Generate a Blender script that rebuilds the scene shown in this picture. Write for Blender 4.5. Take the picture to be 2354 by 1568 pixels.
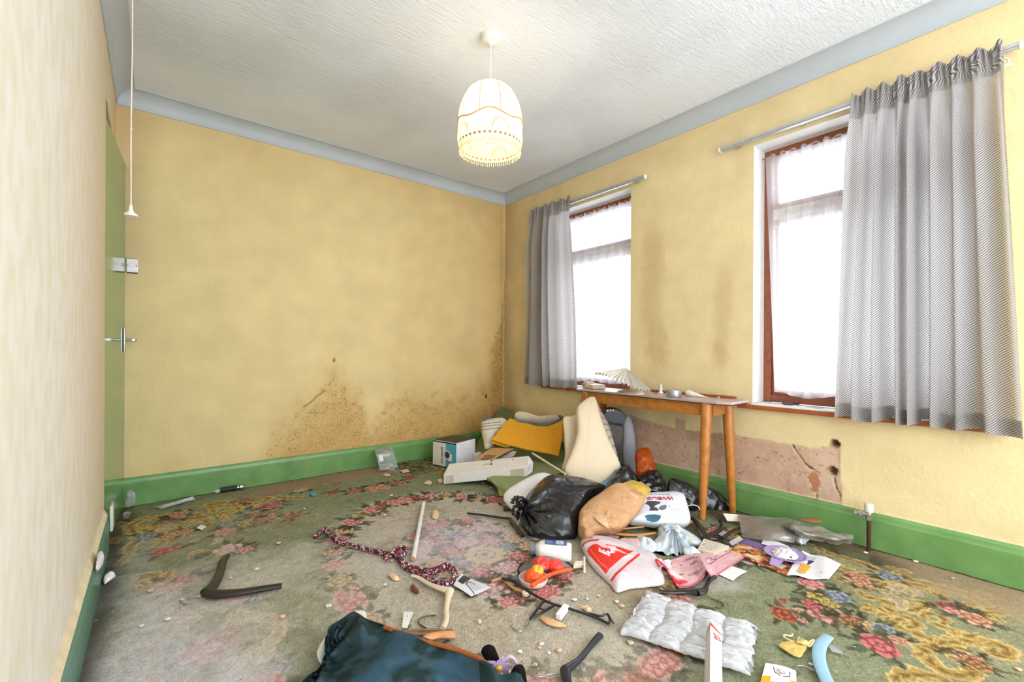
import bpy, bmesh, math, random
import numpy as np
from mathutils import Vector, Matrix, noise as mnoise

for o in list(bpy.data.objects):
    bpy.data.objects.remove(o, do_unlink=True)
SC = bpy.context.scene
COL = SC.collection
random.seed(7)
RNG = np.random.RandomState(11)

# ------------------------------------------------------------------ camera
FPX, YAW, PITCH, ROLL, CY = 1027.2, .6739, -.0008, .0054, 806.66
YB, XR, XL, ZC = 3.749, 2.893, -.197, 2.63          # back wall, right wall, left wall, ceiling
COVE_Z, COVE_C, SKH = 2.545, .092, .176
YF = -1.25                                            # wall behind the camera
O = np.array([0., 0., 1.])
FW = np.array([math.sin(YAW)*math.cos(PITCH), math.cos(YAW)*math.cos(PITCH), math.sin(PITCH)])
_r = np.array([math.cos(YAW), -math.sin(YAW), 0.]); _u = np.cross(_r, FW)
RT = _r*math.cos(ROLL)+_u*math.sin(ROLL); UP = -_r*math.sin(ROLL)+_u*math.cos(ROLL)
cam = bpy.data.cameras.new('camera'); camo = bpy.data.objects.new('camera', cam); COL.objects.link(camo)
cam.sensor_width = 36; cam.sensor_fit = 'HORIZONTAL'; cam.lens = 36*FPX/2354
cam.shift_y = (CY-784)/2354; cam.clip_start = .02
_m = Matrix.Identity(4)
for i in range(3):
    _m[i][0] = RT[i]; _m[i][1] = UP[i]; _m[i][2] = -FW[i]; _m[i][3] = O[i]
camo.matrix_world = _m
SC.camera = camo

# ------------------------------------------------------------------ daylight and exposure
W = bpy.data.worlds.new('overcast_daylight'); SC.world = W; W.use_nodes = True
_bg = W.node_tree.nodes['Background']; _bg.inputs[0].default_value = (.86, .93, 1, 1); _bg.inputs[1].default_value = 5.0
SC.view_settings.view_transform = 'Standard'; SC.view_settings.look = 'None'
SC.view_settings.exposure = 0.36; SC.view_settings.gamma = 1.0; SC.view_settings.use_curve_mapping = False
CYC = SC.cycles                         # keep the full-size render inside its time limit
CYC.max_bounces = 6; CYC.diffuse_bounces = 3; CYC.glossy_bounces = 2; CYC.transmission_bounces = 4; CYC.transparent_max_bounces = 8
CYC.caustics_reflective = False; CYC.caustics_refractive = False; CYC.use_light_tree = False; CYC.adaptive_threshold = .1; CYC.adaptive_min_samples = 12
W1 = (2.147, 3.06, .683, 2.275)       # window openings in the right wall: y0, y1, z0, z1
W2 = (.28, 1.232, .683, 2.275)
FILL_OPENING = (-.10, 2.80, .04, 2.55)          # added unseen opening behind the camera, lets in fill daylight: x0, x1, z0, z1
def portal(loc, rot, sx, sy):
    l = bpy.data.lights.new('window_portal', 'AREA'); l.shape = 'RECTANGLE'; l.size = sx; l.size_y = sy
    l.cycles.is_portal = True
    o = bpy.data.objects.new('window_portal', l); COL.objects.link(o); o.location = loc; o.rotation_euler = rot
for w in (W1, W2):
    portal((XR+.24, (w[0]+w[1])/2, (w[2]+w[3])/2), (0, math.pi/2, 0), w[3]-w[2], w[1]-w[0])
portal(((FILL_OPENING[0]+FILL_OPENING[1])/2, YF-.2, (FILL_OPENING[2]+FILL_OPENING[3])/2), (math.pi/2, 0, 0), FILL_OPENING[1]-FILL_OPENING[0], FILL_OPENING[3]-FILL_OPENING[2])

# ------------------------------------------------------------------ helpers
def ray(a, b): return FW+RT*(a-1177)/FPX+UP*(CY-b)/FPX
def on(a, b, ax, v):
    d = ray(a, b); return O+d*(v-O[ax])/d[ax]
def fl(a, b, z=0.): return on(a, b, 2, z)              # point at height z seen at photo pixel (a, b)
def wb(a, b, off=0.): return on(a, b, 1, YB-off)
def wr(a, b, off=0.): return on(a, b, 0, XR-off)
def at(a, b, d): return O+ray(a, b)*d                  # point at forward distance d
def dep(a, b, z=0.): return float((fl(a, b, z)-O)@FW)
def lin(c):
    c = np.asarray(c, float)/255.
    return np.where(c <= .04045, c/12.92, ((c+.055)/1.055)**2.4)
def C4(r, g, b): return (*lin((r, g, b)), 1.)

MATS = {}
def nd(nt, t, **kw):
    n = nt.nodes.new(t)
    for k, v in kw.items(): setattr(n, k, v)
    return n
def newmat(name):
    m = bpy.data.materials.new(name); m.use_nodes = True
    nt = m.node_tree; b = nt.nodes['Principled BSDF']; return m, nt, b
def add_bump(nt, b, scale, strength, dist=.002, detail=4, vec=None, stretch=None):
    tc = nd(nt, 'ShaderNodeTexCoord'); n = nd(nt, 'ShaderNodeTexNoise'); n.inputs['Scale'].default_value = scale; n.inputs['Detail'].default_value = detail
    if stretch:
        mp = nd(nt, 'ShaderNodeMapping'); mp.inputs['Scale'].default_value = stretch
        nt.links.new(tc.outputs['Object'], mp.inputs[0]); nt.links.new(mp.outputs[0], n.inputs[0])
    else: nt.links.new(tc.outputs['Object'], n.inputs[0])
    bp = nd(nt, 'ShaderNodeBump'); bp.inputs['Strength'].default_value = strength; bp.inputs['Distance'].default_value = dist
    nt.links.new(n.outputs[0], bp.inputs['Height'])
    nt.links.new(bp.outputs[0], b.inputs['Normal'])
    return n
def ridged(nt, b, scale, strength, dist):
    tc = nd(nt, 'ShaderNodeTexCoord'); h = None
    for k, (sc, st) in enumerate(((scale, 1.), (scale*2.7, .5))):
        n = nd(nt, 'ShaderNodeTexNoise'); n.noise_type = 'RIDGED_MULTIFRACTAL'; n.normalize = True
        n.inputs['Scale'].default_value = sc; n.inputs['Detail'].default_value = 2.5; n.inputs['Distortion'].default_value = .4
        nt.links.new(tc.outputs['Object'], n.inputs[0])
        bp = nd(nt, 'ShaderNodeBump'); bp.inputs['Strength'].default_value = strength*st; bp.inputs['Distance'].default_value = dist
        nt.links.new(n.outputs[0], bp.inputs['Height'])
        if h is not None: nt.links.new(h.outputs[0], bp.inputs['Normal'])
        h = bp
    nt.links.new(h.outputs[0], b.inputs['Normal'])
def M(name, rgb, rough=.6, metal=0., spec=.5, var=.12, vscale=14., bump=None, coat=0., trans=0., subsurf=0.):
    """plain coloured material with procedural colour variation"""
    if name in MATS: return MATS[name]
    m, nt, b = newmat(name); MATS[name] = m
    base = lin(rgb)
    tc = nd(nt, 'ShaderNodeTexCoord'); n = nd(nt, 'ShaderNodeTexNoise'); n.inputs['Scale'].default_value = vscale; n.inputs['Detail'].default_value = 5
    nt.links.new(tc.outputs['Object'], n.inputs[0])
    r = nd(nt, 'ShaderNodeValToRGB'); r.color_ramp.elements[0].position = .3; r.color_ramp.elements[1].position = .7
    r.color_ramp.elements[0].color = (*np.clip(base*(1-var), 0, 1), 1); r.color_ramp.elements[1].color = (*np.clip(base*(1+var), 0, 1), 1)
    nt.links.new(n.outputs[0], r.inputs[0]); nt.links.new(r.outputs[0], b.inputs['Base Color'])
    b.inputs['Roughness'].default_value = rough; b.inputs['Metallic'].default_value = metal
    b.inputs['Specular IOR Level'].default_value = spec; b.inputs['Coat Weight'].default_value = coat
    if bump: add_bump(nt, b, *bump)
    if trans:
        t = nd(nt, 'ShaderNodeBsdfTranslucent'); nt.links.new(r.outputs[0], t.inputs[0])
        mx = nd(nt, 'ShaderNodeMixShader'); mx.inputs[0].default_value = trans
        nt.links.new(b.outputs[0], mx.inputs[1]); nt.links.new(t.outputs[0], mx.inputs[2]); nt.links.new(mx.outputs[0], nt.nodes['Material Output'].inputs[0])
    return m
def PAINT(name, rough=.55, spec=.4, bump=None, trans=0., grain=.06, gscale=300., film=None):
    """material that takes its colour from the mesh's colour attribute (flat print and dye)"""
    if name in MATS: return MATS[name]
    m, nt, b = newmat(name); MATS[name] = m
    a = nd(nt, 'ShaderNodeVertexColor', layer_name='Col')
    tc = nd(nt, 'ShaderNodeTexCoord'); n = nd(nt, 'ShaderNodeTexNoise'); n.inputs['Scale'].default_value = gscale; n.inputs['Detail'].default_value = 3
    nt.links.new(tc.outputs['Object'], n.inputs[0])
    mr = nd(nt, 'ShaderNodeMapRange'); mr.inputs[1].default_value = .3; mr.inputs[2].default_value = .7; mr.inputs[3].default_value = 1-grain; mr.inputs[4].default_value = 1+grain
    nt.links.new(n.outputs[0], mr.inputs[0])
    mul = nd(nt, 'ShaderNodeVectorMath', operation='SCALE'); nt.links.new(a.outputs[0], mul.inputs[0]); nt.links.new(mr.outputs[0], mul.inputs['Scale'])
    nt.links.new(mul.outputs[0], b.inputs['Base Color'])
    b.inputs['Roughness'].default_value = rough; b.inputs['Specular IOR Level'].default_value = spec
    if bump: add_bump(nt, b, *bump)
    if film: ridged(nt, b, *film)
    if trans:
        t = nd(nt, 'ShaderNodeBsdfTranslucent'); nt.links.new(mul.outputs[0], t.inputs[0])
        mx = nd(nt, 'ShaderNodeMixShader'); mx.inputs[0].default_value = trans
        nt.links.new(b.outputs[0], mx.inputs[1]); nt.links.new(t.outputs[0], mx.inputs[2]); nt.links.new(mx.outputs[0], nt.nodes['Material Output'].inputs[0])
    return m
def CLEAR(name, rgb=(235, 238, 245), body=.12, gloss=.12, rough=.12, bump=None):
    """thin clear plastic: mostly see-through, a little milky, glossy"""
    if name in MATS: return MATS[name]
    m = bpy.data.materials.new(name); m.use_nodes = True; nt = m.node_tree; MATS[name] = m
    nt.nodes.remove(nt.nodes['Principled BSDF']); out = nt.nodes['Material Output']
    tr = nd(nt, 'ShaderNodeBsdfTransparent'); tr.inputs[0].default_value = (.96, .96, .97, 1)
    df = nd(nt, 'ShaderNodeBsdfDiffuse'); df.inputs[0].default_value = (*lin(rgb), 1)
    gl = nd(nt, 'ShaderNodeBsdfAnisotropic'); gl.inputs['Roughness'].default_value = rough
    m1 = nd(nt, 'ShaderNodeMixShader'); m1.inputs[0].default_value = body
    nt.links.new(tr.outputs[0], m1.inputs[1]); nt.links.new(df.outputs[0], m1.inputs[2])
    lw = nd(nt, 'ShaderNodeLayerWeight'); lw.inputs[0].default_value = .35
    mr = nd(nt, 'ShaderNodeMapRange'); mr.inputs[3].default_value = gloss*.4; mr.inputs[4].default_value = min(1, gloss*4)
    nt.links.new(lw.outputs['Fresnel'], mr.inputs[0])
    m2 = nd(nt, 'ShaderNodeMixShader'); nt.links.new(mr.outputs[0], m2.inputs[0])
    nt.links.new(m1.outputs[0], m2.inputs[1]); nt.links.new(gl.outputs[0], m2.inputs[2]); nt.links.new(m2.outputs[0], out.inputs[0])
    if bump: 
        class _B: pass
        n = nd(nt, 'ShaderNodeTexNoise'); n.inputs['Scale'].default_value = bump[0]; tc = nd(nt, 'ShaderNodeTexCoord'); nt.links.new(tc.outputs['Object'], n.inputs[0])
        bp = nd(nt, 'ShaderNodeBump'); bp.inputs['Strength'].default_value = bump[1]; bp.inputs['Distance'].default_value = .004
        nt.links.new(n.outputs[0], bp.inputs['Height']); nt.links.new(bp.outputs[0], gl.inputs['Normal'])
    return m

def FILM(name, rgb, rough=.28, spec=.6, scale=9., strength=.9, var=.2, trans=0., dist=.02):
    """crinkled plastic film or paper: ridged creases in the bump"""
    if name in MATS: return MATS[name]
    m = M(name, rgb, rough, spec=spec, var=var, vscale=18, trans=trans); nt = m.node_tree; b = nt.nodes['Principled BSDF']
    ridged(nt, b, scale, strength, dist)
    return m

class MB:
    """collects vertices and faces for one mesh"""
    def __init__(s): s.v = []; s.f = []
    def add(s, v, f):
        n = len(s.v); s.v += [tuple(map(float, p)) for p in v]; s.f += [tuple(n+i for i in q) for q in f]; return s
    def box(s, c, d, R=None):
        x, y, z = [k/2 for k in d]
        vs = [np.array(p) for p in ((-x, -y, -z), (x, -y, -z), (x, y, -z), (-x, y, -z), (-x, -y, z), (x, -y, z), (x, y, z), (-x, y, z))]
        if R is not None: vs = [np.array(R) @ p for p in vs]
        return s.add([p+np.array(c) for p in vs], [(0, 3, 2, 1), (4, 5, 6, 7), (0, 1, 5, 4), (1, 2, 6, 5), (2, 3, 7, 6), (3, 0, 4, 7)])
    def hexa(s, o, a, b, c):
        o, a, b, c = map(np.array, (o, a, b, c))
        vs = [o, o+a, o+a+b, o+b, o+c, o+a+c, o+a+b+c, o+b+c]
        return s.add(vs, [(0, 3, 2, 1), (4, 5, 6, 7), (0, 1, 5, 4), (1, 2, 6, 5), (2, 3, 7, 6), (3, 0, 4, 7)])
    def tube(s, pts, r, n=10, flat=1., upv=(0, 0, 1), caps=True):
        P = [np.array(p, float) for p in pts]; k = len(P)
        r = [r]*k if np.isscalar(r) else list(r)
        vs = []; fs = []; prev = None
        for i in range(k):
            t = P[min(i+1, k-1)]-P[max(i-1, 0)]; t = t/(np.linalg.norm(t)+1e-12)
            u0 = np.array(upv, float) if prev is None else prev
            a = u0-t*(u0@t)
            if np.linalg.norm(a) < 1e-4: a = np.array((1., .3, 0))-t*(np.array((1., .3, 0))@t)
            a = a/np.linalg.norm(a); b = np.cross(t, a); prev = a
            for j in range(n):
                w = 2*math.pi*j/n; vs.append(P[i]+r[i]*(a*math.cos(w)*flat+b*math.sin(w)))
        for i in range(k-1):
            for j in range(n):
                fs.append((i*n+j, i*n+(j+1) % n, (i+1)*n+(j+1) % n, (i+1)*n+j))
        if caps: fs.append(tuple(range(n-1, -1, -1))); fs.append(tuple((k-1)*n+j for j in range(n)))
        return s.add(vs, fs)
    def lathe(s, prof, c=(0, 0, 0), n=24, ax=None):
        """prof: (radius, height) list; ax: optional 3x3 matrix"""
        vs = []; fs = []
        for (r, h) in prof:
            for j in range(n):
                w = 2*math.pi*j/n; p = np.array((r*math.cos(w), r*math.sin(w), h))
                if ax is not None: p = np.array(ax) @ p
                vs.append(p+np.array(c))
        for i in range(len(prof)-1):
            for j in range(n): fs.append((i*n+j, i*n+(j+1) % n, (i+1)*n+(j+1) % n, (i+1)*n+j))
        if prof[0][0] > 1e-5: fs.append(tuple(range(n-1, -1, -1)))
        if prof[-1][0] > 1e-5: fs.append(tuple((len(prof)-1)*n+j for j in range(n)))
        return s.add(vs, fs)
    def prism(s, poly, z0, z1):
        n = len(poly); vs = [(p[0], p[1], z0) for p in poly]+[(p[0], p[1], z1) for p in poly]
        return s.add(vs, [tuple(range(n-1, -1, -1)), tuple(range(n, 2*n))]+[(i, (i+1) % n, n+(i+1) % n, n+i) for i in range(n)])
    def slab(s, pts, nrm, t):
        """polygon of 3-d points given a thickness t along nrm"""
        n = len(pts); N = np.array(nrm)*t
        return s.add([np.array(p) for p in pts]+[np.array(p)+N for p in pts], [tuple(range(n-1, -1, -1)), tuple(range(n, 2*n))]+[(i, (i+1) % n, n+(i+1) % n, n+i) for i in range(n)])

def finish(name, me, mat, parent, smooth=True, bevel=0., origin=True, angle=.7, kind=None):
    o = bpy.data.objects.new(name, me); COL.objects.link(o)
    if mat is not None: me.materials.append(mat)
    if smooth:
        me.polygons.foreach_set('use_smooth', [True]*len(me.polygons))
        try: me.set_sharp_from_angle(angle=angle)
        except Exception: pass
    if bevel:
        b = o.modifiers.new('bevel', 'BEVEL'); b.width = bevel; b.segments = 2; b.limit_method = 'ANGLE'; b.angle_limit = .6
    if parent is not None: o.parent = parent
    if kind: o['kind'] = kind
    return o
def build(name, mb, mat, parent=None, smooth=True, bevel=0., fixn=True, kind=None, angle=.7):
    me = bpy.data.meshes.new(name); me.from_pydata(mb.v, [], mb.f)
    if fixn:
        bm = bmesh.new(); bm.from_mesh(me); bmesh.ops.recalc_face_normals(bm, faces=bm.faces); bm.to_mesh(me); bm.free()
    me.update()
    return finish(name, me, mat, parent, smooth, bevel, kind=kind, angle=angle)
def tag(o, label, cat, group=None):
    o['label'] = label; o['category'] = cat
    if group: o['group'] = group
    return o
def empty(name, label, cat, group=None):
    o = bpy.data.objects.new(name, None); COL.objects.link(o); o.empty_display_size = .05
    return tag(o, label, cat, group)
def struct(o): o['kind'] = 'structure'; return o
def np_mesh(name, V, F, col=None, floats=None):
    """fast mesh from numpy arrays of vertices and quads, with a colour attribute"""
    me = bpy.data.meshes.new(name); V = np.ascontiguousarray(V, dtype=np.float32); F = np.ascontiguousarray(F, dtype=np.int32)
    me.vertices.add(len(V)); me.vertices.foreach_set('co', V.ravel())
    me.loops.add(F.size); me.loops.foreach_set('vertex_index', F.ravel())
    me.polygons.add(len(F)); me.polygons.foreach_set('loop_start', np.arange(0, F.size, F.shape[1], dtype=np.int32))
    me.update(calc_edges=True); me.validate()
    if col is not None:
        a = me.color_attributes.new('Col', 'FLOAT_COLOR', 'POINT')
        c = np.ones((len(V), 4), dtype=np.float32); c[:, :3] = np.clip(col, 0, 1); a.data.foreach_set('color', c.ravel())
    for k, v in (floats or {}).items():
        a = me.attributes.new(k, 'FLOAT', 'POINT'); a.data.foreach_set('value', np.ascontiguousarray(v, dtype=np.float32))
    return me
def grid_faces(nu, nv, mask=None, flip=False):
    i = np.arange(nu*nv).reshape(nu, nv)
    F = np.stack([i[:-1, :-1], i[1:, :-1], i[1:, 1:], i[:-1, 1:]], -1)
    if mask is not None: F = F[mask]
    F = F.reshape(-1, 4)
    return F[:, ::-1] if flip else F
# ---- smooth value noise in numpy
def vnoise(x, y, seed=0):
    r = np.random.RandomState(seed); T = r.rand(256, 256)
    xi = np.floor(x).astype(int); yi = np.floor(y).astype(int); fx = x-xi; fy = y-yi
    fx = fx*fx*(3-2*fx); fy = fy*fy*(3-2*fy)
    g = lambda a, b: T[a & 255, b & 255]
    return (g(xi, yi)*(1-fx)+g(xi+1, yi)*fx)*(1-fy)+(g(xi, yi+1)*(1-fx)+g(xi+1, yi+1)*fx)*fy
def fbm(x, y, seed=0, oct=4):
    s = 0; a = .5; t = 0
    for k in range(oct): s = s+a*vnoise(x*2**k, y*2**k, seed+k); t += a; a *= .5
    return s/t
def sstep(a, b, x): t = np.clip((x-a)/(b-a), 0, 1); return t*t*(3-2*t)
def crumple(P, seed, freq, n=7):
    """sum of triangle waves in random directions: faceted creases"""
    r = np.random.RandomState(seed); s = np.zeros(len(P))
    for k in range(n):
        d = r.randn(3); d /= np.linalg.norm(d); f = freq*(.6+1.1*r.rand())
        q = P@d*f+r.rand()*10+.35*np.sin(P@np.roll(d, 1)*f*1.3+r.rand()*6)
        s += np.abs((q % 2)-1)-.5
    return s/n*2
def seg_dist(X, Y, pts):
    """distance to a polyline"""
    D = np.full(X.shape, 9.)
    for (x0, y0), (x1, y1) in zip(pts[:-1], pts[1:]):
        dx, dy = x1-x0, y1-y0; t = np.clip(((X-x0)*dx+(Y-y0)*dy)/(dx*dx+dy*dy+1e-12), 0, 1)
        D = np.minimum(D, np.hypot(X-x0-t*dx, Y-y0-t*dy))
    return D
def spline(pts, n=8, closed=False):
    P = [np.array(p, float) for p in pts]; k = len(P); out = []
    for i in range(k if closed else k-1):
        p0 = P[(i-1) % k] if closed or i > 0 else 2*P[0]-P[1]
        p1 = P[i]; p2 = P[(i+1) % k]
        p3 = P[(i+2) % k] if closed or i+2 < k else 2*P[-1]-P[-2]
        for j in range(n):
            t = j/n; out.append(.5*((2*p1)+(-p0+p2)*t+(2*p0-5*p1+4*p2-p3)*t*t+(-p0+3*p1-3*p2+p3)*t**3))
    if not closed: out.append(P[-1])
    return out
# ================================================================== THE SETTING
# ------------------------------------------------------------------ carpet floor
CX0, CY0 = 1.27, 1.80                      # middle of the carpet's oval medallion
STEP = .005
def paint_quadrant():
    nx, ny = 340, 640
    QX, QY = np.meshgrid(np.arange(nx)*STEP, np.arange(ny)*STEP, indexing='ij')
    jit = (np.random.RandomState(3).rand(nx, ny)-.5)
    GREEN = lin((136, 141, 108)); BEIGE = lin((186, 175, 156))
    el = np.hypot(QX/.64, QY/.97)
    n1 = fbm(QX*6, QY*6, 5); n2 = fbm(QX*40, QY*40, 9, 3)
    col = np.empty((nx, ny, 3))
    m = sstep(1.16, 1.02, el+(n1-.5)*.25)
    col[:] = GREEN*(1-m[..., None])+BEIGE*m[..., None]
    col *= (1+(n2-.5)*.35+jit*.16)[..., None]
    def mix(sl, mask, c):
        k = mask[..., None]; col[sl] = col[sl]*(1-k)+np.asarray(c)*k
    def win(cx, cy, r):
        a = slice(max(0, int((cx-r)/STEP)), max(0, int((cx+r)/STEP)+2)); b = slice(max(0, int((cy-r)/STEP)), max(0, int((cy+r)/STEP)+2))
        return (a, b)
    R = np.random.RandomState(21)
    def leaf(cx, cy, an, L, w, c, op=.85):
        sl = win(cx, cy, L*1.6); x = QX[sl]-cx; y = QY[sl]-cy
        if x.size == 0: return
        u = x*math.cos(an)+y*math.sin(an); v = -x*math.sin(an)+y*math.cos(an)
        u = u+(n2[sl]-.5)*.05; v = v+(jit[sl])*.008+.25*np.sin(u*90)*w*.6
        d = (u/L)**2+(v/(w*(1.15-u/L*.5)))**2
        mix(sl, op*sstep(1.15, .75, d), c)
    DLEAF = [lin(c) for c in ((54, 56, 38), (70, 70, 48), (46, 42, 30), (84, 92, 66))]
    def spray(cx, cy, r, k=9, op=.85):
        for i in range(int(k*1.5)):
            an = R.rand()*6.28; d = r*(.85+.9*R.rand())
            leaf(cx+d*math.cos(an), cy+d*math.sin(an), an, r*(.45+.4*R.rand()), r*(.16+.12*R.rand()), DLEAF[R.randint(4)], op*(.6+.4*R.rand()))
    PAL = dict(pink=((226, 170, 160), (205, 116, 118), (146, 50, 60)), red=((214, 130, 125), (186, 74, 80), (112, 32, 40)), tan=((222, 190, 146), (198, 154, 104), (120, 78, 48)),
               brown=((196, 146, 96), (134, 84, 50), (74, 38, 22)), blue=((168, 174, 184), (112, 124, 148), (66, 70, 92)), gold=((212, 190, 106), (182, 146, 56), (104, 66, 24)),
               salmon=((226, 176, 146), (196, 122, 92), (122, 58, 42)), rust=((200, 110, 74), (156, 64, 40), (82, 30, 22)), pale=((226, 200, 196), (208, 166, 168), (170, 120, 128)))
    def flower(cx, cy, r, pal, pet=5, leaves=8, op=.95, st=1., an=0.):
        if leaves: spray(cx, cy, r, leaves, op)
        A, B, Cc = [lin(c) for c in PAL[pal]]; ph = R.rand()*6.28
        sl = win(cx, cy, r*1.5*max(st, 1)); x = QX[sl]-cx; y = QY[sl]-cy
        if x.size == 0: return
        x, y = (x*math.cos(an)+y*math.sin(an))/st, -x*math.sin(an)+y*math.cos(an)
        rad = np.hypot(x, y)+jit[sl]*.006; th = np.arctan2(y, x)
        lob = np.abs(np.cos(pet*th/2+ph)); lob2 = np.abs(np.cos((pet-1)*th/2+ph*2))
        RR = r*(.80+.22*lob**.7); t = rad/RR+(n2[sl]-.5)*.25
        body = op*sstep(1.05, .95, t)
        mix(sl, body, B); mix(sl, body*sstep(.55, .9, t)*sstep(.25, .7, lob), A); mix(sl, body*sstep(.3, .08, lob)*sstep(.3, .6, t)*.7, Cc)
        t2 = rad/(r*(.50+.14*lob2**.7))+(n2[sl]-.5)*.3
        mix(sl, body*sstep(1.30, 1.05, t2)*.75, Cc); mix(sl, body*sstep(1.02, .9, t2), B); mix(sl, body*sstep(.95, .7, t2)*sstep(.2, .8, lob2), A); mix(sl, body*sstep(.5, .3, t2)*.85, Cc); mix(sl, body*sstep(.2, .1, t2)*.8, A)
    def Q(u, v): p = fl(u, v); return abs(p[0]-CX0), abs(p[1]-CY0)
    z3 = lambda x, y: Q(1700+x/3.6, 1230+y/3.6)
    z1 = lambda x, y: Q(200+x/3.027, 1050+y/3.027)
    z2 = lambda x, y: Q(700+x/3.92, 1100+y/3.92)
    # dark leafy border outside the scrolls
    bd = sstep(1.33, 1.42, QX+(n1-.5)*.12)
    mix(np.s_[:, :], bd*.75, lin((86, 86, 58))); mix(np.s_[:, :], bd*sstep(.5, .62, fbm(QX*14, QY*14, 33))*.8, lin((56, 58, 38)))
    # ---- gold scrolls
    GOLD, GL, GD = lin((176, 140, 62)), lin((214, 188, 122)), lin((118, 90, 34))
    def stroke(pts, w, pale=0., taper=True):
        P = spline(pts, 6); xs = [p[0] for p in P]; ys = [p[1] for p in P]
        sl = (slice(max(0, int((min(xs)-.12)/STEP)), int((max(xs)+.12)/STEP)+1), slice(max(0, int((min(ys)-.12)/STEP)), int((max(ys)+.12)/STEP)+1))
        X = QX[sl]; Y = QY[sl]
        if X.size == 0: return
        D = np.full(X.shape, 9.); T = np.zeros(X.shape); L = 0
        seg = [math.hypot(a[0]-b[0], a[1]-b[1]) for a, b in zip(P[:-1], P[1:])]; tot = sum(seg)+1e-9
        for (p, q, s) in zip(P[:-1], P[1:], seg):
            dx, dy = q[0]-p[0], q[1]-p[1]; t = np.clip(((X-p[0])*dx+(Y-p[1])*dy)/(s*s+1e-12), 0, 1)
            d = np.hypot(X-p[0]-t*dx, Y-p[1]-t*dy); k = d < D; D[k] = d[k]; T[k] = (L+t*s)[k]; L += s
        ww = w*1.2*(.55+.6*np.sin(np.clip(T/tot, 0, 1)*3.1)) if taper else np.full(X.shape, w)
        fr = ww*(1+.35*np.sin(T*120)*(.5+.5*np.sin(T*17)))+jit[sl]*.005
        t = D/fr; body = sstep(1.1, .9, t)
        g, l, dk = [c*(1-pale)+lin((212, 202, 186))*pale for c in (GOLD, GL, GD)]
        mix(sl, body*.95, g); mix(sl, body*sstep(.62, .8, t)*.9, l); mix(sl, body*sstep(.34, .18, t)*.8, dk)
        mix(sl, body*sstep(.6, .95, np.sin(T*150+D*260))*.45, l)
    def fan(c, tips, w=.012, pale=0.):
        for tp in tips: stroke([c, ((c[0]+tp[0])/2+.006, (c[1]+tp[1])/2-.006), tp], w, pale)
    def S(L, w=.02, pale=0., z=z3): stroke([z(*p) for p in L], w, pale)
    # pale ground inside the scroll area
    area = [z3(*p) for p in ((760, 160), (1140, 290), (1900, 480), (2150, 600), (2200, 950), (1900, 1150), (1600, 1000), (1350, 760), (1000, 520), (800, 340))]
    sc = sstep(.22, .05, seg_dist(QX, QY, [z3(*p) for p in ((900, 300), (1300, 480), (1500, 660), (1800, 860), (2100, 930))]))
    mix(np.s_[:, :], sc*.45*sstep(.35, .6, n1), lin((176, 160, 116)))
    S([(560, 70), (620, 90), (760, 150), (1000, 220), (1140, 280), (1300, 330), (1500, 380), (1700, 430), (1850, 470), (2000, 540), (2080, 610), (2050, 650), (1960, 630), (1880, 590), (1870, 560), (1950, 570)], .024)
    S([(700, 190), (850, 260), (1050, 330), (1250, 360), (1450, 400), (1620, 430)], .026)
    S([(800, 340), (900, 390), (1100, 420), (1300, 410), (1520, 450)], .018)
    S([(980, 450), (1040, 500), (1200, 540), (1330, 590), (1420, 620), (1540, 590), (1530, 560), (1440, 550)], .02)
    S([(1290, 500), (1330, 530), (1420, 540)], .012); S([(1200, 480), (1300, 520), (1350, 600)], .02, .4)
    fan(z3(1370, 690), [z3(*p) for p in ((1010, 600), (1020, 560), (1120, 650), (1220, 690), (1100, 580), (1180, 570), (1280, 720))], .016)
    S([(1280, 740), (1400, 780), (1550, 840), (1700, 880), (1900, 880), (2080, 900), (2190, 930), (2220, 980), (2170, 1010), (2110, 985), (2130, 945)], .026)
    S([(1330, 660), (1440, 700), (1460, 740), (1400, 760)], .018)
    S([(1520, 690), (1540, 660), (1620, 655), (1710, 700), (1700, 735), (1640, 730)], .016); S([(1600, 730), (1750, 780), (1900, 850), (2050, 880)], .022)
    S([(1850, 890), (1700, 890), (1600, 910), (1550, 950), (1580, 1020), (1650, 1090), (1750, 1140), (1870, 1160), (1940, 1140), (1930, 1090), (1830, 1030), (1760, 1010)], .024)
    S([(1250, 1190), (1300, 1150), (1450, 1140), (1600, 1160), (1720, 1210)], .026)
    S([(1660, 920), (1720, 970), (1790, 930), (1880, 950)], .014); S([(1470, 1000), (1560, 960), (1480, 930)], .014)
    S([(1950, 500), (1960, 470), (2050, 480), (2110, 510), (2050, 520)], .012); S([(1220, 250), (1290, 265), (1370, 290), (1300, 300)], .016)
    fan(z3(2040, 640), [z3(*p) for p in ((2170, 590), (2190, 640), (2180, 700), (2130, 740), (2060, 720))], .018)
    fan(z3(1640, 440), [z3(*p) for p in ((1560, 470), (1620, 490), (1700, 500), (1760, 500))], .014)
    fan(z3(1400, 420), [z3(*p) for p in ((1250, 440), (1280, 480), (1440, 510), (1500, 490))], .014, .3)
    fan(z3(1850, 880), [z3(*p) for p in ((1800, 800), (1900, 810), (2000, 830), (1990, 900))], .014)
    # middle-of-side motif (pale scrolls around a pink rose)
    S([(500, 1480), (460, 1380), (490, 1290), (560, 1230), (640, 1190), (700, 1230)], .02, .3, z1)
    S([(1130, 1440), (1070, 1390), (1080, 1320), (1150, 1290), (1260, 1280), (1330, 1210), (1350, 1160)], .026, .15, z1)
    S([(1020, 1150), (1030, 1100), (1110, 1090), (1220, 1120), (1330, 1140), (1280, 1180)], .018, .5, z1)
    S([(600, 1160), (720, 1140), (820, 1060), (960, 1070)], .018, .5, z1); S([(260, 1330), (290, 1420), (350, 1440), (400, 1500)], .024, 0, z1)
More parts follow.
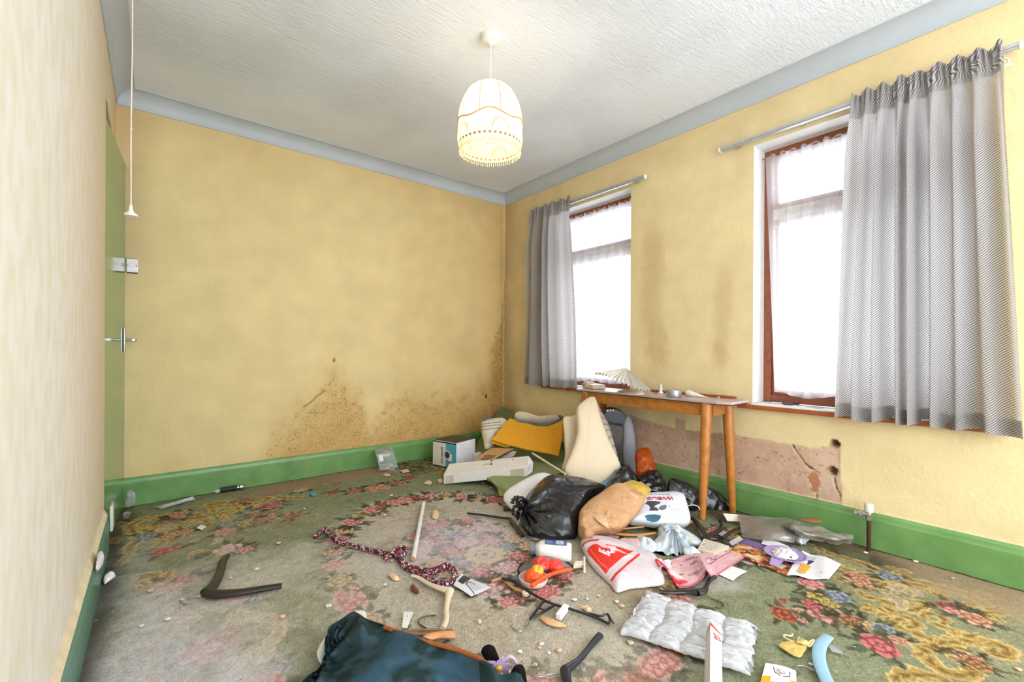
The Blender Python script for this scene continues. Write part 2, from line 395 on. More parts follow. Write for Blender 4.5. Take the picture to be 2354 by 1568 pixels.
    S([(400, 900), (380, 840), (450, 810), (560, 830), (600, 790)], .024, 0, z1); fan(z1(480, 880), [z1(*p) for p in ((390, 860), (420, 900), (560, 870), (600, 830), (520, 810))], .016)
    S([(720, 700), (760, 660), (860, 650), (900, 690)], .014, .2, z1); S([(720, 590), (760, 570), (860, 560), (920, 580), (860, 610)], .012, .4, z1)
    # ---- flowers in the corner sprays
    for (x, y, r, p, st) in ((690, 620, .066, 'pink', 1.2), (590, 560, .04, 'red', 1), (660, 505, .045, 'gold', 1), (740, 545, .036, 'gold', 1), (815, 495, .045, 'blue', 1), (590, 385, .05, 'pink', 1.1), (350, 530, .02, 'red', 1), (360, 640, .045, 'rust', 1.3),
                          (850, 670, .04, 'brown', 1), (960, 710, .05, 'brown', 1), (1110, 745, .03, 'tan', 1), (1190, 765, .034, 'blue', 1), (515, 690, .018, 'pink', 1), (1170, 905, .058, 'red', 1.1), (1340, 870, .03, 'salmon', 1),
                          (1750, 590, .05, 'red', 1), (1830, 640, .045, 'pink', 1), (1960, 690, .045, 'salmon', 1.3), (1900, 1020, .04, 'salmon', 1), (1990, 1070, .036, 'brown', 1), (970, 335, .045, 'salmon', 1.3), (480, 600, .02, 'tan', 1)):
        cx, cy = z3(x, y); flower(cx, cy, r, p, 5+R.randint(2), 9 if r > .03 else 4, st=st, an=R.rand()*3)
    for (x, y, r, p) in ((830, 1335, .075, 'red'), (780, 1360, .05, 'pink'), (1320, 1470, .04, 'blue'), (1050, 905, .045, 'pink'), (640, 1090, .04, 'salmon'), (1240, 1560, .05, 'pink'), (1000, 1240, .03, 'brown')):
        cx, cy = z1(x, y); flower(cx, cy, r, p, 5, 6, .85)
    for (x, y, r, p) in ((980, 640, .06, 'pale'), (1090, 645, .04, 'pink'), (550, 645, .06, 'red'), (660, 860, .065, 'red'), (600, 900, .045, 'pink'), (400, 545, .05, 'blue'), (670, 520, .045, 'salmon')):
        cx, cy = z1(x, y); flower(cx, cy, r, p, 5, 8)
    flower(.03, 1.34, .07, 'salmon', leaves=8); flower(.17, 1.36, .05, 'red'); flower(.30, 1.44, .04, 'rust')
    flower(.46, 1.63, .05, 'pale'); flower(.2, 1.7, .05, 'pink', op=.6)
    # ---- garland round the medallion
    names = ['pink', 'tan', 'pink', 'salmon', 'red', 'tan', 'pink', 'gold', 'pink', 'rust']
    ang = [2, 10.5, 20, 29, 38, 47, 56, 65, 73, 81, 88]
    for i, a in enumerate(ang):
        a = math.radians(a); r = (.062, .05, .058, .045)[i % 4]
        flower(.655*math.cos(a), .985*math.sin(a), r, names[i % len(names)], 5, 10, an=a)
    # ---- bouquet in the middle
    for (x, y, r, p) in ((1345, 655, .055, 'pink'), (1590, 825, .06, 'pink'), (1875, 1080, .055, 'red'), (1740, 990, .055, 'pale'), (2205, 1010, .055, 'pink'), (1170, 560, .05, 'pink'), (1240, 410, .045, 'pink'), (1600, 430, .06, 'pale'), (1480, 380, .04, 'pink'),
                      (1420, 755, .045, 'blue'), (1200, 755, .05, 'tan'), (1300, 850, .05, 'tan'), (1060, 650, .045, 'pale'), (1360, 500, .04, 'blue'), (1480, 560, .045, 'pale')):
        cx, cy = z2(x, y); flower(cx, cy, r, p, 8, 7, .8)
    sl = win(0, 0, .16); th = np.arctan2(QY[sl], QX[sl]); rad = np.hypot(QX[sl], QY[sl])+jit[sl]*.006
    mix(sl, sstep(1, .9, rad/(.115*(.9+.1*np.cos(11*th)))), lin((206, 178, 128))); mix(sl, sstep(.6, .9, np.cos(22*th))*sstep(.11, .1, rad)*sstep(.05, .06, rad)*.5, lin((232, 214, 170)))
    mix(sl, sstep(.054, .05, rad), lin((110, 96, 84))); mix(sl, sstep(.046, .042, rad), lin((196, 178, 150))); mix(sl, sstep(.018, .014, rad), lin((92, 78, 78)))
    g = col.mean(-1, keepdims=True); col = g+(col-g)*.92; col = col*.95+lin((170, 160, 140))*.05
    col *= (1+(jit*.26))[..., None]
    return np.clip(col, 0, 1)
def make_floor():
    q = paint_quadrant()
    x0, x1, y0, y1 = XL-.06, XR, -.15, YB
    nx = int((x1-x0)/STEP)+1; ny = int((y1-y0)/STEP)+1
    xs = np.linspace(x0, x1, nx); ys = np.linspace(y0, y1, ny); X, Y = np.meshgrid(xs, ys, indexing='ij')
    wx = X+(fbm(X*3, Y*3, 71)-.5)*.03; wy = Y+(fbm(X*3, Y*3, 75)-.5)*.03
    col = q[np.clip(np.rint(np.abs(wx-CX0)/STEP).astype(int), 0, q.shape[0]-1), np.clip(np.rint(np.abs(wy-CY0)/STEP).astype(int), 0, q.shape[1]-1)]
    n = fbm(X*5, Y*5, 41); nf = fbm(X*30, Y*30, 47, 3); nr = np.random.RandomState(8).rand(nx, ny)
    def mix(mask, c):
        nonlocal col
        k = np.clip(mask, 0, 1)[..., None]; col = col*(1-k)+lin(c)*k
    # plaster dust trodden into the pile
    blob = lambda cx, cy, rx, ry, s=1.: sstep(1.25, .35, np.hypot((X-cx)/rx, (Y-cy)/ry)+(n-.5)*1.1)*s
    mix(blob(.05, 1.75, .46, .6)*(.35+.6*nf), (208, 200, 194)); mix(blob(.3, 2.25, .45, .28)*(.3+.5*nf), (206, 200, 190)); mix(blob(-.05, 1.45, .3, .7)*(.25+.75*nf), (204, 202, 208))
    mix(blob(-.12, 2.6, .14, .5)*(.6*nf), (188, 190, 192)); mix(blob(1.2, 2.05, .38, .45)*(.15+.75*nf), (206, 196, 200)); mix(blob(.4, 2.9, .5, .3)*(.05+.45*nf), (176, 170, 140)); mix(blob(.55, 1.9, .3, .6)*(.1+.5*nf), (196, 188, 170))
    mix(blob(1.1, .95, .4, .3)*(.15+.5*nf), (196, 186, 168)); mix(blob(1.95, .95, .16, .1)*(.2+.5*nf), (206, 200, 192))
    # worn, soiled edges
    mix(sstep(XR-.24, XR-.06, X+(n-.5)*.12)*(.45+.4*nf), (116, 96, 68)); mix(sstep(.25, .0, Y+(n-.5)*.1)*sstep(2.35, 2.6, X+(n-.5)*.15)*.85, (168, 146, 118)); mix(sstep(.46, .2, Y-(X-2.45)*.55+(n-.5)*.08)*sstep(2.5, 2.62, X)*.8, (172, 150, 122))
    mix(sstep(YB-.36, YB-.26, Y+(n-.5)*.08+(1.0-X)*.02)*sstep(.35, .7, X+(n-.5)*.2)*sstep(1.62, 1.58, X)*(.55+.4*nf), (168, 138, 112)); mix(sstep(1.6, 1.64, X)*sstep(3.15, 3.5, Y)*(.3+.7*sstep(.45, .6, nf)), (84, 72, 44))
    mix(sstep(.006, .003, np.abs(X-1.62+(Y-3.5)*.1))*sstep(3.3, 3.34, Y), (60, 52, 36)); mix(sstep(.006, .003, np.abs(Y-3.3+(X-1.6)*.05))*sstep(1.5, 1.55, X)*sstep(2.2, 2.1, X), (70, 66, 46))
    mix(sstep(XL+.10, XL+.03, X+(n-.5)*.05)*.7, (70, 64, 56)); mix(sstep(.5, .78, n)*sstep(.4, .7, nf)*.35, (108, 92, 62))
    mix(blob(1.62, 1.1, .2, .16)*(.5*nf+.2), (140, 114, 70)); mix(blob(.95, 1.3, .12, .2)*(.4*nf), (150, 124, 76))
    mix(sstep(XR-.045, XR-.03, X+(nf-.5)*.02)*.85, (52, 42, 30)); mix(sstep(YB-.045, YB-.03, Y+(nf-.5)*.02)*.6, (60, 52, 38))  # dark line where the carpet meets the right and back skirtings
    # crumbs of dust and fluff
    mix((nr > .9975)*.8*sstep(1.4, .9, X+(n-.5)), (226, 222, 214)); mix((nr < .0006)*.9, (50, 42, 32))
    col *= (1+(nr-.5)*.34)[..., None]
    Z = (n-.5)*.004+(nf-.5)*.004+(nr-.5)*.0016
    V = np.stack([X, Y, Z-.003], -1).reshape(-1, 3)
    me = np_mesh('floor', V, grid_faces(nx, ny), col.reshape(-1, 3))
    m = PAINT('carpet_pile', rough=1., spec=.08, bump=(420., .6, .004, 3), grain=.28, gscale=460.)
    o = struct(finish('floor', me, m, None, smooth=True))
    # boards under the carpet and the carpet beyond the photograph
    struct(build('floor_carpet_near_opening', MB().box(((XL+XR)/2, (YF+y0)/2, -.02), (XR-XL+.1, y0-YF+.02, .04)), M('carpet_plain', (128, 122, 94), 1., bump=(400., .5))))
    struct(build('floor_boards', MB().box(((XL+XR)/2, (YF+YB)/2, -.06), (XR-XL+.5, YB-YF+.5, .07)), M('floorboards', (92, 66, 44), .8)))
make_floor()

# ------------------------------------------------------------------ walls
def wall_mat(name, bscale=55., bstr=.6, stretch=None):
    """painted relief wallpaper: colour attribute + mould speckle driven by the 'mould' attribute"""
    m, nt, b = newmat(name)
    a = nd(nt, 'ShaderNodeVertexColor', layer_name='Col'); mo = nd(nt, 'ShaderNodeAttribute', attribute_name='mould')
    tc = nd(nt, 'ShaderNodeTexCoord'); n = nd(nt, 'ShaderNodeTexNoise'); n.inputs['Scale'].default_value = 150; n.inputs['Detail'].default_value = 3
    nt.links.new(tc.outputs['Object'], n.inputs[0])
    th = nd(nt, 'ShaderNodeMapRange'); th.inputs[3].default_value = .86; th.inputs[4].default_value = .50; nt.links.new(mo.outputs['Fac'], th.inputs[0])
    sb = nd(nt, 'ShaderNodeMath', operation='SUBTRACT'); nt.links.new(n.outputs[0], sb.inputs[0]); nt.links.new(th.outputs[0], sb.inputs[1])
    sm = nd(nt, 'ShaderNodeMapRange'); sm.inputs[1].default_value = 0; sm.inputs[2].default_value = .06; sm.inputs[4].default_value = .6; nt.links.new(sb.outputs[0], sm.inputs[0])
    n2 = nd(nt, 'ShaderNodeTexNoise'); n2.inputs['Scale'].default_value = 5; n2.inputs['Detail'].default_value = 6; nt.links.new(tc.outputs['Object'], n2.inputs[0])
    mr = nd(nt, 'ShaderNodeMapRange'); mr.inputs[1].default_value = .3; mr.inputs[2].default_value = .7; mr.inputs[3].default_value = .93; mr.inputs[4].default_value = 1.06; nt.links.new(n2.outputs[0], mr.inputs[0])
    sc = nd(nt, 'ShaderNodeVectorMath', operation='SCALE'); nt.links.new(a.outputs[0], sc.inputs[0]); nt.links.new(mr.outputs[0], sc.inputs['Scale'])
    mx = nd(nt, 'ShaderNodeMix', data_type='RGBA'); nt.links.new(sm.outputs[0], mx.inputs[0]); nt.links.new(sc.outputs[0], mx.inputs[6]); mx.inputs[7].default_value = C4(88, 62, 28)
    nt.links.new(mx.outputs[2], b.inputs['Base Color']); b.inputs['Roughness'].default_value = .6; b.inputs['Specular IOR Level'].default_value = .3
    add_bump(nt, b, bscale, bstr, .004, 6, stretch=stretch)
    return m
YELLOW = np.array(lin((229, 206, 152)))
def make_wall_back():
    x0, x1, z0, z1 = XL-.02, XR+.02, 0., ZC
    nx, nz = 250, 210; xs = np.linspace(x0, x1, nx); zs = np.linspace(z0, z1, nz); X, Z = np.meshgrid(xs, zs, indexing='ij')
    n = fbm(X*3, Z*3, 12); nf = fbm(X*22, Z*22, 17, 3)
    col = np.empty(X.shape+(3,)); col[:] = YELLOW
    def mix(mask, c):
        nonlocal col
        k = np.clip(mask, 0, 1)[..., None]; col = col*(1-k)+lin(c)*k
    # damp stain: rises from the skirting, higher towards the right-hand corner
    prof = np.interp(X, [.5, .62, .73, .92, 1.15, 1.36, 1.44, 1.55, 1.84, 2.31, 2.67, 2.83, 2.9], [.1, .25, .42, .64, .86, .62, .42, .56, .68, .72, .9, 1.3, 1.9])
    e = prof+(n-.5)*.46+(nf-.5)*.22-Z
    stain = sstep(-.2, .2, e); core = sstep(-.1, .5, e)
    mix(stain*.34, (216, 172, 92)); mix(core*.50, (200, 146, 60))
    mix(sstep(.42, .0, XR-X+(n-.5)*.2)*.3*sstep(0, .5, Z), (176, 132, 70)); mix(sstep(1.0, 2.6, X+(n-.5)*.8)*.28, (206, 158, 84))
    mix(sstep(2.15, 2.55, Z+(n-.5)*.4)*.25, (196, 156, 92)); mix(sstep(.25, .05, X-XL+(n-.5)*.12)*sstep(1.2, 1.6, Z)*.35, (182, 150, 110))  # browner towards the ceiling and the upper left edge
    mix(sstep(.012, .006, np.abs(X-(XR-.012)))*.7, (238, 214, 150))
    mould = np.clip(stain*(1-core*.5)*(.55+.6*nf)+core*.40+sstep(.22, .0, XR-X)*.55*sstep(2.2, 1.2, Z), 0, 1)
    for (u, v, r) in ((768, 828, .012), (1117, 911, .016), (1110, 905, .008)):
        p = wb(u, v); mix(sstep(1.1, .6, np.hypot((X-p[0]), (Z-p[2])*.6)/r), (66, 48, 26))
    pts = [wb(550+x/3.363, 780+y/3.363) for x, y in ((505, 520), (570, 475), (600, 440), (640, 415), (660, 395))]
    mix(sstep(.012, .004, seg_dist(X, Z, [(p[0], p[2]) for p in pts]))*.6, (120, 86, 40))
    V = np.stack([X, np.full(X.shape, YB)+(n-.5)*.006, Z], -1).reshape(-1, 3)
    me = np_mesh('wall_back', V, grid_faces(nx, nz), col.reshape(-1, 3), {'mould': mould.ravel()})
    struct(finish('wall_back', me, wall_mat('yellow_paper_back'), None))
    struct(build('wall_back_core', MB().box(((XL+XR)/2, YB+.10, ZC/2), (XR-XL+.5, .18, ZC+.2)), M('brick_core', (150, 120, 100), .9)))
make_wall_back()
PLASTER_TOP = [(1456, 955), (1470, 962), (1500, 970), (1551, 984), (1553, 962), (1575, 966), (1576, 990), (1640, 996), (1650, 995), (1700, 1002), (1760, 1012), (1790, 1017), (1830, 1024), (1880, 1032), (1902, 1026), (1910, 1010), (1928, 1012), (1930, 1040), (1932, 1100), (1933, 1156)]
def make_wall_right():
    ys = np.unique(np.round(np.concatenate([np.linspace(YF, .6, 45), np.arange(.6, 2.3, .007), np.linspace(2.3, YB, 60), [W1[0], W1[1], W2[0], W2[1]]]), 4))
    zs = np.unique(np.round(np.concatenate([np.arange(.14, .58, .007), [0., .05, .1], np.linspace(.58, ZC, 60), [W1[2], W1[3]]]), 4))
    Y, Z = np.meshgrid(ys, zs, indexing='ij'); n = fbm(Y*3, Z*3, 52); nf = fbm(Y*24, Z*24, 57, 3); nh = fbm(Y*70, Z*70, 63, 3)
    col = np.empty(Y.shape+(3,)); col[:] = lin((234, 213, 164))
    def mix(mask, c):
        nonlocal col
        k = np.clip(mask, 0, 1)[..., None]; col = col*(1-k)+lin(c)*k
    mix(sstep(1.2, -.2, Y)*.35, (240, 216, 160))
    # condensation stains between the windows and beside the far one
    for (u, v, ry, rz, s) in ((1500, 700, .10, .55, .35), (1505, 810, .12, .16, .55), (1660, 730, .07, .45, .38), (1655, 820, .07, .12, .5), (1500, 600, .08, .3, .2), (1700, 380, .06, .2, .2)):
        p = wr(u, v); mix(sstep(1.3, .2, np.hypot((Y-p[1])/ry, (Z-p[2])/rz)+(n-.5)*1.6+(nf-.5)*.5)*s*.75, (186, 144, 92))
    mix(sstep(.36, .0, YB-Y+(n-.5)*.2)*.4*sstep(.1, .6, Z), (160, 116, 60)); mix(sstep(2.2, 2.5, Z+(n-.5)*.2)*.25, (206, 170, 110))
    mould = sstep(.30, .0, YB-Y+(nf-.5)*.2)*.8*sstep(2.4, 1.3, Z)+sstep(.5, .25, Z+(n-.5)*.2)*sstep(.72, .5, Y)*.25
    mix(sstep(.55, .3, Z+(n-.5)*.25)*sstep(2.9, 3.2, Y+(n-.5)*.2)*.5, (196, 146, 62))
    # wallpaper torn away: bare pinkish plaster
    T = np.array([wr(u, v)[1:] for u, v in PLASTER_TOP]); k = np.argsort(T[:, 0]); T = T[k]
    top = np.interp(Y, T[:, 0], T[:, 1])+(nf-.5)*.016+(nh-.5)*.012
    inside = (Y > T[0, 0]-.004+(nf-.5)*.02) & (Y < T[-1, 0]+.03+(nf-.5)*.05)
    pl = sstep(-.003, .003, top-Z)*inside
    mix(pl, (206, 172, 146)); mix(pl*sstep(.45, .7, n)*.5, (222, 192, 168)); mix(pl*sstep(.5, .72, fbm(Y*9, Z*9, 88))*.55, (184, 146, 124)); mix(pl*sstep(.6, .75, nf)*.35, (228, 208, 196))
    mix(pl*sstep(.72, .8, nh)*.7, (112, 80, 62)); mix(pl*(np.abs(top-Z) < .012)*.5, (226, 196, 150))
    p = [wr(a, b)[1:] for a, b in ((1648, 998), (1648, 1025), (1577, 1014), (1577, 992))]
    mix(pl*((Y > min(q[0] for q in p)) & (Y < max(q[0] for q in p)) & (Z > p[1][1]))*.45, (176, 140, 104))
    # cracks and the two broken holes
    dx = np.zeros(Y.shape)-pl*.003
    for L in ([(1822, 1024), (1832, 1040), (1840, 1050), (1848, 1062), (1856, 1072), (1870, 1080), (1882, 1090)], [(1918, 1100), (1921, 1118), (1927, 1130), (1932, 1140)], [(1875, 1130), (1877, 1145), (1874, 1150)]):
        d = seg_dist(Y, Z, [tuple(wr(a, b)[1:]) for a, b in L])+(nh-.5)*.008; mix(sstep(.006, .002, d)*.9, (96, 66, 48)); dx = dx-sstep(.006, .001, d)*.006
    p = wr(1871, 1105)[1:]; d = np.hypot((Y-p[0])/.028, (Z-p[1])/.062)+(nf-.5)*.8; mix(sstep(1, .92, d)*pl, (188, 128, 92)); mix(sstep(.06, .02, np.abs(d-1))*pl*.7, (236, 214, 196))
    for (u, v, r) in ((1920, 1020, .020), (1913, 1083, .022)):
        p = wr(u, v)[1:]; d = np.hypot((Y-p[0]), (Z-p[1])*.95)/r+(nf-.5)*1.0+(nh-.5)*.3
        h = sstep(1.05, .7, d); mix(sstep(1.5, 1.05, d)*.7, (172, 132, 92)); mix(h*.85, (104, 74, 50)); mix(sstep(.5, .2, d)*.8, (48, 34, 24)); dx = dx-h*.022+sstep(1.3, 1.05, d)*(1-h)*.004*nh
    mix(sstep(.004, .001, np.abs(Z-SKH-.006+(nf-.5)*.008))*.6, (244, 228, 190))
    V = np.stack([XR-dx+(n-.5)*.004, Y, Z], -1).reshape(-1, 3)
    yc = (Y[:-1, :-1]+Y[1:, 1:])/2; zc = (Z[:-1, :-1]+Z[1:, 1:])/2
    mask = np.ones(yc.shape, bool)
    for w in (W1, W2): mask &= ~((yc > w[0]) & (yc < w[1]) & (zc > w[2]) & (zc < w[3]))
    me = np_mesh('wall_right', V, grid_faces(len(ys), len(zs), mask), col.reshape(-1, 3), {'mould': np.clip(mould, 0, 1).ravel()})
    struct(finish('wall_right', me, wall_mat('yellow_paper_right', 48., .65), None))
    # masonry round the openings (solid wall thickness)
    mb = MB(); t0, t1 = XR+.04, XR+.32
    def blk(y0, y1, z0, z1): mb.box(((t0+t1)/2, (y0+y1)/2, (z0+z1)/2), (t1-t0, y1-y0, z1-z0))
    g = .013
    blk(YF-.2, W2[0]-g, -.05, ZC+.1); blk(W2[1]+g, W1[0]-g, -.05, ZC+.1); blk(W1[1]+g, YB+.2, -.05, ZC+.1)
    for w in (W1, W2): blk(w[0]-g, w[1]+g, -.05, w[2]-.036); blk(w[0]-g, w[1]+g, w[3]+g, ZC+.1)
    struct(build('wall_right_core', mb, M('brick_core', (150, 120, 100), .9)))
make_wall_right()

def streak_mat():
    m, nt, b = newmat('cream_streaked_paper')
    tc = nd(nt, 'ShaderNodeTexCoord'); mp = nd(nt, 'ShaderNodeMapping'); mp.inputs['Scale'].default_value = (1, 13, 7.0); nt.links.new(tc.outputs['Object'], mp.inputs[0])
    n = nd(nt, 'ShaderNodeTexNoise'); n.inputs['Scale'].default_value = 1.5; n.inputs['Detail'].default_value = 8; nt.links.new(mp.outputs[0], n.inputs[0])
    r = nd(nt, 'ShaderNodeValToRGB'); e = r.color_ramp.elements; e[0].position = .3; e[0].color = C4(228, 219, 196); e[1].position = .6; e[1].color = C4(238, 232, 222)
    nt.links.new(n.outputs[0], r.inputs[0])
    sep = nd(nt, 'ShaderNodeSeparateXYZ'); nt.links.new(tc.outputs['Object'], sep.inputs[0])
    g = nd(nt, 'ShaderNodeMapRange'); g.inputs[1].default_value = 1.6; g.inputs[2].default_value = 3.6; g.inputs[4].default_value = .75; nt.links.new(sep.outputs[1], g.inputs[0])
    mx = nd(nt, 'ShaderNodeMix', data_type='RGBA'); nt.links.new(g.outputs[0], mx.inputs[0]); nt.links.new(r.outputs[0], mx.inputs[6]); mx.inputs[7].default_value = C4(216, 186, 128)
    nt.links.new(mx.outputs[2], b.inputs['Base Color']); b.inputs['Roughness'].default_value = .65; b.inputs['Specular IOR Level'].default_value = .25
    bp = nd(nt, 'ShaderNodeBump'); bp.inputs['Strength'].default_value = .3; bp.inputs['Distance'].default_value = .003; nt.links.new(n.outputs[0], bp.inputs['Height']); nt.links.new(bp.outputs[0], b.inputs['Normal'])
    return m
STREAK = streak_mat()
DY0, DY1 = 3.02, 3.70                     # door opening along the left wall
DZ0, DZ1 = 2.275, 2.175                   # its head: the torn paper slopes down towards the corner
mb = MB(); t = .16
mb.hexa((XL-t, YF, -.05), (t, 0, 0), (0, DY0-YF, 0), (0, 0, ZC+.08))
zz = ZC+.03; edge = [(DY0, DZ0+.01), (DY0+.05, DZ0-.012), (DY0+.12, DZ0-.004), (DY0+.22, DZ0-.034), (DY0+.34, DZ0-.040), (DY0+.45, DZ0-.07), (DY0+.58, DZ0-.078), (DY1, DZ1), (YB+.1, DZ1-.01)]
for (ya, za), (yb, zb) in zip(edge[:-1], edge[1:]):
    mb.add([(XL, ya, za), (XL, yb, zb), (XL, yb, zz), (XL, ya, zz), (XL-t, ya, za), (XL-t, yb, zb), (XL-t, yb, zz), (XL-t, ya, zz)], [(0, 1, 2, 3), (4, 7, 6, 5), (0, 4, 5, 1), (3, 2, 6, 7)])
mb.hexa((XL-t, DY1, -.05), (t-.004, 0, 0), (0, YB+.1-DY1, 0), (0, 0, DZ1+.04))
struct(build('wall_left', mb, STREAK, smooth=False))
# wall behind the camera with a wide opening added for fill daylight
mb = MB(); y0 = YF-.2
mb.hexa((XL-.2, y0, -.05), (FILL_OPENING[0]-XL+.2, 0, 0), (0, .2, 0), (0, 0, ZC+.1)); mb.hexa((FILL_OPENING[1], y0, -.05), (XR+.3-FILL_OPENING[1], 0, 0), (0, .2, 0), (0, 0, ZC+.1))
mb.hexa((FILL_OPENING[0], y0, -.05), (FILL_OPENING[1]-FILL_OPENING[0], 0, 0), (0, .2, 0), (0, 0, FILL_OPENING[2]+.05)); mb.hexa((FILL_OPENING[0], y0, FILL_OPENING[3]), (FILL_OPENING[1]-FILL_OPENING[0], 0, 0), (0, .2, 0), (0, 0, ZC-FILL_OPENING[3]+.05))
struct(build('wall_front', mb, M('yellow_paper_front', (232, 204, 140), .65), smooth=False))

# ------------------------------------------------------------------ ceiling, coving, skirting
m, nt, b = newmat('stippled_ceiling')
tc = nd(nt, 'ShaderNodeTexCoord'); n1 = nd(nt, 'ShaderNodeTexNoise'); n1.inputs['Scale'].default_value = 1.3; n1.inputs['Detail'].default_value = 7; nt.links.new(tc.outputs['Object'], n1.inputs[0])
r = nd(nt, 'ShaderNodeValToRGB'); e = r.color_ramp.elements; e[0].position = .33; e[0].color = C4(222, 226, 232); e[1].position = .6; e[1].color = C4(238, 242, 250); nt.links.new(n1.outputs[0], r.inputs[0])
mp = nd(nt, 'ShaderNodeMapping'); mp.inputs['Scale'].default_value = (1, 2.6, 1); mp.inputs['Rotation'].default_value = (0, 0, .25); nt.links.new(tc.outputs['Object'], mp.inputs[0])
n2 = nd(nt, 'ShaderNodeTexNoise'); n2.inputs['Scale'].default_value = 26; n2.inputs['Detail'].default_value = 8; n2.inputs['Distortion'].default_value = .6; nt.links.new(mp.outputs[0], n2.inputs[0])
bp = nd(nt, 'ShaderNodeBump'); bp.inputs['Strength'].default_value = .6; bp.inputs['Distance'].default_value = .008; nt.links.new(n2.outputs[0], bp.inputs['Height']); nt.links.new(bp.outputs[0], b.inputs['Normal'])
nt.links.new(r.outputs[0], b.inputs['Base Color']); b.inputs['Roughness'].default_value = .8; b.inputs['Specular IOR Level'].default_value = .2
struct(build('ceiling', MB().box(((XL+XR)/2, (YF+YB)/2, ZC+.06), (XR-XL+.6, YB-YF+.6, .12)), m, smooth=False))
COVE = M('grey_coving_paint', (190, 195, 200), .5, var=.05, vscale=3)
def cove(name, a, bpt, inw):
    """concave quarter coving from a to b along a wall; inw = direction into the room"""
    a = np.array(a, float); bpt = np.array(bpt, float); inw = np.array(inw, float); d = ZC-COVE_Z; prof = [(0, COVE_Z-.012), (.007, COVE_Z-.012), (.007, COVE_Z)]
    for k in range(13):
        w = k/12*math.pi/2; prof.append((.007+(COVE_C-.012)*(1-math.cos(w)), COVE_Z+(d-.006)*math.sin(w)))
    prof += [(COVE_C, ZC-.006), (COVE_C, ZC+.01), (0, ZC+.01)]
    dirv = (bpt-a)/np.linalg.norm(bpt-a); n = len(prof); vs = []
    for p, s in ((a, 1), (bpt, -1)):
        for (q, z) in prof: vs.append(p+inw*q+dirv*s*q*(1)+np.array((0, 0, z)))
    o = build(name, MB().add(vs, [(i, (i+1) % n, n+(i+1) % n, n+i) for i in range(n)]+[tuple(range(n)), tuple(range(2*n-1, n-1, -1))]), COVE, angle=.5)
    return struct(o)
cove('trim_1', (XL, YB, 0), (XR, YB, 0), (0, -1, 0)); cove('trim_2', (XR, YB, 0), (XR, YF, 0), (-1, 0, 0)); cove('trim_3', (XL, YF, 0), (XL, YB, 0), (1, 0, 0))
m, nt, b = newmat('green_gloss_paint'); GREENP = m
tc = nd(nt, 'ShaderNodeTexCoord'); n1 = nd(nt, 'ShaderNodeTexNoise'); n1.inputs['Scale'].default_value = 7; n1.inputs['Detail'].default_value = 8; nt.links.new(tc.outputs['Object'], n1.inputs[0])
r = nd(nt, 'ShaderNodeValToRGB'); e = r.color_ramp.elements; e[0].position = .3; e[0].color = C4(100, 142, 82); e[1].position = .7; e[1].color = C4(122, 166, 98); nt.links.new(n1.outputs[0], r.inputs[0])
nt.links.new(r.outputs[0], b.inputs['Base Color']); b.inputs['Roughness'].default_value = .32; add_bump(nt, b, 30., .12, .003)
def skirting(name, a, bpt, inw, mat=GREENP, h=SKH):
    a = np.array(a, float); bpt = np.array(bpt, float); inw = np.array(inw, float); T = .022
    prof = [(0, -.03), (T, -.03), (T, h-.035), (T-.004, h-.028), (T-.006, h-.012), (T-.012, h-.002), (0, h)]; n = len(prof)
    vs = [p+inw*q+np.array((0, 0, z)) for p in (a, bpt) for q, z in prof]
    return struct(build(name, MB().add(vs, [(i, (i+1) % n, n+(i+1) % n, n+i) for i in range(n)]+[tuple(range(n)), tuple(range(2*n-1, n-1, -1))]), mat, angle=.4))
skirting('baseboard_back', (XL, YB, 0), (XR, YB, 0), (0, -1, 0)); skirting('baseboard_right', (XR, YB, 0), (XR, YF, 0), (-1, 0, 0))
skirting('baseboard_left', (XL, YF, 0), (XL, 2.98, 0), (1, 0, 0), M('bluish_green_gloss', (96, 142, 122), .3, var=.08, bump=(26., .12)))
# peeling cream edge of wallpaper along the top of the left skirting, with its cracks
mb = MB(); r_ = np.random.RandomState(4); ys = np.linspace(YF+.1, 3.0, 60)
for ya, yb in zip(ys[:-1], ys[1:]):
    mb.hexa((XL-.002, ya, SKH-.003), (.018, 0, -.002), (0, yb-ya-(.003 if r_.rand() > .85 else -.0005), 0), (-.012, 0, .022+.002*r_.rand()))
struct(build('trim_4', mb, M('cream_paper_edge', (232, 216, 182), .7), smooth=False))
# gap between carpet and skirting on the right
# ------------------------------------------------------------------ windows
WHITEP = M('white_reveal_paint', (240, 238, 234), .55, var=.03); WOOD = M('window_wood', (150, 84, 56), .45, var=.2, vscale=30, bump=(60., .1)); SILLW = M('sill_wood', (168, 92, 46), .4, var=.2, vscale=25, bump=(60., .1))
def glass_mat():
    m = bpy.data.materials.new('window_glass'); m.use_nodes = True; nt = m.node_tree; nt.nodes.remove(nt.nodes['Principled BSDF'])
    tr = nd(nt, 'ShaderNodeBsdfTransparent'); gl = nd(nt, 'ShaderNodeBsdfAnisotropic'); gl.inputs['Roughness'].default_value = .03; mx = nd(nt, 'ShaderNodeMixShader'); fr = nd(nt, 'ShaderNodeFresnel'); fr.inputs[0].default_value = 1.3
    nt.links.new(fr.outputs[0], mx.inputs[0]); nt.links.new(tr.outputs[0], mx.inputs[1]); nt.links.new(gl.outputs[0], mx.inputs[2]); nt.links.new(mx.outputs[0], nt.nodes['Material Output'].inputs[0]); return m
GLASS = glass_mat()
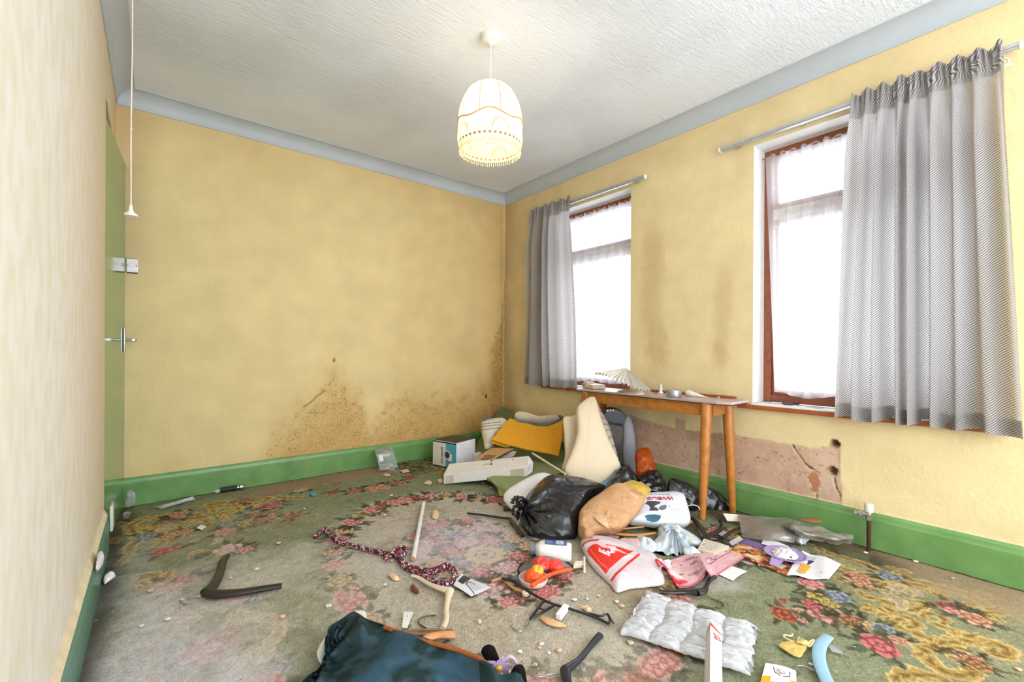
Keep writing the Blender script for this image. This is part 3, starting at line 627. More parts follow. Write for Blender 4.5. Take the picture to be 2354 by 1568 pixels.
def window(idx, w, label):
    y0, y1, z0, z1 = w; root = bpy.data.objects.new('window_%d' % idx, None); COL.objects.link(root); root['kind'] = 'structure'; root['label'] = label
    D = .155; T = .012
    build('reveal', MB().hexa((XR+.001, y0-T, z0), (D, 0, 0), (0, T, 0), (0, 0, z1-z0)), WHITEP, root, False); build('reveal', MB().hexa((XR+.001, y1, z0), (D, 0, 0), (0, T, 0), (0, 0, z1-z0)), WHITEP, root, False)
    build('reveal', MB().hexa((XR+.001, y0-T, z1), (D, 0, 0), (0, y1-y0+2*T, 0), (0, 0, T)), WHITEP, root, False)
    s = build('sill', MB().hexa((XR-.035, y0-.09, z0-.034), (.035+D, 0, 0), (0, y1-y0+.17, 0), (0, 0, .026)), SILLW, root, bevel=.004)
    build('sill_glare', MB().hexa((XR-.028, y0+.002, z0-.009), (.028+D, 0, 0), (0, y1-y0-.004, 0), (0, 0, .008)), WHITEP, s, False)  # white sheet paints the daylight glare on top of the wooden sill
    xf = XR+D; fw = .045; zt = z0+(z1-z0)*.72
    f = build('frame', MB().hexa((xf, y0, z0), (.06, 0, 0), (0, fw, 0), (0, 0, z1-z0)).hexa((xf, y1-fw, z0), (.06, 0, 0), (0, fw, 0), (0, 0, z1-z0)).hexa((xf, y0+fw, z0), (.06, 0, 0), (0, y1-y0-2*fw, 0), (0, 0, fw)).hexa((xf, y0+fw, z1-fw), (.06, 0, 0), (0, y1-y0-2*fw, 0), (0, 0, fw)), WOOD, root, bevel=.004)
    build('transom', MB().hexa((xf+.005, y0+fw, zt), (.05, 0, 0), (0, y1-y0-2*fw, 0), (0, 0, .07)), WHITEP, root, bevel=.004)
    def sash(za, zb):
        k = .032; ya, yb = y0+fw, y1-fw
        s = build('sash', MB().hexa((xf+.012, ya, za), (.035, 0, 0), (0, k, 0), (0, 0, zb-za)).hexa((xf+.012, yb-k, za), (.035, 0, 0), (0, k, 0), (0, 0, zb-za)).hexa((xf+.012, ya+k, za), (.035, 0, 0), (0, yb-ya-2*k, 0), (0, 0, k)).hexa((xf+.012, ya+k, zb-k), (.035, 0, 0), (0, yb-ya-2*k, 0), (0, 0, k)), WOOD, root, bevel=.003)
        build('pane', MB().box((xf+.03, (ya+yb)/2, (za+zb)/2), (.004, yb-ya-2*k+.01, zb-za-2*k+.01)), GLASS, s, False)
    sash(z0+fw, zt); sash(zt+.07, z1-fw)
    return root
window(1, W1, 'narrow far window in the right-hand wall'); window(2, W2, 'near window in the right-hand wall behind the grey curtain')

# ------------------------------------------------------------------ door
m, nt, b = newmat('green_door_gloss'); DOORP = m
tc = nd(nt, 'ShaderNodeTexCoord'); n1 = nd(nt, 'ShaderNodeTexNoise'); n1.inputs['Scale'].default_value = 5; n1.inputs['Detail'].default_value = 6; nt.links.new(tc.outputs['Object'], n1.inputs[0])
r = nd(nt, 'ShaderNodeValToRGB'); e = r.color_ramp.elements; e[0].position = .3; e[0].color = C4(104, 146, 88); e[1].position = .7; e[1].color = C4(116, 160, 98); nt.links.new(n1.outputs[0], r.inputs[0])
nt.links.new(r.outputs[0], b.inputs['Base Color']); b.inputs['Roughness'].default_value = .12; b.inputs['Specular IOR Level'].default_value = .55
droot = bpy.data.objects.new('door_1', None); COL.objects.link(droot); droot['kind'] = 'structure'; droot['label'] = 'glossy green painted door in the left-hand wall'
hin = np.array((XL-.002, DY0+.01, .012)); fre = np.array((-.150, YB-.028, .012)); ax = (fre-hin); wdt = np.linalg.norm(ax); ax = ax/wdt; nr = np.array((ax[1], -ax[0], 0))
dl = build('door_leaf', MB().hexa(hin-nr*.04, ax*wdt, nr*.04, (0, 0, 2.15)), DOORP, droot, False)
build('door_frame', MB().hexa((XL-.13, DY0, 0), (.12, 0, 0), (0, .012, 0), (0, 0, 2.26)).hexa((XL-.13, DY0, 2.17), (.125, 0, 0), (0, DY1-DY0+.04, 0), (0, 0, .12)), M('green_frame', (76, 118, 74), .35), droot, False)
CHROME = M('chrome', (205, 208, 212), .18, metal=1., var=.04); 
hp = hin+ax*(wdt-.055)+nr*.002+np.array((0, 0, 1.04))
pl_ = build('handle_plate', MB().hexa(hp-ax*.02-np.array((0, 0, .075)), ax*.04, nr*.008, (0, 0, .15)), CHROME, droot, bevel=.003)
build('door_handle', MB().tube([hp+nr*.006, hp+nr*.05, hp+nr*.056-ax*.012, hp+nr*.056-ax*.10], [.009, .009, .010, .008], 12), CHROME, droot)
# ================================================================== FIXTURES
def puff(name, outline, nrm, tf, tb, mat, parent=None, rings=14, seg=96, crease=0., cfreq=18., cseed=1, power=2.2, colfn=None, zmin=.002, smooth_out=True, kind=None, edge=0., noise=0., extra=None, angle=1.2):
    """cushion-like solid: closed outline of 3-d points, bulging tf along nrm and tb behind it"""
    Pn = spline(outline, 10, True) if smooth_out else [np.array(p, float) for p in outline]
    Pn = np.array(Pn); L = np.r_[0, np.cumsum(np.linalg.norm(np.diff(np.vstack([Pn, Pn[:1]]), axis=0), axis=1))]
    q = np.linspace(0, L[-1], seg, endpoint=False); Pc = np.vstack([Pn, Pn[:1]]); B = np.stack([np.interp(q, L, Pc[:, i]) for i in range(3)], -1)
    c = B.mean(0); N = np.array(nrm, float); N /= np.linalg.norm(N)
    S = np.linspace(0, 1, rings+1)[1:]; S = np.sin(S*math.pi/2)
    prof = lambda s: (1-s**power)**(1/power)*(1-edge)+edge
    front = [c+s*(B-c)+N*tf*prof(s) for s in S]; back = [c+s*(B-c)-N*tb*prof(s) for s in S[::-1]][(0 if edge else 1):]
    V = np.vstack([[c+N*tf]]+front+back+[[c-N*tb]]); k = len(front)+len(back)
    F = []
    for i in range(k-1):
        a = 1+i*seg+np.arange(seg); b = 1+i*seg+(np.arange(seg)+1) % seg; F.append(np.stack([a, b, b+seg, a+seg], -1))
    F = np.vstack(F).tolist(); n = len(V)
    F += [(0, 1+(j+1) % seg, 1+j) for j in range(seg)]+[(n-1, n-1-seg+j, n-1-seg+(j+1) % seg) for j in range(seg)]
    uvw = np.stack([(V-c)@RT, (V-c)@np.array((0, 0, 1.)), (V-c)@N], -1)
    if crease: V = V+crumple(V, cseed, cfreq)[:, None]*crease*(N*.8+np.array((0, 0, .3)))+ (crumple(V, cseed+9, cfreq*.7)*crease*.5)[:, None]*RT
    if noise: V = V+(np.array([mnoise.noise(Vector(p)*6.) for p in V])*noise)[:, None]*N
    if extra is not None: V = extra(V, c, N)
    V[:, 2] = np.maximum(V[:, 2], zmin)
    me = bpy.data.meshes.new(name); me.from_pydata(V.tolist(), [], F); me.update()
    if colfn is not None:
        a = me.color_attributes.new('Col', 'FLOAT_COLOR', 'POINT'); cc = np.ones((len(V), 4), np.float32); cc[:, :3] = np.clip(colfn(V, uvw), 0, 1); a.data.foreach_set('color', cc.ravel())
    bm = bmesh.new(); bm.from_mesh(me); bmesh.ops.recalc_face_normals(bm, faces=bm.faces); bm.to_mesh(me); bm.free()
    return finish(name, me, mat, parent, True, angle=angle, kind=kind)
def sheet(name, corners, mat, parent=None, nu=24, nv=24, colfn=None, zfn=None, thick=.0012, warp=None, kind=None):
    """thin sheet over four corner points A B C D (u along A-B, v along A-D) with printed colours and curl"""
    A, B, C, D = [np.array(p, float) for p in corners]
    U, Vv = np.meshgrid(np.linspace(0, 1, nu), np.linspace(0, 1, nv), indexing='ij'); u = U[..., None]; v = Vv[..., None]
    P = A*(1-u)*(1-v)+B*u*(1-v)+C*u*v+D*(1-u)*v
    N = np.cross(B-A, D-A); N /= np.linalg.norm(N); N = N if N[2] >= -1e-3 else -N
    if zfn is not None: P = P+N*np.asarray(zfn(U, Vv))[..., None]
    if warp is not None: P = warp(P, U, Vv)
    P = P.reshape(-1, 3); n = len(P); F = grid_faces(nu, nv)
    i = np.arange(n).reshape(nu, nv); ring = np.concatenate([i[:-1, 0], i[-1, :-1], i[:0:-1, -1], i[0, :0:-1]])
    V = np.vstack([P, P-N*thick]); F = np.vstack([F, F[:, ::-1]+n, np.stack([ring, np.roll(ring, -1), np.roll(ring, -1)+n, ring+n], -1)])
    col = None
    if colfn is not None: c = np.asarray(colfn(U, Vv)).reshape(-1, 3); col = np.vstack([c, c])
    me = np_mesh(name, V, F, col)
    bm = bmesh.new(); bm.from_mesh(me); bmesh.ops.recalc_face_normals(bm, faces=bm.faces); bm.to_mesh(me); bm.free()
    return finish(name, me, mat, parent, True, kind=kind)
def canvas(U, base): 
    c = np.empty(U.shape+(3,)); c[:] = lin(base); return c
def mixc(c, m, rgb): k = np.clip(m, 0, 1)[..., None]; return c*(1-k)+lin(rgb)*k
def rect(U, V, u0, u1, v0, v1): return ((U > u0) & (U < u1) & (V > v0) & (V < v1)).astype(float)
def lines(U, V, u0, u1, v0, v1, n, duty=.5, seed=1):
    """rows of small print"""
    t = (V-v0)/(v1-v0)*n; row = np.floor(t); r = np.random.RandomState(seed); ends = u0+(u1-u0)*(.55+.45*r.rand(max(n, 1)))
    e = ends[np.clip(row.astype(int), 0, n-1)]
    return (((t-row) < duty) & (U > u0) & (U < e) & (V > v0) & (V < v1))*(.5+.5*(vnoise(U*120, row*7.3, seed) > .4))
def text(name, body, size, origin, xdir, ydir, mat, parent, ext=.0004, align='LEFT'):
    cu = bpy.data.curves.new(name, 'FONT'); cu.body = body; cu.size = size; cu.extrude = ext; cu.align_x = align
    o = bpy.data.objects.new(name, cu); COL.objects.link(o); cu.materials.append(mat)
    x = Vector(xdir).normalized(); y = Vector(ydir); y = (y-x*y.dot(x)).normalized(); z = x.cross(y)
    o.matrix_world = Matrix(((x.x, y.x, z.x, origin[0]), (x.y, y.y, z.y, origin[1]), (x.z, y.z, z.z, origin[2]), (0, 0, 0, 1)))
    bpy.context.view_layer.update()
    me = bpy.data.meshes.new_from_object(o); mw = o.matrix_world.copy(); bpy.data.objects.remove(o, do_unlink=True)
    o = bpy.data.objects.new(name, me); COL.objects.link(o); me.transform(mw)
    if not me.materials: me.materials.append(mat)
    if parent is not None: o.parent = parent
    return o

# ------------------------------------------------------------------ pendant lamp
lp = fl(1128, 84, ZC); LX, LY = lp[0], lp[1]; LD = float((lp-O)@FW)
lamp = empty('pendant_lamp', 'lit cream fabric pendant lampshade with lace skirt and bead fringe', 'lamp')
WPL = M('white_plastic', (238, 236, 230), .35, var=.03)
rr = build('ceiling_rose', MB().lathe([(.052, ZC), (.052, ZC-.012), (.048, ZC-.018), (.044, ZC-.030), (.020, ZC-.034), (.008, ZC-.042), (.006, ZC-.05)], (LX, LY, 0), 32), WPL, lamp)
z_top = at(1125, 193, LD)[2]; z_bot = at(1125, 345, LD)[2]; R = 74/FPX*LD
build('cord', MB().tube([(LX, LY, ZC-.04), (LX+.001, LY, (ZC+z_top)/2), (LX, LY, z_top-.02)], .0035, 8), M('cord_white', (232, 228, 220), .5), lamp)
build('bulb_holder', MB().lathe([(.012, z_top+.01), (.018, z_top-.02), (.02, z_top-.06), (.0, z_top-.06)], (LX, LY, 0), 20), WPL, lamp)
m, nt, b = newmat('bulb_glow'); b.inputs['Emission Color'].default_value = (1, .82, .55, 1); b.inputs['Emission Strength'].default_value = 12.; b.inputs['Base Color'].default_value = (1, .95, .85, 1)
m.cycles.emission_sampling = 'NONE'
zb = z_top-.115
build('bulb', MB().lathe([(.0, zb+.06), (.012, zb+.055), (.014, zb+.03), (.026, zb+.005), (.03, zb-.012), (.026, zb-.03), (.012, zb-.04), (.0, zb-.042)], (LX, LY, 0), 20), m, lamp)
pl = bpy.data.lights.new('lamp_light', 'POINT'); pl.energy = 4; pl.color = (1, .9, .74); pl.shadow_soft_size = .04
plo = bpy.data.objects.new('lamp_light', pl); COL.objects.link(plo); plo.location = (LX, LY, zb-.05); plo.parent = lamp
def fabric(name, rgb, tr=.55, dots=False):
    m, nt, b = newmat(name); out = nt.nodes['Material Output']; base = (*lin(rgb), 1)
    b.inputs['Base Color'].default_value = base; b.inputs['Roughness'].default_value = .9
    t = nd(nt, 'ShaderNodeBsdfTranslucent'); t.inputs[0].default_value = base; mx = nd(nt, 'ShaderNodeMixShader'); mx.inputs[0].default_value = tr
    nt.links.new(b.outputs[0], mx.inputs[1]); nt.links.new(t.outputs[0], mx.inputs[2]); nt.links.new(mx.outputs[0], out.inputs[0])
    tc = nd(nt, 'ShaderNodeTexCoord'); n = nd(nt, 'ShaderNodeTexNoise'); n.inputs['Scale'].default_value = 60; nt.links.new(tc.outputs['Object'], n.inputs[0])
    r = nd(nt, 'ShaderNodeValToRGB'); r.color_ramp.elements[0].position = .3; r.color_ramp.elements[0].color = (*(lin(rgb)*.86), 1); r.color_ramp.elements[1].position = .6; r.color_ramp.elements[1].color = base
    nt.links.new(n.outputs[0], r.inputs[0]); nt.links.new(r.outputs[0], t.inputs[0]); nt.links.new(r.outputs[0], b.inputs['Base Color'])
    return m
FAB = fabric('cream_shade_fabric', (250, 240, 214), .6); LACE = fabric('lace_fabric', (246, 232, 196), .55); TRIMF = fabric('shade_trim', (232, 196, 150), .35); HOLE = fabric('eyelet', (176, 128, 84), .3)
H = z_top-z_bot; zm = z_bot+H*.36
def dome_r(t): return max(.018, R*math.sin(math.pi/2*min(1, 1.03*t)**.72))       # t: 0 at the top, 1 at the waist
npan = 10
for k in range(npan):                      # fabric gores between the wire ribs
    V = []; F = []; na, nt_ = 9, 16
    for i in range(nt_):
        t = i/(nt_-1); zz = z_top-(z_top-zm)*t**1.5 if t > 0 else z_top
        for j in range(na):
            w = (k+j/(na-1))*2*math.pi/npan; rr_ = dome_r(t)*(1-.03*math.sin(math.pi*j/(na-1)))
            V.append((LX+rr_*math.cos(w), LY+rr_*math.sin(w), zz))
    for i in range(nt_-1):
        for j in range(na-1): F.append((i*na+j, i*na+j+1, (i+1)*na+j+1, (i+1)*na+j))
    build('shade_panel', MB().add(V, F), FAB, lamp, fixn=False)
    w = k*2*math.pi/npan
    build('shade_rib', MB().tube([(LX+dome_r(t)*math.cos(w), LY+dome_r(t)*math.sin(w), z_top-(z_top-zm)*t**1.5) for t in [i/11 for i in range(12)]], .0022, 6), TRIMF, lamp)
skirt = build('shade_skirt', MB().lathe([(R*.985, zm), (R*1.0, zm-(zm-z_bot)*.3), (R*1.015, zm-(zm-z_bot)*.55), (R*.99, zm-(zm-z_bot)*.8), (R*.95, z_bot)], (LX, LY, 0), 48), LACE, lamp)
skirt.data.polygons.foreach_set('use_smooth', [True]*len(skirt.data.polygons))
bm = bmesh.new(); bm.from_mesh(skirt.data); bmesh.ops.delete(bm, geom=[f for f in bm.faces if len(f.verts) > 4], context='FACES'); bm.to_mesh(skirt.data); bm.free()
build('waist_band', MB().tube([(LX+R*1.0*math.cos(w), LY+R*1.0*math.sin(w), zm+.012*math.sin(w*5)) for w in [i*math.pi/30 for i in range(61)]], .0045, 6, caps=False), TRIMF, lamp)
mb = MB(); zo = z_bot+.022
for k in range(40):                        # row of oval eyelets and the lace arches above it
    w = k*2*math.pi/40; a = np.array((math.cos(w), math.sin(w), 0)); tv = np.array((-math.sin(w), math.cos(w), 0)); c0 = np.array((LX, LY, zo-.004))
    for rr_ in (R*.992, R*.945): mb.add([c0+a*rr_+tv*.0075*math.cos(q)+np.array((0, 0, .005*math.sin(q))) for q in [i*math.pi/5 for i in range(10)]], [tuple(range(10))])
build('eyelet_row', mb, HOLE, skirt, False, kind='stuff')
mb = MB()
for k in range(5):
    for q in range(15):
        ph = q/14*math.pi; w = (k+.5)*2*math.pi/5+.24*math.cos(ph); zq = z_bot+.038+.045*math.sin(ph)
        a = np.array((math.cos(w), math.sin(w), 0)); tv = np.array((-math.sin(w), math.cos(w), 0)); c0 = np.array((LX, LY, zq))
        for dz, rr_ in ((0, R*1.018), (.010, R*1.018), (0, R*.965), (.010, R*.965)): mb.add([c0+a*rr_+tv*.0024*math.cos(s)+np.array((0, 0, .0024*math.sin(s)+dz)) for s in [i*math.pi/3 for i in range(6)]], [tuple(range(6))])
build('lace_holes', mb, HOLE, skirt, False, kind='stuff')
mb = MB()
for k in range(84):
    w = k*2*math.pi/84; c0 = np.array((LX+R*.955*math.cos(w), LY+R*.955*math.sin(w), z_bot)); L = .020+.004*math.sin(k*2.4)
    mb.tube([c0, c0-np.array((0, 0, L*.6)), c0-np.array((0, 0, L))], [.0016, .0022, .0035], 5)
build('bead_fringe', mb, LACE, lamp, kind='stuff')

# ------------------------------------------------------------------ pull-cord switch, wall switch
pd = 1.68; kn = at(301, 487, pd)
pc = empty('pull_cord_switch', 'long white pull cord with bell-shaped handle hanging near the door', 'pull cord')
top = np.array((kn[0]+.001, kn[1], ZC-.004))
build('cord', MB().tube([top, kn+np.array((.002, 0, .62)), kn+np.array((-.001, 0, .30)), kn+np.array((0, 0, .02))], .0022, 8), M('cord_peach', (236, 214, 196), .6), pc)
build('switch_housing', MB().lathe([(.036, ZC), (.036, ZC-.022), (.028, ZC-.034), (.006, ZC-.036)], (kn[0], kn[1], 0), 24), WPL, pc)
build('pull_handle', MB().lathe([(.004, .026), (.0055, .018), (.006, .006), (.0105, -.002), (.019, -.008), (.0205, -.012), (.019, -.016), (.008, -.014), (.0, -.013)], kn, 24), WPL, pc)
build('cord_knot', MB().lathe([(.0, .006), (.0042, .003), (.0042, -.003), (.0, -.006)], kn+np.array((-.0005, 0, .31)), 10), M('cord_peach', (236, 214, 196), .6), pc)
c = wb(304.5, 611); ls = empty('light_switch', 'tarnished metal double light switch plate on back wall corner', 'light switch')
sw, sh = .030, .048
build('plate', MB().hexa((c[0]-sw, YB-.009, c[2]-sh+.004), (2*sw, 0, 0), (0, .006, 0), (0, 0, 2*sh-.008)), M('brushed_plate', (186, 178, 176), .35, metal=.6, var=.1, vscale=30), ls, bevel=.002)
build('pattress', MB().hexa((c[0]-sw+.004, YB-.006, c[2]-sh-.002), (2*sw-.008, 0, 0), (0, .005, 0), (0, 0, 2*sh)), M('dark_gap', (70, 58, 46), .7), ls)
for dx in (-.017,): build('toggle', MB().hexa((c[0]+dx-.006, YB-.018, c[2]-.012), (.012, 0, 0), (0, .010, .004), (0, 0, .020)), WPL, ls, bevel=.002)
build('screw', MB().lathe([(.0, 0), (.0035, 0), (.0035, .003), (0, .003)], (c[0]+.019, YB-.0115, c[2]), 10, ax=((1, 0, 0), (0, 0, 1), (0, 1, 0))), M('dark_gap', (70, 58, 46), .7), ls)

# ------------------------------------------------------------------ curtain rails
ALU = M('rail_aluminium', (196, 196, 200), .35, metal=.7, var=.06)
def rail(y0, y1, z, label):
    o = empty('curtain_rail', label, 'curtain rail', 'curtain rails above the windows'); x = XR-.050
    build('rail', MB().hexa((x-.010, y0, z), (.020, 0, 0), (0, y1-y0, 0), (0, 0, .006)).hexa((x-.012, y0, z+.007), (.006, 0, 0), (0, y1-y0, 0), (0, 0, .016)).hexa((x+.004, y0, z+.005), (.006, 0, 0), (0, y1-y0, 0), (0, 0, .02)), ALU, o, False)
    for y in np.linspace(y0+.1, y1-.1, 4): build('bracket', MB().hexa((x+.006, y-.008, z+.004), (XR-x-.004, 0, 0), (0, .016, 0), (0, 0, .014)), ALU, o, False)
    for y in (y0, y1): build('end_stop', MB().hexa((x-.014, y-.006, z-.004), (.028, 0, 0), (0, .012, 0), (0, 0, .028)), WPL, o, bevel=.002)
    return o
rail(1.985, 3.26, 2.288, 'aluminium curtain rail above the far window'); rail(.137, 1.42, 2.288, 'long aluminium curtain rail above the near window')

# ------------------------------------------------------------------ curtains
def tweed(name):
    m, nt, b = newmat(name); out = nt.nodes['Material Output']
    uv = nd(nt, 'ShaderNodeAttribute', attribute_name='cloth'); sep = nd(nt, 'ShaderNodeSeparateXYZ'); nt.links.new(uv.outputs['Vector'], sep.inputs[0])
    k1 = nd(nt, 'ShaderNodeMath', operation='MULTIPLY_ADD'); nt.links.new(sep.outputs[0], k1.inputs[0]); k1.inputs[1].default_value = -.75; nt.links.new(sep.outputs[1], k1.inputs[2])
    k2 = nd(nt, 'ShaderNodeMath', operation='MULTIPLY'); nt.links.new(k1.outputs[0], k2.inputs[0]); k2.inputs[1].default_value = 2*math.pi/.0115
    sn = nd(nt, 'ShaderNodeMath', operation='SINE'); nt.links.new(k2.outputs[0], sn.inputs[0])
    n = nd(nt, 'ShaderNodeTexNoise'); n.inputs['Scale'].default_value = 240; n.inputs['Detail'].default_value = 2; nt.links.new(uv.outputs['Vector'], n.inputs[0])
    ad = nd(nt, 'ShaderNodeMath', operation='MULTIPLY_ADD'); nt.links.new(n.outputs[0], ad.inputs[0]); ad.inputs[1].default_value = 2.2; ad.inputs[2].default_value = -1.1
    sm = nd(nt, 'ShaderNodeMath', operation='ADD'); nt.links.new(sn.outputs[0], sm.inputs[0]); nt.links.new(ad.outputs[0], sm.inputs[1])
    r = nd(nt, 'ShaderNodeValToRGB'); e = r.color_ramp.elements; e[0].position = 0; e[0].color = C4(116, 108, 106); e[1].position = 1.; e[1].color = C4(232, 228, 226)
    mr = nd(nt, 'ShaderNodeMapRange'); mr.inputs[1].default_value = -1.3; mr.inputs[2].default_value = 1.1; nt.links.new(sm.outputs[0], mr.inputs[0]); nt.links.new(mr.outputs[0], r.inputs[0]); nt.links.new(r.outputs[0], b.inputs['Base Color'])
    b.inputs['Roughness'].default_value = .95; b.inputs['Specular IOR Level'].default_value = .1
    t = nd(nt, 'ShaderNodeBsdfTranslucent'); nt.links.new(r.outputs[0], t.inputs[0]); mx = nd(nt, 'ShaderNodeMixShader'); mx.inputs[0].default_value = .56
    nt.links.new(b.outputs[0], mx.inputs[1]); nt.links.new(t.outputs[0], mx.inputs[2]); nt.links.new(mx.outputs[0], out.inputs[0]); return m
TWEED = tweed('grey_tweed')
def drape(name, label, ytop, ybot, ztop, zbot, folds, amp, seed, group, hem=.06, xoff=.075, xbow=0.):
    """pleated hanging cloth: folds = fold positions along the width"""
    root = empty(name, label, 'curtain', group); ns, nt_ = 260, 70; r = np.random.RandomState(seed)
    S, T = np.meshgrid(np.linspace(0, 1, ns), np.linspace(0, 1, nt_), indexing='ij')
    ws = r.rand(folds)+.45; ed = np.r_[0, np.cumsum(ws)]/ws.sum(); ph = np.interp(S+.02*np.sin(T*2+S*9)*T, ed, np.arange(folds+1))
    am = np.interp(S, (ed[1:]+ed[:-1])/2, .5+.9*r.rand(folds))
    head = sstep(.10, .02, T); wv = np.cos(2*math.pi*ph); wv = np.sign(wv)*np.abs(wv)**.7
    X = -amp*am*wv*(.35+.65*sstep(0, .25, T))*(1-.55*head)-.006*np.sin(2*math.pi*S*folds*3.2+1)*head
    X = X+.018*np.sin(S*7+T*5+seed)*T+xbow*T*T
    Yt = ytop[0]+(ytop[1]-ytop[0])*S; Yb_ = ybot[0]+(ybot[1]-ybot[0])*S; k = T**.8; Y = Yt*(1-k)+Yb_*k+.010*np.sin(2*math.pi*ph+1.2)*sstep(0, .2, T)
    Z = ztop+(.012*np.sin(2*math.pi*S*folds*1.0+2)+.01*vnoise(S*14, S*0, seed))*head*(1-T*8).clip(0, 1)+(zbot-ztop)*T+.010*np.sin(ph*3.1)*T
    P = np.stack([XR-xoff+X, Y, Z], -1)
    arc = np.cumsum(np.linalg.norm(np.diff(P, axis=0, prepend=P[:1]), axis=2), axis=0)
    def mk(nm, sl, off, par):
        p = P[:, sl].copy(); p[..., 0] -= off; a_, b_ = p.shape[:2]
        V = p.reshape(-1, 3); me = np_mesh(nm, V, grid_faces(a_, b_))
        at_ = me.attributes.new('cloth', 'FLOAT_VECTOR', 'POINT'); q = np.zeros((len(V), 3), np.float32); q[:, 0] = arc[:, sl].ravel(); q[:, 1] = Z[:, sl].ravel(); at_.data.foreach_set('vector', q.ravel())
        return finish(nm, me, TWEED, par)
    body = mk('curtain_cloth', slice(0, nt_), 0, root)
    mk('hem', slice(nt_-4, nt_), -.004, body); mk('heading_tape', slice(0, 6), -.004, body)
    return root
drape('window_curtain', 'short grey tweed curtain bunched at the left of the far window', (3.25, 2.735), (3.28, 2.62), 2.345, .675, 5, .044, 5, 'grey tweed curtains')
drape('window_curtain', 'wide grey tweed curtain covering the right half of the near window', (.715, .19), (.765, .118), 2.325, .655, 8, .044, 18, 'grey tweed curtains')
# hook hanging out of the near curtain's heading tape
hk = wr(2303, 145, .05); o = build('curtain_hook', MB().tube([hk+np.array((0, .02*math.cos(a), .018*math.sin(a))) for a in [i*.5 for i in range(12)]]+[hk+np.array((0, -.03, -.02))], .004, 7), WPL); tag(o, 'looped white cord and hook dangling beside the near curtain top', 'curtain hook')

# ------------------------------------------------------------------ net curtains
def net_mat():
    m, nt, b = newmat('net_lace'); out = nt.nodes['Material Output']
    uv = nd(nt, 'ShaderNodeTexCoord'); sep = nd(nt, 'ShaderNodeSeparateXYZ'); nt.links.new(uv.outputs['Object'], sep.inputs[0])
    v = nd(nt, 'ShaderNodeTexVoronoi'); v.inputs['Scale'].default_value = 26; nt.links.new(uv.outputs['Object'], v.inputs[0])
    mr = nd(nt, 'ShaderNodeMapRange'); mr.inputs[1].default_value = .10; mr.inputs[2].default_value = .16; mr.inputs[3].default_value = .85; mr.inputs[4].default_value = .62; nt.links.new(v.outputs['Distance'], mr.inputs[0])
    tr = nd(nt, 'ShaderNodeBsdfTransparent'); tl = nd(nt, 'ShaderNodeBsdfTranslucent'); tl.inputs[0].default_value = (.94, .93, .96, 1); df = nd(nt, 'ShaderNodeBsdfDiffuse'); df.inputs[0].default_value = (.92, .90, .93, 1)
    a = nd(nt, 'ShaderNodeMixShader'); a.inputs[0].default_value = .28; nt.links.new(tl.outputs[0], a.inputs[1]); nt.links.new(df.outputs[0], a.inputs[2])
    c = nd(nt, 'ShaderNodeMixShader'); nt.links.new(mr.outputs[0], c.inputs[0]); nt.links.new(tr.outputs[0], c.inputs[1]); nt.links.new(a.outputs[0], c.inputs[2]); nt.links.new(c.outputs[0], out.inputs[0]); return m
NET = net_mat()
def net(w, label, lift, pull):
    root = empty('net_curtain', label, 'net curtain', 'white net curtains'); y0, y1, z0, z1 = w; ns, nt_ = 160, 40
    S, T = np.meshgrid(np.linspace(0, 1, ns), np.linspace(0, 1, nt_), indexing='ij')
    X = XR+.115+.014*np.sin(S*2*math.pi*9+.6*np.sin(T*3))*(.4+.6*T)+.005*np.sin(S*2*math.pi*23)*(1-T*.6)
    Y = y0+.02+(y1-y0-.04)*S-pull*T*S**6*.06; Z = z1-.045+.008*np.sin(S*2*math.pi*16)*(1-T)+(z0+.030-z1+.045)*T+lift*T*(.3+.7*np.sin(S*7+1)**2)*.04
    me = np_mesh('net_cloth', np.stack([X, Y, Z], -1).reshape(-1, 3), grid_faces(ns, nt_)); finish('net_cloth', me, NET, root)
    build('wire', MB().tube([(XR+.118, y0+.002, z1-.052), (XR+.118, (y0+y1)/2, z1-.058), (XR+.118, y1-.002, z1-.052)], .003, 8), M('net_wire', (120, 92, 70), .5), root)
net(W1, 'white net curtain hanging inside the far window', .6, .4); net(W2, 'white lace net curtain hanging inside the near window', 1., 1.)

# ------------------------------------------------------------------ capped radiator valve and pipe
pb = fl(1997, 1265); vt = at(1992, 1168, float((pb-O)@FW))
rv = empty('radiator_valve', 'capped radiator valve on a short brown pipe rising from carpet', 'valve'); px_, py_ = pb[0], pb[1]; zt = vt[2]
build('pipe', MB().tube([(px_, py_, -.02), (px_, py_, zt-.06)], .0095, 14), M('brown_pipe', (72, 40, 28), .4), rv)
build('valve_body', MB().lathe([(.010, -.062), (.014, -.060), (.014, -.046), (.011, -.044), (.013, -.03), (.010, -.02)], (px_, py_, zt), 14).tube([(px_, py_, zt-.035), (px_, py_+.045, zt-.035)], [.010, .010], 12), CHROME, rv)
build('union_nut', MB().tube([(px_, py_+.022, zt-.035), (px_, py_+.038, zt-.035)], .0155, 6), CHROME, rv); build('union_nut', MB().tube([(px_, py_+.046, zt-.035), (px_, py_+.058, zt-.035)], .014, 6), CHROME, rv)
build('valve_cap', MB().lathe([(.013, -.022), (.018, -.018), (.020, .018), (.016, .024), (.0, .025)], (px_, py_, zt), 20), M('cap_white', (226, 222, 206), .4), rv)

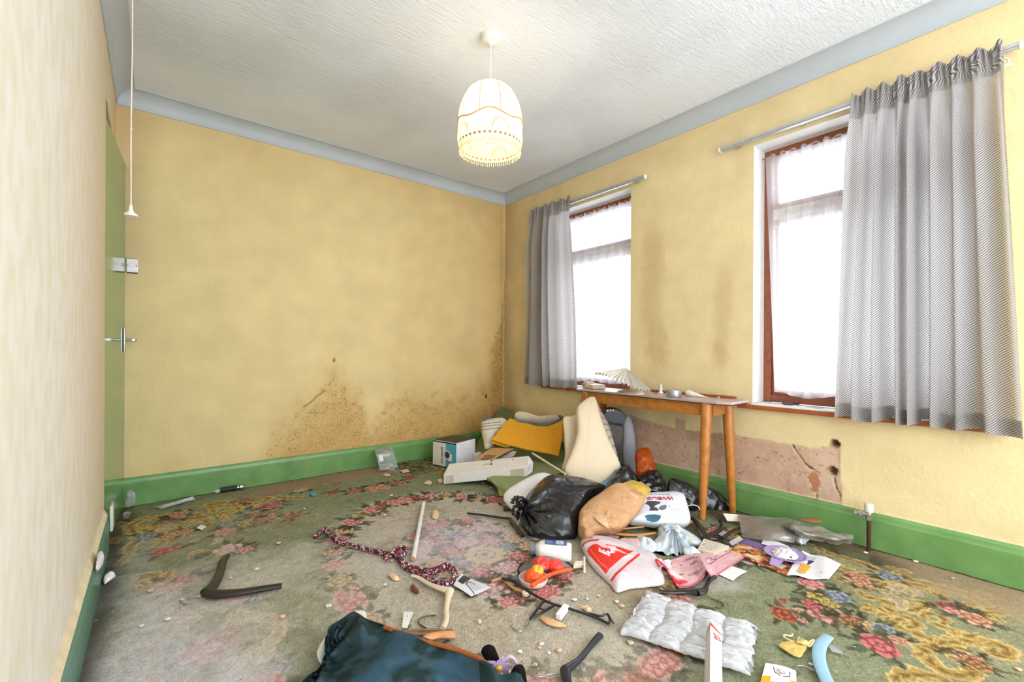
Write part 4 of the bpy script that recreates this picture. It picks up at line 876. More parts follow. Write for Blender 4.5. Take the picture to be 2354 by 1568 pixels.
# ------------------------------------------------------------------ console table
TW = M('teak_veneer', (186, 118, 52), .32, var=.2, vscale=22, bump=(50., .06)); TOPM = M('mauve_laminate', (190, 168, 168), .3, var=.06, vscale=12)
tb = empty('console_table', 'narrow teak console table with mauve laminate top under windowsill', 'table')
TX0, TX1, TY0, TY1, TZ = 2.572, 2.842, 1.225, 2.44, .705
def rrect(x0, x1, y0, y1, cc=.03):
    return [(x0+cc, y0), (x1-cc*.6, y0-.0), (x1, y0+cc*.6), (x1, y1-cc), (x1-cc, y1), (x0+cc, y1), (x0, y1-cc), (x0, y0+cc*2.4)]
build('table_top', MB().prism(rrect(TX0, TX1, TY0, TY1), TZ-.014, TZ), TOPM, tb, False, bevel=.003)
build('top_edge', MB().prism(rrect(TX0+.003, TX1-.003, TY0+.003, TY1-.003), TZ-.019, TZ-.0135), M('dark_edge', (84, 50, 34), .4), tb, False)
build('apron', MB().hexa((TX0+.028, TY0+.16, TZ-.095), (.018, 0, 0), (0, TY1-TY0-.26, 0), (0, 0, .078)), TW, tb, bevel=.002); build('apron', MB().hexa((TX1-.055, TY0+.12, TZ-.09), (.018, 0, 0), (0, TY1-TY0-.24, 0), (0, 0, .072)), TW, tb)
build('apron', MB().hexa((TX0+.046, TY0+.115, TZ-.092), (TX1-TX0-.10, 0, 0), (0, .018, 0), (0, 0, .075)), TW, tb); build('apron', MB().hexa((TX0+.046, TY1-.135, TZ-.092), (TX1-TX0-.10, 0, 0), (0, .018, 0), (0, 0, .075)), TW, tb)
build('back_rail', MB().hexa((TX1-.022, TY0+.075, TZ+.001), (.016, 0, 0), (0, .62, 0), (0, 0, .016)), SILLW, tb, bevel=.003)
for (xt, yt, xf_, yf_) in ((2.602, 1.372, 2.557, 1.373), (2.790, 1.338, 2.812, 1.312), (2.604, 2.345, 2.585, 2.40), (2.790, 2.32, 2.815, 2.375)):
    a = np.array((xt, yt, TZ-.016)); b_ = np.array((xf_, yf_, 0.))
    build('leg', MB().tube([a, a*.7+b_*.3, a*.35+b_*.65, b_], [.031, .030, .026, .0195], 20), TW, tb)
# ---- things on the table
def tabpt(u, v, z=0.): return fl(u, v, TZ+z)
p = tabpt(1549, 913); o = MB(); ro, ri, hh = .047, .036, .046
tp = empty('tape_roll', 'roll of silver duct tape standing on the table top', 'tape'); 
build('tape', MB().lathe([(ri, .0), (ro-.001, .0), (ro, .002), (ro, hh-.002), (ro-.001, hh), (ri, hh), (ri, .0)], (p[0], p[1], TZ+.001), 36), M('silver_tape', (168, 170, 178), .3, metal=.75, var=.06), tp)
build('core', MB().lathe([(ri-.003, .001), (ri-.0003, .001), (ri-.0003, hh-.001), (ri-.003, hh-.001), (ri-.003, .001)], (p[0], p[1], TZ+.001), 28), M('card_core', (196, 176, 146), .8), tp)
# cream box with dark markings under a pleated paper fan
a, b_, c_ = tabpt(1367, 889), tabpt(1420, 898), tabpt(1395, 882)
BX = empty('cream_appliance_box', 'cream plastic appliance with small dark buttons under the paper fan', 'appliance')
ex = (b_-a); ex[2] = 0; ex = ex/np.linalg.norm(ex)*.19; ey = np.array((-ex[1], ex[0], 0)); ey = ey/np.linalg.norm(ey)*.11; ey = ey if ey[0] > 0 else -ey
a = np.array((a[0]+.01, a[1], TZ+.001)); a[0] = min(a[0], TX1-.16)
build('case', MB().hexa(a, ex, ey, (0, 0, .035)), M('cream_plastic', (226, 214, 190), .45), BX, bevel=.006)
build('keypad', MB().hexa(a+ex*.03+ey*.1+np.array((0, 0, .0355)), ex*.30, ey*.6, np.array((0, 0, .012))+ey*.02), M('cream_plastic', (226, 214, 190), .45), BX, bevel=.003)
for i in range(3): build('button', MB().hexa(a+ex*(.06+.08*i)-ey*.004+np.array((0, 0, .016)), ex*.05, ey*.006, (0, 0, .012)), M('dark_button', (70, 70, 92), .4), BX)
apex = at(1440, 846, float((tabpt(1430, 897)-O)@FW)+.05); FANW = M('fan_paper', (240, 232, 220), .7, var=.05, trans=.08)
fanr = empty('paper_fan', 'white pleated paper fan leaning open on the table', 'hand fan')
edge = [np.array(q) for q in spline([at(1366, 861, 2.93), at(1392, 866, 2.90), at(1420, 878, 2.87), at(1448, 891, 2.83), at(1475, 900, 2.79), at(1497, 902, 2.75)], 12)]
idx = np.linspace(0, len(edge)-1, 33); edge = [edge[int(round(i))] for i in idx]
V = []; F = []; nrm = np.cross(edge[0]-apex, edge[-1]-apex); nrm /= np.linalg.norm(nrm); nrm = nrm if nrm@FW < 0 else -nrm
for i, q in enumerate(edge):
    q = q.copy(); q[2] = max(q[2], TZ+.003)
    for s in (.07, 1.):
        V.append(apex+(q-apex)*s+nrm*(.020*s if i % 2 else 0))
for i in range(len(edge)-1): F.append((2*i, 2*i+1, 2*i+3, 2*i+2))
fo = build('fan_leaf', MB().add(V, F), FANW, fanr, False, fixn=False); sm_ = fo.modifiers.new('thickness', 'SOLIDIFY'); sm_.thickness = .001
build('fan_guard', MB().tube([apex, np.array(V[1])], .003, 6), M('fan_stick', (226, 214, 190), .6), fanr); build('fan_guard', MB().tube([apex, np.array(V[-1])], .003, 6), M('fan_stick', (226, 214, 190), .6), fanr)
build('fan_rivet', MB().lathe([(0, -.005), (.006, -.004), (.006, .004), (0, .005)], apex, 12), M('fan_stick', (226, 214, 190), .6), fanr)
# crumpled brown-white paper under the fan
o = puff('crumpled_tissue', [tabpt(1418, 903, .0), tabpt(1450, 901), tabpt(1480, 906), tabpt(1470, 909), tabpt(1430, 907)], (0, -.2, 1), .03, .0, M('tissue_dirty', (206, 188, 170), .8), crease=.008, cfreq=60, zmin=TZ+.001, rings=8, seg=40); tag(o, 'dirty crumpled tissue under the paper fan on the table', 'tissue')
# small white figurine
p = tabpt(1519, 905); o = build('white_figurine', MB().lathe([(.018, 0), (.019, .005), (.011, .014), (.010, .022), (.013, .032), (.011, .040), (.0065, .044), (.0095, .050), (.010, .056), (.006, .062), (0, .064)], (p[0], p[1], TZ+.001), 20), M('bone_china', (242, 238, 230), .25), None)
o.data.transform(Matrix.Translation((0, 0, 0))); tag(o, 'tiny white china figurine beside the tape roll', 'figurine')
# pale cone-shaped shell lying on its side
a, b_ = tabpt(1578, 903, .022), tabpt(1622, 913, .004)
d = b_-a; o = build('cone_shell', MB().tube([a-d*.06, a, a+d*.1, a+d*.3, a+d*.6, a+d*.85, b_+d*.1], [.006, .017, .021, .0195, .013, .007, .002], 18), M('cream_shell', (238, 226, 206), .35, var=.08, vscale=50), None); tag(o, 'pale cone-shaped shell lying on its side on the table', 'shell')
for k, (u, v, r_) in enumerate(((1652, 915, .009), (1662, 914, .008))):
    p = tabpt(u, v); o = puff('shell_fragment', [p+np.array((r_*math.cos(t)*(1+.3*math.sin(3*t+k)), r_*math.sin(t), .001)) for t in np.linspace(0, 6.28, 9)[:-1]], (0, 0, 1), r_*1.1, 0, M('fragment_%d' % k, ((206, 168, 140), (240, 230, 216))[k], .5), rings=5, seg=20, zmin=TZ+.001)
    tag(o, ('brown shell fragment at the right end of the table', 'white shell fragment at the right end of the table')[k], 'shell fragment')
# ---- on the near windowsill
s0 = np.array((XR+.03, 1.10, .684)); so = empty('pair_of_scissors', 'dark-handled scissors lying on the near windowsill', 'scissors')
a = on(1757, 919, 2, .690); b_ = on(1800, 926, 2, .690); c1, c2 = on(1812, 929, 2, .689), on(1826, 928, 2, .689)
DKH = M('dark_handle', (52, 58, 74), .35)
build('blade', MB().tube([a, (a+b_)/2, b_], [.002, .006, .007], 8, flat=.35), CHROME, so); build('blade', MB().tube([a+np.array((.008, -.004, .002)), b_+np.array((.004, 0, .003))], [.002, .006], 8, flat=.35), CHROME, so)
for cc in (c1, c2):
    rr_ = .024; build('finger_loop', MB().tube([cc+np.array((rr_*.5*math.sin(t), rr_*math.cos(t), 0)) for t in np.linspace(0, 2*math.pi, 17)], .0045, 8, caps=False), DKH, so)
build('handle', MB().tube([b_, c1+np.array((0, .02, 0))], .005, 8), DKH, so); build('handle', MB().tube([b_, c2+np.array((0, .02, 0))], .005, 8), DKH, so)
a, b_ = on(1852, 934, 2, .688), on(1898, 938, 2, .688); o = puff('grey_feather', [a, a*.7+b_*.3+np.array((.008, 0, 0)), a*.3+b_*.7+np.array((.012, 0, 0)), b_, a*.3+b_*.7-np.array((.010, 0, 0)), a*.7+b_*.3-np.array((.004, 0, 0))], (0, 0, 1), .003, .0, M('feather_grey', (150, 156, 164), .8, var=.3, vscale=80), rings=4, seg=40, zmin=.685); tag(o, 'small grey feather on the near windowsill', 'feather')
# ================================================================== THE HEAP IN THE FAR CORNER
def proj(P):
    q = np.asarray(P)-O; z = q@FW; return 1177+FPX*(q@RT)/z, CY-FPX*(q@UP)/z
def polymask(U, V, poly):
    m = np.zeros(np.shape(U), bool); n = len(poly); j = n-1
    for i in range(n):
        (x0, y0), (x1, y1) = poly[i], poly[j]
        c = ((y0 > V) != (y1 > V)) & (U < (x1-x0)*(V-y0)/((y1-y0)+1e-12)+x0); m ^= c; j = i
    return m.astype(float)
def patch(name, net, mat, parent=None, nu=8, nv=8, thick=.004, crease=0., cfreq=20., seed=1, colfn=None, zmin=.001, wrinkle=0., kind=None):
    """thick cloth through a net of control points (rows of 3-d points)"""
    rows = [np.array(spline(r, nu)) for r in net]; cols = np.array(rows)            # m x k x 3
    P = np.array([spline(list(cols[:, j]), nv) for j in range(cols.shape[1])])       # k x m' x 3
    a, b = P.shape[:2]; V = P.reshape(-1, 3)
    du = np.gradient(P, axis=0); dv = np.gradient(P, axis=1); N = np.cross(du, dv).reshape(-1, 3); N /= (np.linalg.norm(N, axis=1, keepdims=True)+1e-9)
    if (N@-FW).mean() + N[:, 2].mean() < 0: N = -N
    if crease: V = V+N*(crumple(V, seed, cfreq)*crease)[:, None]
    if wrinkle: V = V+N*(np.array([mnoise.noise(Vector(p)*9.) for p in V])*wrinkle)[:, None]
    V2 = V-N*thick; V = np.vstack([V, V2]); V[:, 2] = np.maximum(V[:, 2], zmin); n = a*b; F = grid_faces(a, b)
    i = np.arange(n).reshape(a, b); ring = np.concatenate([i[:-1, 0], i[-1, :-1], i[:0:-1, -1], i[0, :0:-1]])
    F = np.vstack([F, F[:, ::-1]+n, np.stack([ring, np.roll(ring, -1), np.roll(ring, -1)+n, ring+n], -1)])
    U_, V_ = np.meshgrid(np.linspace(0, 1, a), np.linspace(0, 1, b), indexing='ij')
    col = None
    if colfn is not None: c = np.asarray(colfn(U_, V_)).reshape(-1, 3); col = np.vstack([c, c])
    me = np_mesh(name, V, F, col); bm = bmesh.new(); bm.from_mesh(me); bmesh.ops.recalc_face_normals(bm, faces=bm.faces); bm.to_mesh(me); bm.free()
    return finish(name, me, mat, parent, True, angle=1.2, kind=kind)
def outl(pts, d0, d1=None, v0=None, v1=None):
    """outline pixels to points: distance d0 at the lowest pixel row, d1 at the highest"""
    vs = [p[1] for p in pts]; v0 = max(vs); v1 = min(vs); d1 = d0 if d1 is None else d1
    return [at(u, v, d0+(d1-d0)*(v0-v)/(v0-v1+1e-9)) for u, v in pts]
TOCAM = lambda z=.35: np.array((-FW[0], -FW[1], z))

# ---- fan heater carton
p0, p1 = fl(995.5, 1069), fl(1049, 1080); p2 = fl(1077, 1063); a = p1-p0; b_ = p2-p1; b_ = b_-a*(b_@a)/(a@a)
h = at(996.5, 1011.6, float((p0-O)@FW))[2]; up = np.array((0, 0, h))
fh = empty('fan_heater_carton', 'white and teal carton printed with a fan heater, by the back skirting', 'box')
CARTW = M('carton_white', (236, 234, 236), .5, var=.04)
build('carton', MB().hexa(p0+np.array((0, 0, .002)), a, b_, up), CARTW, fh, False, bevel=.002)
nf_ = np.cross(a, up); nf_ /= np.linalg.norm(nf_); nf_ = nf_ if nf_@FW < 0 else -nf_
def fcol(U, V):
    c = canvas(U, (232, 228, 216)); c = mixc(c, rect(U, V, .56, 1.01, -.01, 1.01), (86, 172, 192)); c = mixc(c, rect(U, V, -1, 2, .955, 2)+rect(U, V, -1, 2, -1, .03), (44, 42, 46))
    x = (U-.62)*np.linalg.norm(a)/h; y = V-.50; r = np.hypot(x, y)
    c = mixc(c, sstep(.205, .195, r)+rect(U, V, .64, .84, .24, .60), (120, 140, 150)); c = mixc(c, sstep(.185, .175, r)+rect(U, V, .66, .82, .27, .56), (236, 236, 236)); c = mixc(c, sstep(.14, .13, r), (46, 48, 58)); c = mixc(c, sstep(.115, .105, r)*(.4+.4*np.sin(U*140)), (84, 88, 100))
    return mixc(c, lines(V, U, .12, .4, .10, .14, 2)*.6, (140, 140, 140))
sheet('front_print', [p0+nf_*.0025+up*.0+np.array((0, 0, .002)), p1+nf_*.0025+np.array((0, 0, .002)), p1+nf_*.0025+up, p0+nf_*.0025+up], PAINT('gloss_print', .35), fh, 70, 90, fcol, thick=.0008)
text('lettering', 'FAN HEATER', h*.115, p0+nf_*.005+a*.44+up*.14, up, -a, M('black_ink', (24, 24, 28), .5), fh)
build('open_top', MB().hexa(p0+up+np.array((0, 0, .004))+a*.03+b_*.03, a*.94, b_*.94, (0, 0, .003)), M('dark_card_top', (78, 62, 52), .6, var=.4, vscale=30), fh, False)
build('flap', MB().slab([p1+b_*.1+up*.99, p1+b_*.98+up*1.0, p1+b_*.62+up*.62], np.cross(b_, up)/np.linalg.norm(np.cross(b_, up)), .003), CARTW, fh, False)
# ---- long white carton
q0 = fl(1020, 1113, .002); q1 = at(1212.5, 1094.6, 3.27); e1 = q1-q0; e3 = at(1017.4, 1090.8, float((q0-O)@FW))-q0; e3 = np.array((0, 0, e3[2])); hd = np.array((FW[0], FW[1], 0)); e2 = hd-e1*(hd@e1)/(e1@e1); e2 = e2/np.linalg.norm(e2)*.17; e2[2] += .035
lb = empty('long_white_carton', 'long slim white carton lying across the green mat', 'box')
build('carton', MB().hexa(q0, e1, e2, e3), M('carton_offwhite', (232, 226, 218), .55, var=.05), lb, False, bevel=.002)
ff = np.cross(e1, e3); ff /= np.linalg.norm(ff); ff = ff if ff@FW < 0 else -ff; TAPE = M('parcel_tape', (206, 192, 170), .3)
build('tape', MB().hexa(q0+e1*.02+ff*.001+e3*.1, e1*.10, ff*.001, e3*.75), TAPE, lb, False); build('tape', MB().hexa(q0+e1*.80+ff*.001+e3*.12, e1*.16, ff*.001, e3*.7), TAPE, lb, False)
build('end_flap', MB().slab([q1+e3*.95, q1+e3*.1, q1+e1*.05+e2*.3+e3*.02, q1+e1*.055+e2*.6+e3*.7, q1+e2*.95+e3], e1/np.linalg.norm(e1), .003), CARTW, lb, False)
build('end_opening', MB().slab([q1+e1*.002+e2*.35+e3*.35, q1+e1*.002+e2*.7+e3*.35, q1+e1*.002+e2*.7+e3*.85, q1+e1*.002+e2*.35+e3*.85], e1/np.linalg.norm(e1), .001), M('dark_inside', (60, 56, 58), .8), lb, False)
INK = M('black_ink', (24, 24, 28), .5); GREYINK = M('grey_ink', (120, 120, 124), .6); tn = np.cross(e1, e2); tn /= np.linalg.norm(tn); tn = tn if tn[2] > 0 else -tn
build('printed_mark', MB().hexa(q0+e3+tn*.0006+e1*.545+e2*.42, e1*.016, e2*.2, tn*.0004), INK, lb, False); text('lettering', 'SELLE', .022, q0+e3+tn*.001+e1*.535+e2*.60, -e1, -e2, GREYINK, lb)
build('printed_mark', MB().hexa(q0+e3+tn*.0006+e1*.80+e2*.72, e1*.014, e2*.1, tn*.0004), GREYINK, lb, False)

# ---- green foam mat slumped into the corner
GM = PAINT('green_mat_cloth', .9, .15, bump=(180., .2, .002, 3), grain=.05)
o = patch('green_mat', [[at(1118, 985, 4.42), at(1138, 955, 4.5), at(1156, 937, 4.60), at(1178, 948, 4.5), at(1205, 966, 4.35)],
     [at(1090, 1028, 4.28), at(1110, 1018, 4.22), at(1150, 1010, 4.18), at(1200, 1005, 4.1), at(1262, 1000, 4.0)],
     [fl(1092, 1056, .02), fl(1124, 1052, .05), fl(1170, 1048, .07), fl(1235, 1046, .09), fl(1300, 1044, .10)],
     [fl(1105, 1088, .05), fl(1140, 1082, .075), fl(1190, 1076, .085), fl(1245, 1070, .09), fl(1300, 1064, .10)],
     [fl(1133, 1108, .06), fl(1160, 1106, .075), fl(1205, 1098, .08), fl(1250, 1090, .085), fl(1298, 1082, .09)],
     [fl(1142, 1120, .045), fl(1168, 1126, .05), fl(1210, 1118, .06), fl(1255, 1104, .06), fl(1298, 1092, .06)],
     [fl(1148, 1140, .006), fl(1172, 1142, .008), fl(1215, 1128, .01), fl(1256, 1112, .01), fl(1298, 1098, .01)]], GM, None, 8, 8, .02, crease=.004, cfreq=9, seed=4, wrinkle=.012,
     colfn=lambda U, V: mixc(mixc(canvas(U, (150, 160, 112)), sstep(.35, .05, V), (112, 120, 82)), sstep(.80, .84, V)*sstep(.92, .88, V), (138, 142, 88)))
tag(o, 'olive green foam mat slumped from the wall corner under the boxes', 'mat')
# ---- cream blankets and mustard felt
CREAM = M('cream_blanket', (226, 212, 188), .95, var=.08, vscale=40, bump=(220., .25, .002)); GREYT = M('grey_blue_trim', (108, 116, 126), .8)
bl = empty('striped_blanket', 'cream blanket with grey stripes bunched left of the mustard felt', 'blanket')
def strcol(V, uvw):
    u, v = proj(V); c = np.empty((len(V), 3)); c[:] = lin((228, 216, 194)); t = (v-.25*(u-1110)*-1)
    for s in (975, 981, 988): c = mixc(c, sstep(1.6, .6, np.abs(v+.12*(u-1110)-s))*(u < 1152), (140, 132, 128))
    return c
puff('blanket_fold', outl([(1106, 985), (1110, 970), (1148, 961), (1166, 968), (1160, 986), (1142, 1004), (1137, 1022), (1117, 1034), (1111, 1012)], 3.82, 4.05), TOCAM(.5), .07, .05, PAINT('blanket_weave', .95, .1), bl, colfn=strcol, crease=.004, cfreq=22, seg=120, rings=20)
puff('blue_lining', outl([(1112, 972), (1115, 962), (1135, 962), (1150, 963), (1130, 970)], 4.06), TOCAM(.5), .03, .03, M('dull_blue_cloth', (108, 122, 146), .9), bl)
b2 = empty('rolled_blanket', 'rolled cream blanket edged in grey behind the mustard felt', 'blanket')
puff('blanket_roll', outl([(1182, 958), (1186, 950), (1196, 949), (1212, 958), (1250, 962), (1292, 958), (1290, 972), (1250, 978), (1215, 974), (1190, 968)], 4.06, 4.10), TOCAM(.7), .07, .06, CREAM, b2, crease=.003)
build('trim', MB().tube(spline([at(1186, 966, 3.90), at(1215, 977, 3.88), at(1250, 979, 3.86), at(1275, 970, 3.84), at(1288, 963, 3.8), at(1286, 956, 3.8), at(1293, 960, 3.78)], 5), .011, 8), GREYT, b2)
MU = M('mustard_felt', (228, 160, 34), .95, var=.05, vscale=30, bump=(300., .3, .002))
mf = empty('mustard_felt_pad', 'folded mustard yellow felt pad draped on the heap', 'felt pad')
patch('upper_layer', [[at(1172, 962, 3.92), at(1200, 970, 3.89), at(1236, 980, 3.85), at(1268, 977, 3.80), at(1292, 966, 3.74)], [at(1150, 987, 3.82), at(1185, 997, 3.78), at(1225, 1006, 3.74), at(1262, 1008, 3.69), at(1292, 1005, 3.64)], [at(1130, 1011, 3.72), at(1170, 1022, 3.68), at(1210, 1032, 3.63), at(1250, 1040, 3.58), at(1284, 1048, 3.54)]], MU, mf, 8, 10, .012, wrinkle=.006)
patch('lower_layer', [[at(1152, 992, 3.84), at(1180, 1000, 3.81)], [at(1130, 1015, 3.735), at(1165, 1026, 3.70)], [at(1133, 1020, 3.73), at(1172, 1027, 3.70)]], MU, mf, 8, 8, .010)
# ---- cream folded cushion standing on edge
cu = empty('cream_folded_cushion', 'big cream cloth-covered cushion folded upright beside the heater', 'cushion')
CC = PAINT('cushion_cotton', .95, .1, bump=(260., .15, .002, 3))
def ccol(V, uvw):
    u, v = proj(V); c = np.empty((len(V), 3)); c[:] = lin((236, 216, 186)); return mixc(c, sstep(3, 1, np.abs(u-1352+.1*(v-1000)))*.12+sstep(.5, 1, np.sin(u*.55))*.06, (196, 170, 136))
puff('left_panel', outl([(1292, 1078), (1299, 1050), (1297, 1000), (1295, 962), (1312, 958), (1334, 958), (1344, 1010), (1340, 1085), (1310, 1088)], 3.18, 3.36), TOCAM(.3), .03, .06, CC, cu, colfn=ccol, crease=.006, cfreq=26, cseed=7, power=4, seg=120, rings=18)
puff('main_panel', outl([(1322, 1104), (1302, 1092), (1298, 1074), (1312, 1040), (1325, 1000), (1325, 945), (1334, 928), (1350, 916), (1361, 912), (1370, 920), (1382, 965), (1398, 1010), (1413, 1042), (1420, 1056), (1424, 1082), (1402, 1104), (1371, 1121), (1345, 1114)], 3.02, 3.26), TOCAM(.3), .055, .05, CC, cu, colfn=ccol, crease=.005, cfreq=12, cseed=3, power=3.2, seg=160, rings=24)
def ucol(U, V):
    c = canvas(U, (226, 208, 182)); c = mixc(c, sstep(.5, .8, np.sin(V*44+U*3))*.8, (150, 130, 122)); c = mixc(c, sstep(.04, .02, np.abs(U-.22)), (104, 136, 152)); return mixc(c, (vnoise(U*20, V*60, 3) > .7)*.5, (170, 120, 110))
patch('patterned_underside', [[at(1366, 920, 3.25), at(1374, 928, 3.29), at(1379, 938, 3.33)], [at(1378, 960, 3.20), at(1390, 966, 3.25), at(1398, 973, 3.30)], [at(1392, 1000, 3.14), at(1402, 998, 3.19), at(1408, 1004, 3.24)], [at(1412, 1042, 3.09), at(1418, 1046, 3.13), at(1422, 1056, 3.17)]], CC, cu, 8, 14, .01, colfn=ucol)
patch('blue_border', [[at(1424, 1060, 3.08), at(1430, 1082, 3.05)], [at(1408, 1090, 3.0), at(1414, 1103, 2.98)], [at(1388, 1108, 2.96), at(1396, 1120, 2.94)], [at(1372, 1119, 2.97), at(1380, 1130, 2.94)]], M('pale_blue_binding', (126, 164, 188), .8, var=.08, vscale=40), cu, 6, 8, .03)
# ---- halogen heater
hh = empty('halogen_heater', 'black and grey upright halogen heater standing behind the cushion', 'heater')
hd_ = 3.36; side = np.array((.80, .25, 0)); side /= np.linalg.norm(side)
def hp_(u, v): return at(u, v, hd_)
BLK = M('heater_black', (38, 37, 42), .35, var=.15); GREYP = M('heater_grey', (150, 150, 158), .45, var=.06)
fo_ = [hp_(1384, 1112), hp_(1384, 962), hp_(1388, 951), hp_(1398, 943), hp_(1412, 940), hp_(1426, 943), hp_(1438, 952), hp_(1444, 965), hp_(1446, 1100), hp_(1440, 1112)]
build('body', MB().slab(fo_, np.array((FW[0], FW[1], 0)), .13), BLK, hh, bevel=.006)
def hcol(U, V): c = canvas(U, (96, 88, 78)); c = mixc(c, (vnoise(U*60, V*200, 5) > .45)*.8, (52, 48, 44)); return mixc(c, sstep(.06, .02, np.abs((V*26) % 1-.5)), (40, 38, 36))
gp = [hp_(1390, 1098)-FW*.004, hp_(1431, 1098)-FW*.004, hp_(1431, 982)-FW*.004, hp_(1390, 975)-FW*.004]
sheet('grille', gp, PAINT('grille_wire', .5, .5), hh, 40, 80, hcol, thick=.002)
for k in range(12): build('vent_slot', MB().box(hp_(1393+k*3.3, 971+k*.55)-FW*.004, (.003, .003, .018)), M('slot_black', (14, 14, 16), .5), hh, False)
for k in range(4):
    c = hp_(1396+k*6.6, 944-1.2*math.sin(k*1.0))-FW*.004; build('rocker_switch', MB().box(c, (.014, .012, .016)), M('switch_orange', (206, 120, 50), .4) if k == 3 else M('switch_ivory', (236, 222, 206), .4), hh, bevel=.002)
sp = [hp_(1432, 1075), hp_(1432, 985), hp_(1436, 965), hp_(1441, 955), hp_(1448, 960), hp_(1454, 975), hp_(1458, 1000), hp_(1460, 1040), hp_(1459, 1112), hp_(1446, 1112)]
puff('side_shell', sp, -FW+side*.3, .03, .10, GREYP, hh, power=3, rings=14, seg=90)
build('foot', MB().box(fl(1420, 1112, .012)+np.array((0, 0, 0)), (.24, .16, .024)), BLK, hh, bevel=.006)
# ---- orange carrier bag
OB = FILM('orange_film', (206, 92, 24), .3, .6, 16., .8, .3, trans=.3)
o = puff('orange_plastic_bag', outl([(1461, 1060), (1462, 1038), (1474, 1031), (1489, 1030), (1494, 1036), (1499, 1055), (1508, 1082), (1492, 1096), (1466, 1096)], 3.02, 3.14), TOCAM(.3), .06, .05, OB, crease=.014, cfreq=26, cseed=5, seg=120, rings=18); tag(o, 'crumpled orange plastic bag against the wall beside the heater', 'plastic bag')
# ---- black bin bags behind
BB = FILM('black_bin_film', (27, 26, 30), .24, .7, 6., .7, dist=.035)
for k, (ol, d0, d1, lab) in enumerate((
    ([(1392, 1130), (1404, 1100), (1425, 1078), (1440, 1070), (1458, 1090), (1466, 1115), (1450, 1134), (1420, 1138)], 2.90, 3.02, 'black bin bag squashed between the cushion and the heater foot'),
    ([(1462, 1130), (1470, 1100), (1482, 1086), (1502, 1082), (1520, 1096), (1530, 1118), (1524, 1140), (1490, 1146)], 2.80, 2.98, 'black bin bag below the orange bag'),
    ([(1532, 1146), (1536, 1110), (1546, 1099), (1566, 1104), (1588, 1116), (1604, 1128), (1606, 1165), (1590, 1176), (1555, 1168)], 2.80, 2.88, 'black bin bag between the white carrier bag and green skirting'),
    ([(1602, 1175), (1604, 1140), (1616, 1124), (1628, 1120), (1655, 1134), (1674, 1156), (1690, 1184), (1660, 1190), (1615, 1188)], 2.83, 2.885, 'black bin bag behind the front table leg'))):
    o = puff('black_bin_bag', outl(ol, d0, d1), TOCAM(.6), (.07, .07, .045, .032)[k], (.06, .06, .04, .028)[k], BB, crease=(.022, .022, .016, .012)[k], cfreq=26, cseed=20+k, seg=110, rings=18, angle=.5, power=2.4); tag(o, lab, 'bin bag', 'black bin bags in the heap')
# ---- big knotted bin bag in front
kb = empty('knotted_bin_bag', 'big shiny black bin bag with a knotted neck lying in front', 'bin bag', 'black bin bags in the heap')
ko = at(1203, 1158, 2.62)
def radial(V, c, N):
    d = V-ko; r = np.linalg.norm(d, axis=1); th = np.arctan2(d@UP, d@RT); w = np.sin(th*9+2*np.sin(r*9))*.5+np.sin(th*21+1)*.3
    return V+N*(w*.020*np.exp(-((r-.14)/.16)**2))[:, None]
puff('bag', outl([(1199, 1160), (1215, 1134), (1238, 1112), (1262, 1098), (1296, 1095), (1330, 1100), (1362, 1108), (1392, 1120), (1376, 1138), (1352, 1164), (1336, 1190), (1328, 1222), (1322, 1242), (1286, 1247), (1250, 1243), (1222, 1236), (1206, 1220), (1197, 1200), (1196, 1178)], 2.38, 2.80), TOCAM(.8), .11, .09, BB, kb, crease=.012, cfreq=13, cseed=2, seg=220, rings=40, power=2.3, extra=radial)
kt = [ko+RT*.0-FW*.02, at(1194, 1158, 2.57), at(1186, 1150, 2.56), at(1180, 1158, 2.55)]
build('knot', MB().tube(spline([at(1206, 1152, 2.58), at(1198, 1146, 2.55), at(1190, 1156, 2.54), at(1196, 1166, 2.55), at(1204, 1160, 2.57)], 5), .014, 9), BB, kb)
for k, L in enumerate(([(1200, 1152), (1190, 1142), (1181, 1148), (1177, 1158)], [(1198, 1160), (1187, 1162), (1179, 1172), (1182, 1184)], [(1200, 1164), (1192, 1174), (1188, 1186), (1194, 1190)], [(1196, 1148), (1188, 1152), (1178, 1150)])):
    pts = spline([at(u, v, 2.56-.01*i) for i, (u, v) in enumerate(L)], 5); build('tied_end', MB().tube(pts, [.016*(1+.35*math.sin(i*1.9+k)) for i in range(len(pts))], 7, flat=.45), BB, kb)
# ---- white pillow behind the big bag
o = puff('white_pillow', outl([(1157, 1148), (1163, 1130), (1186, 1114), (1212, 1100), (1238, 1089), (1262, 1090), (1280, 1104), (1262, 1126), (1230, 1150), (1204, 1176), (1184, 1178), (1168, 1164)], 2.74, 3.02), TOCAM(.9), .05, .05, M('white_cotton', (236, 232, 230), .9, var=.06, vscale=16, bump=(240., .2)), crease=.005, cfreq=16, seg=130, rings=20); tag(o, 'limp white pillow wedged between the green mat and big bin bag', 'pillow')
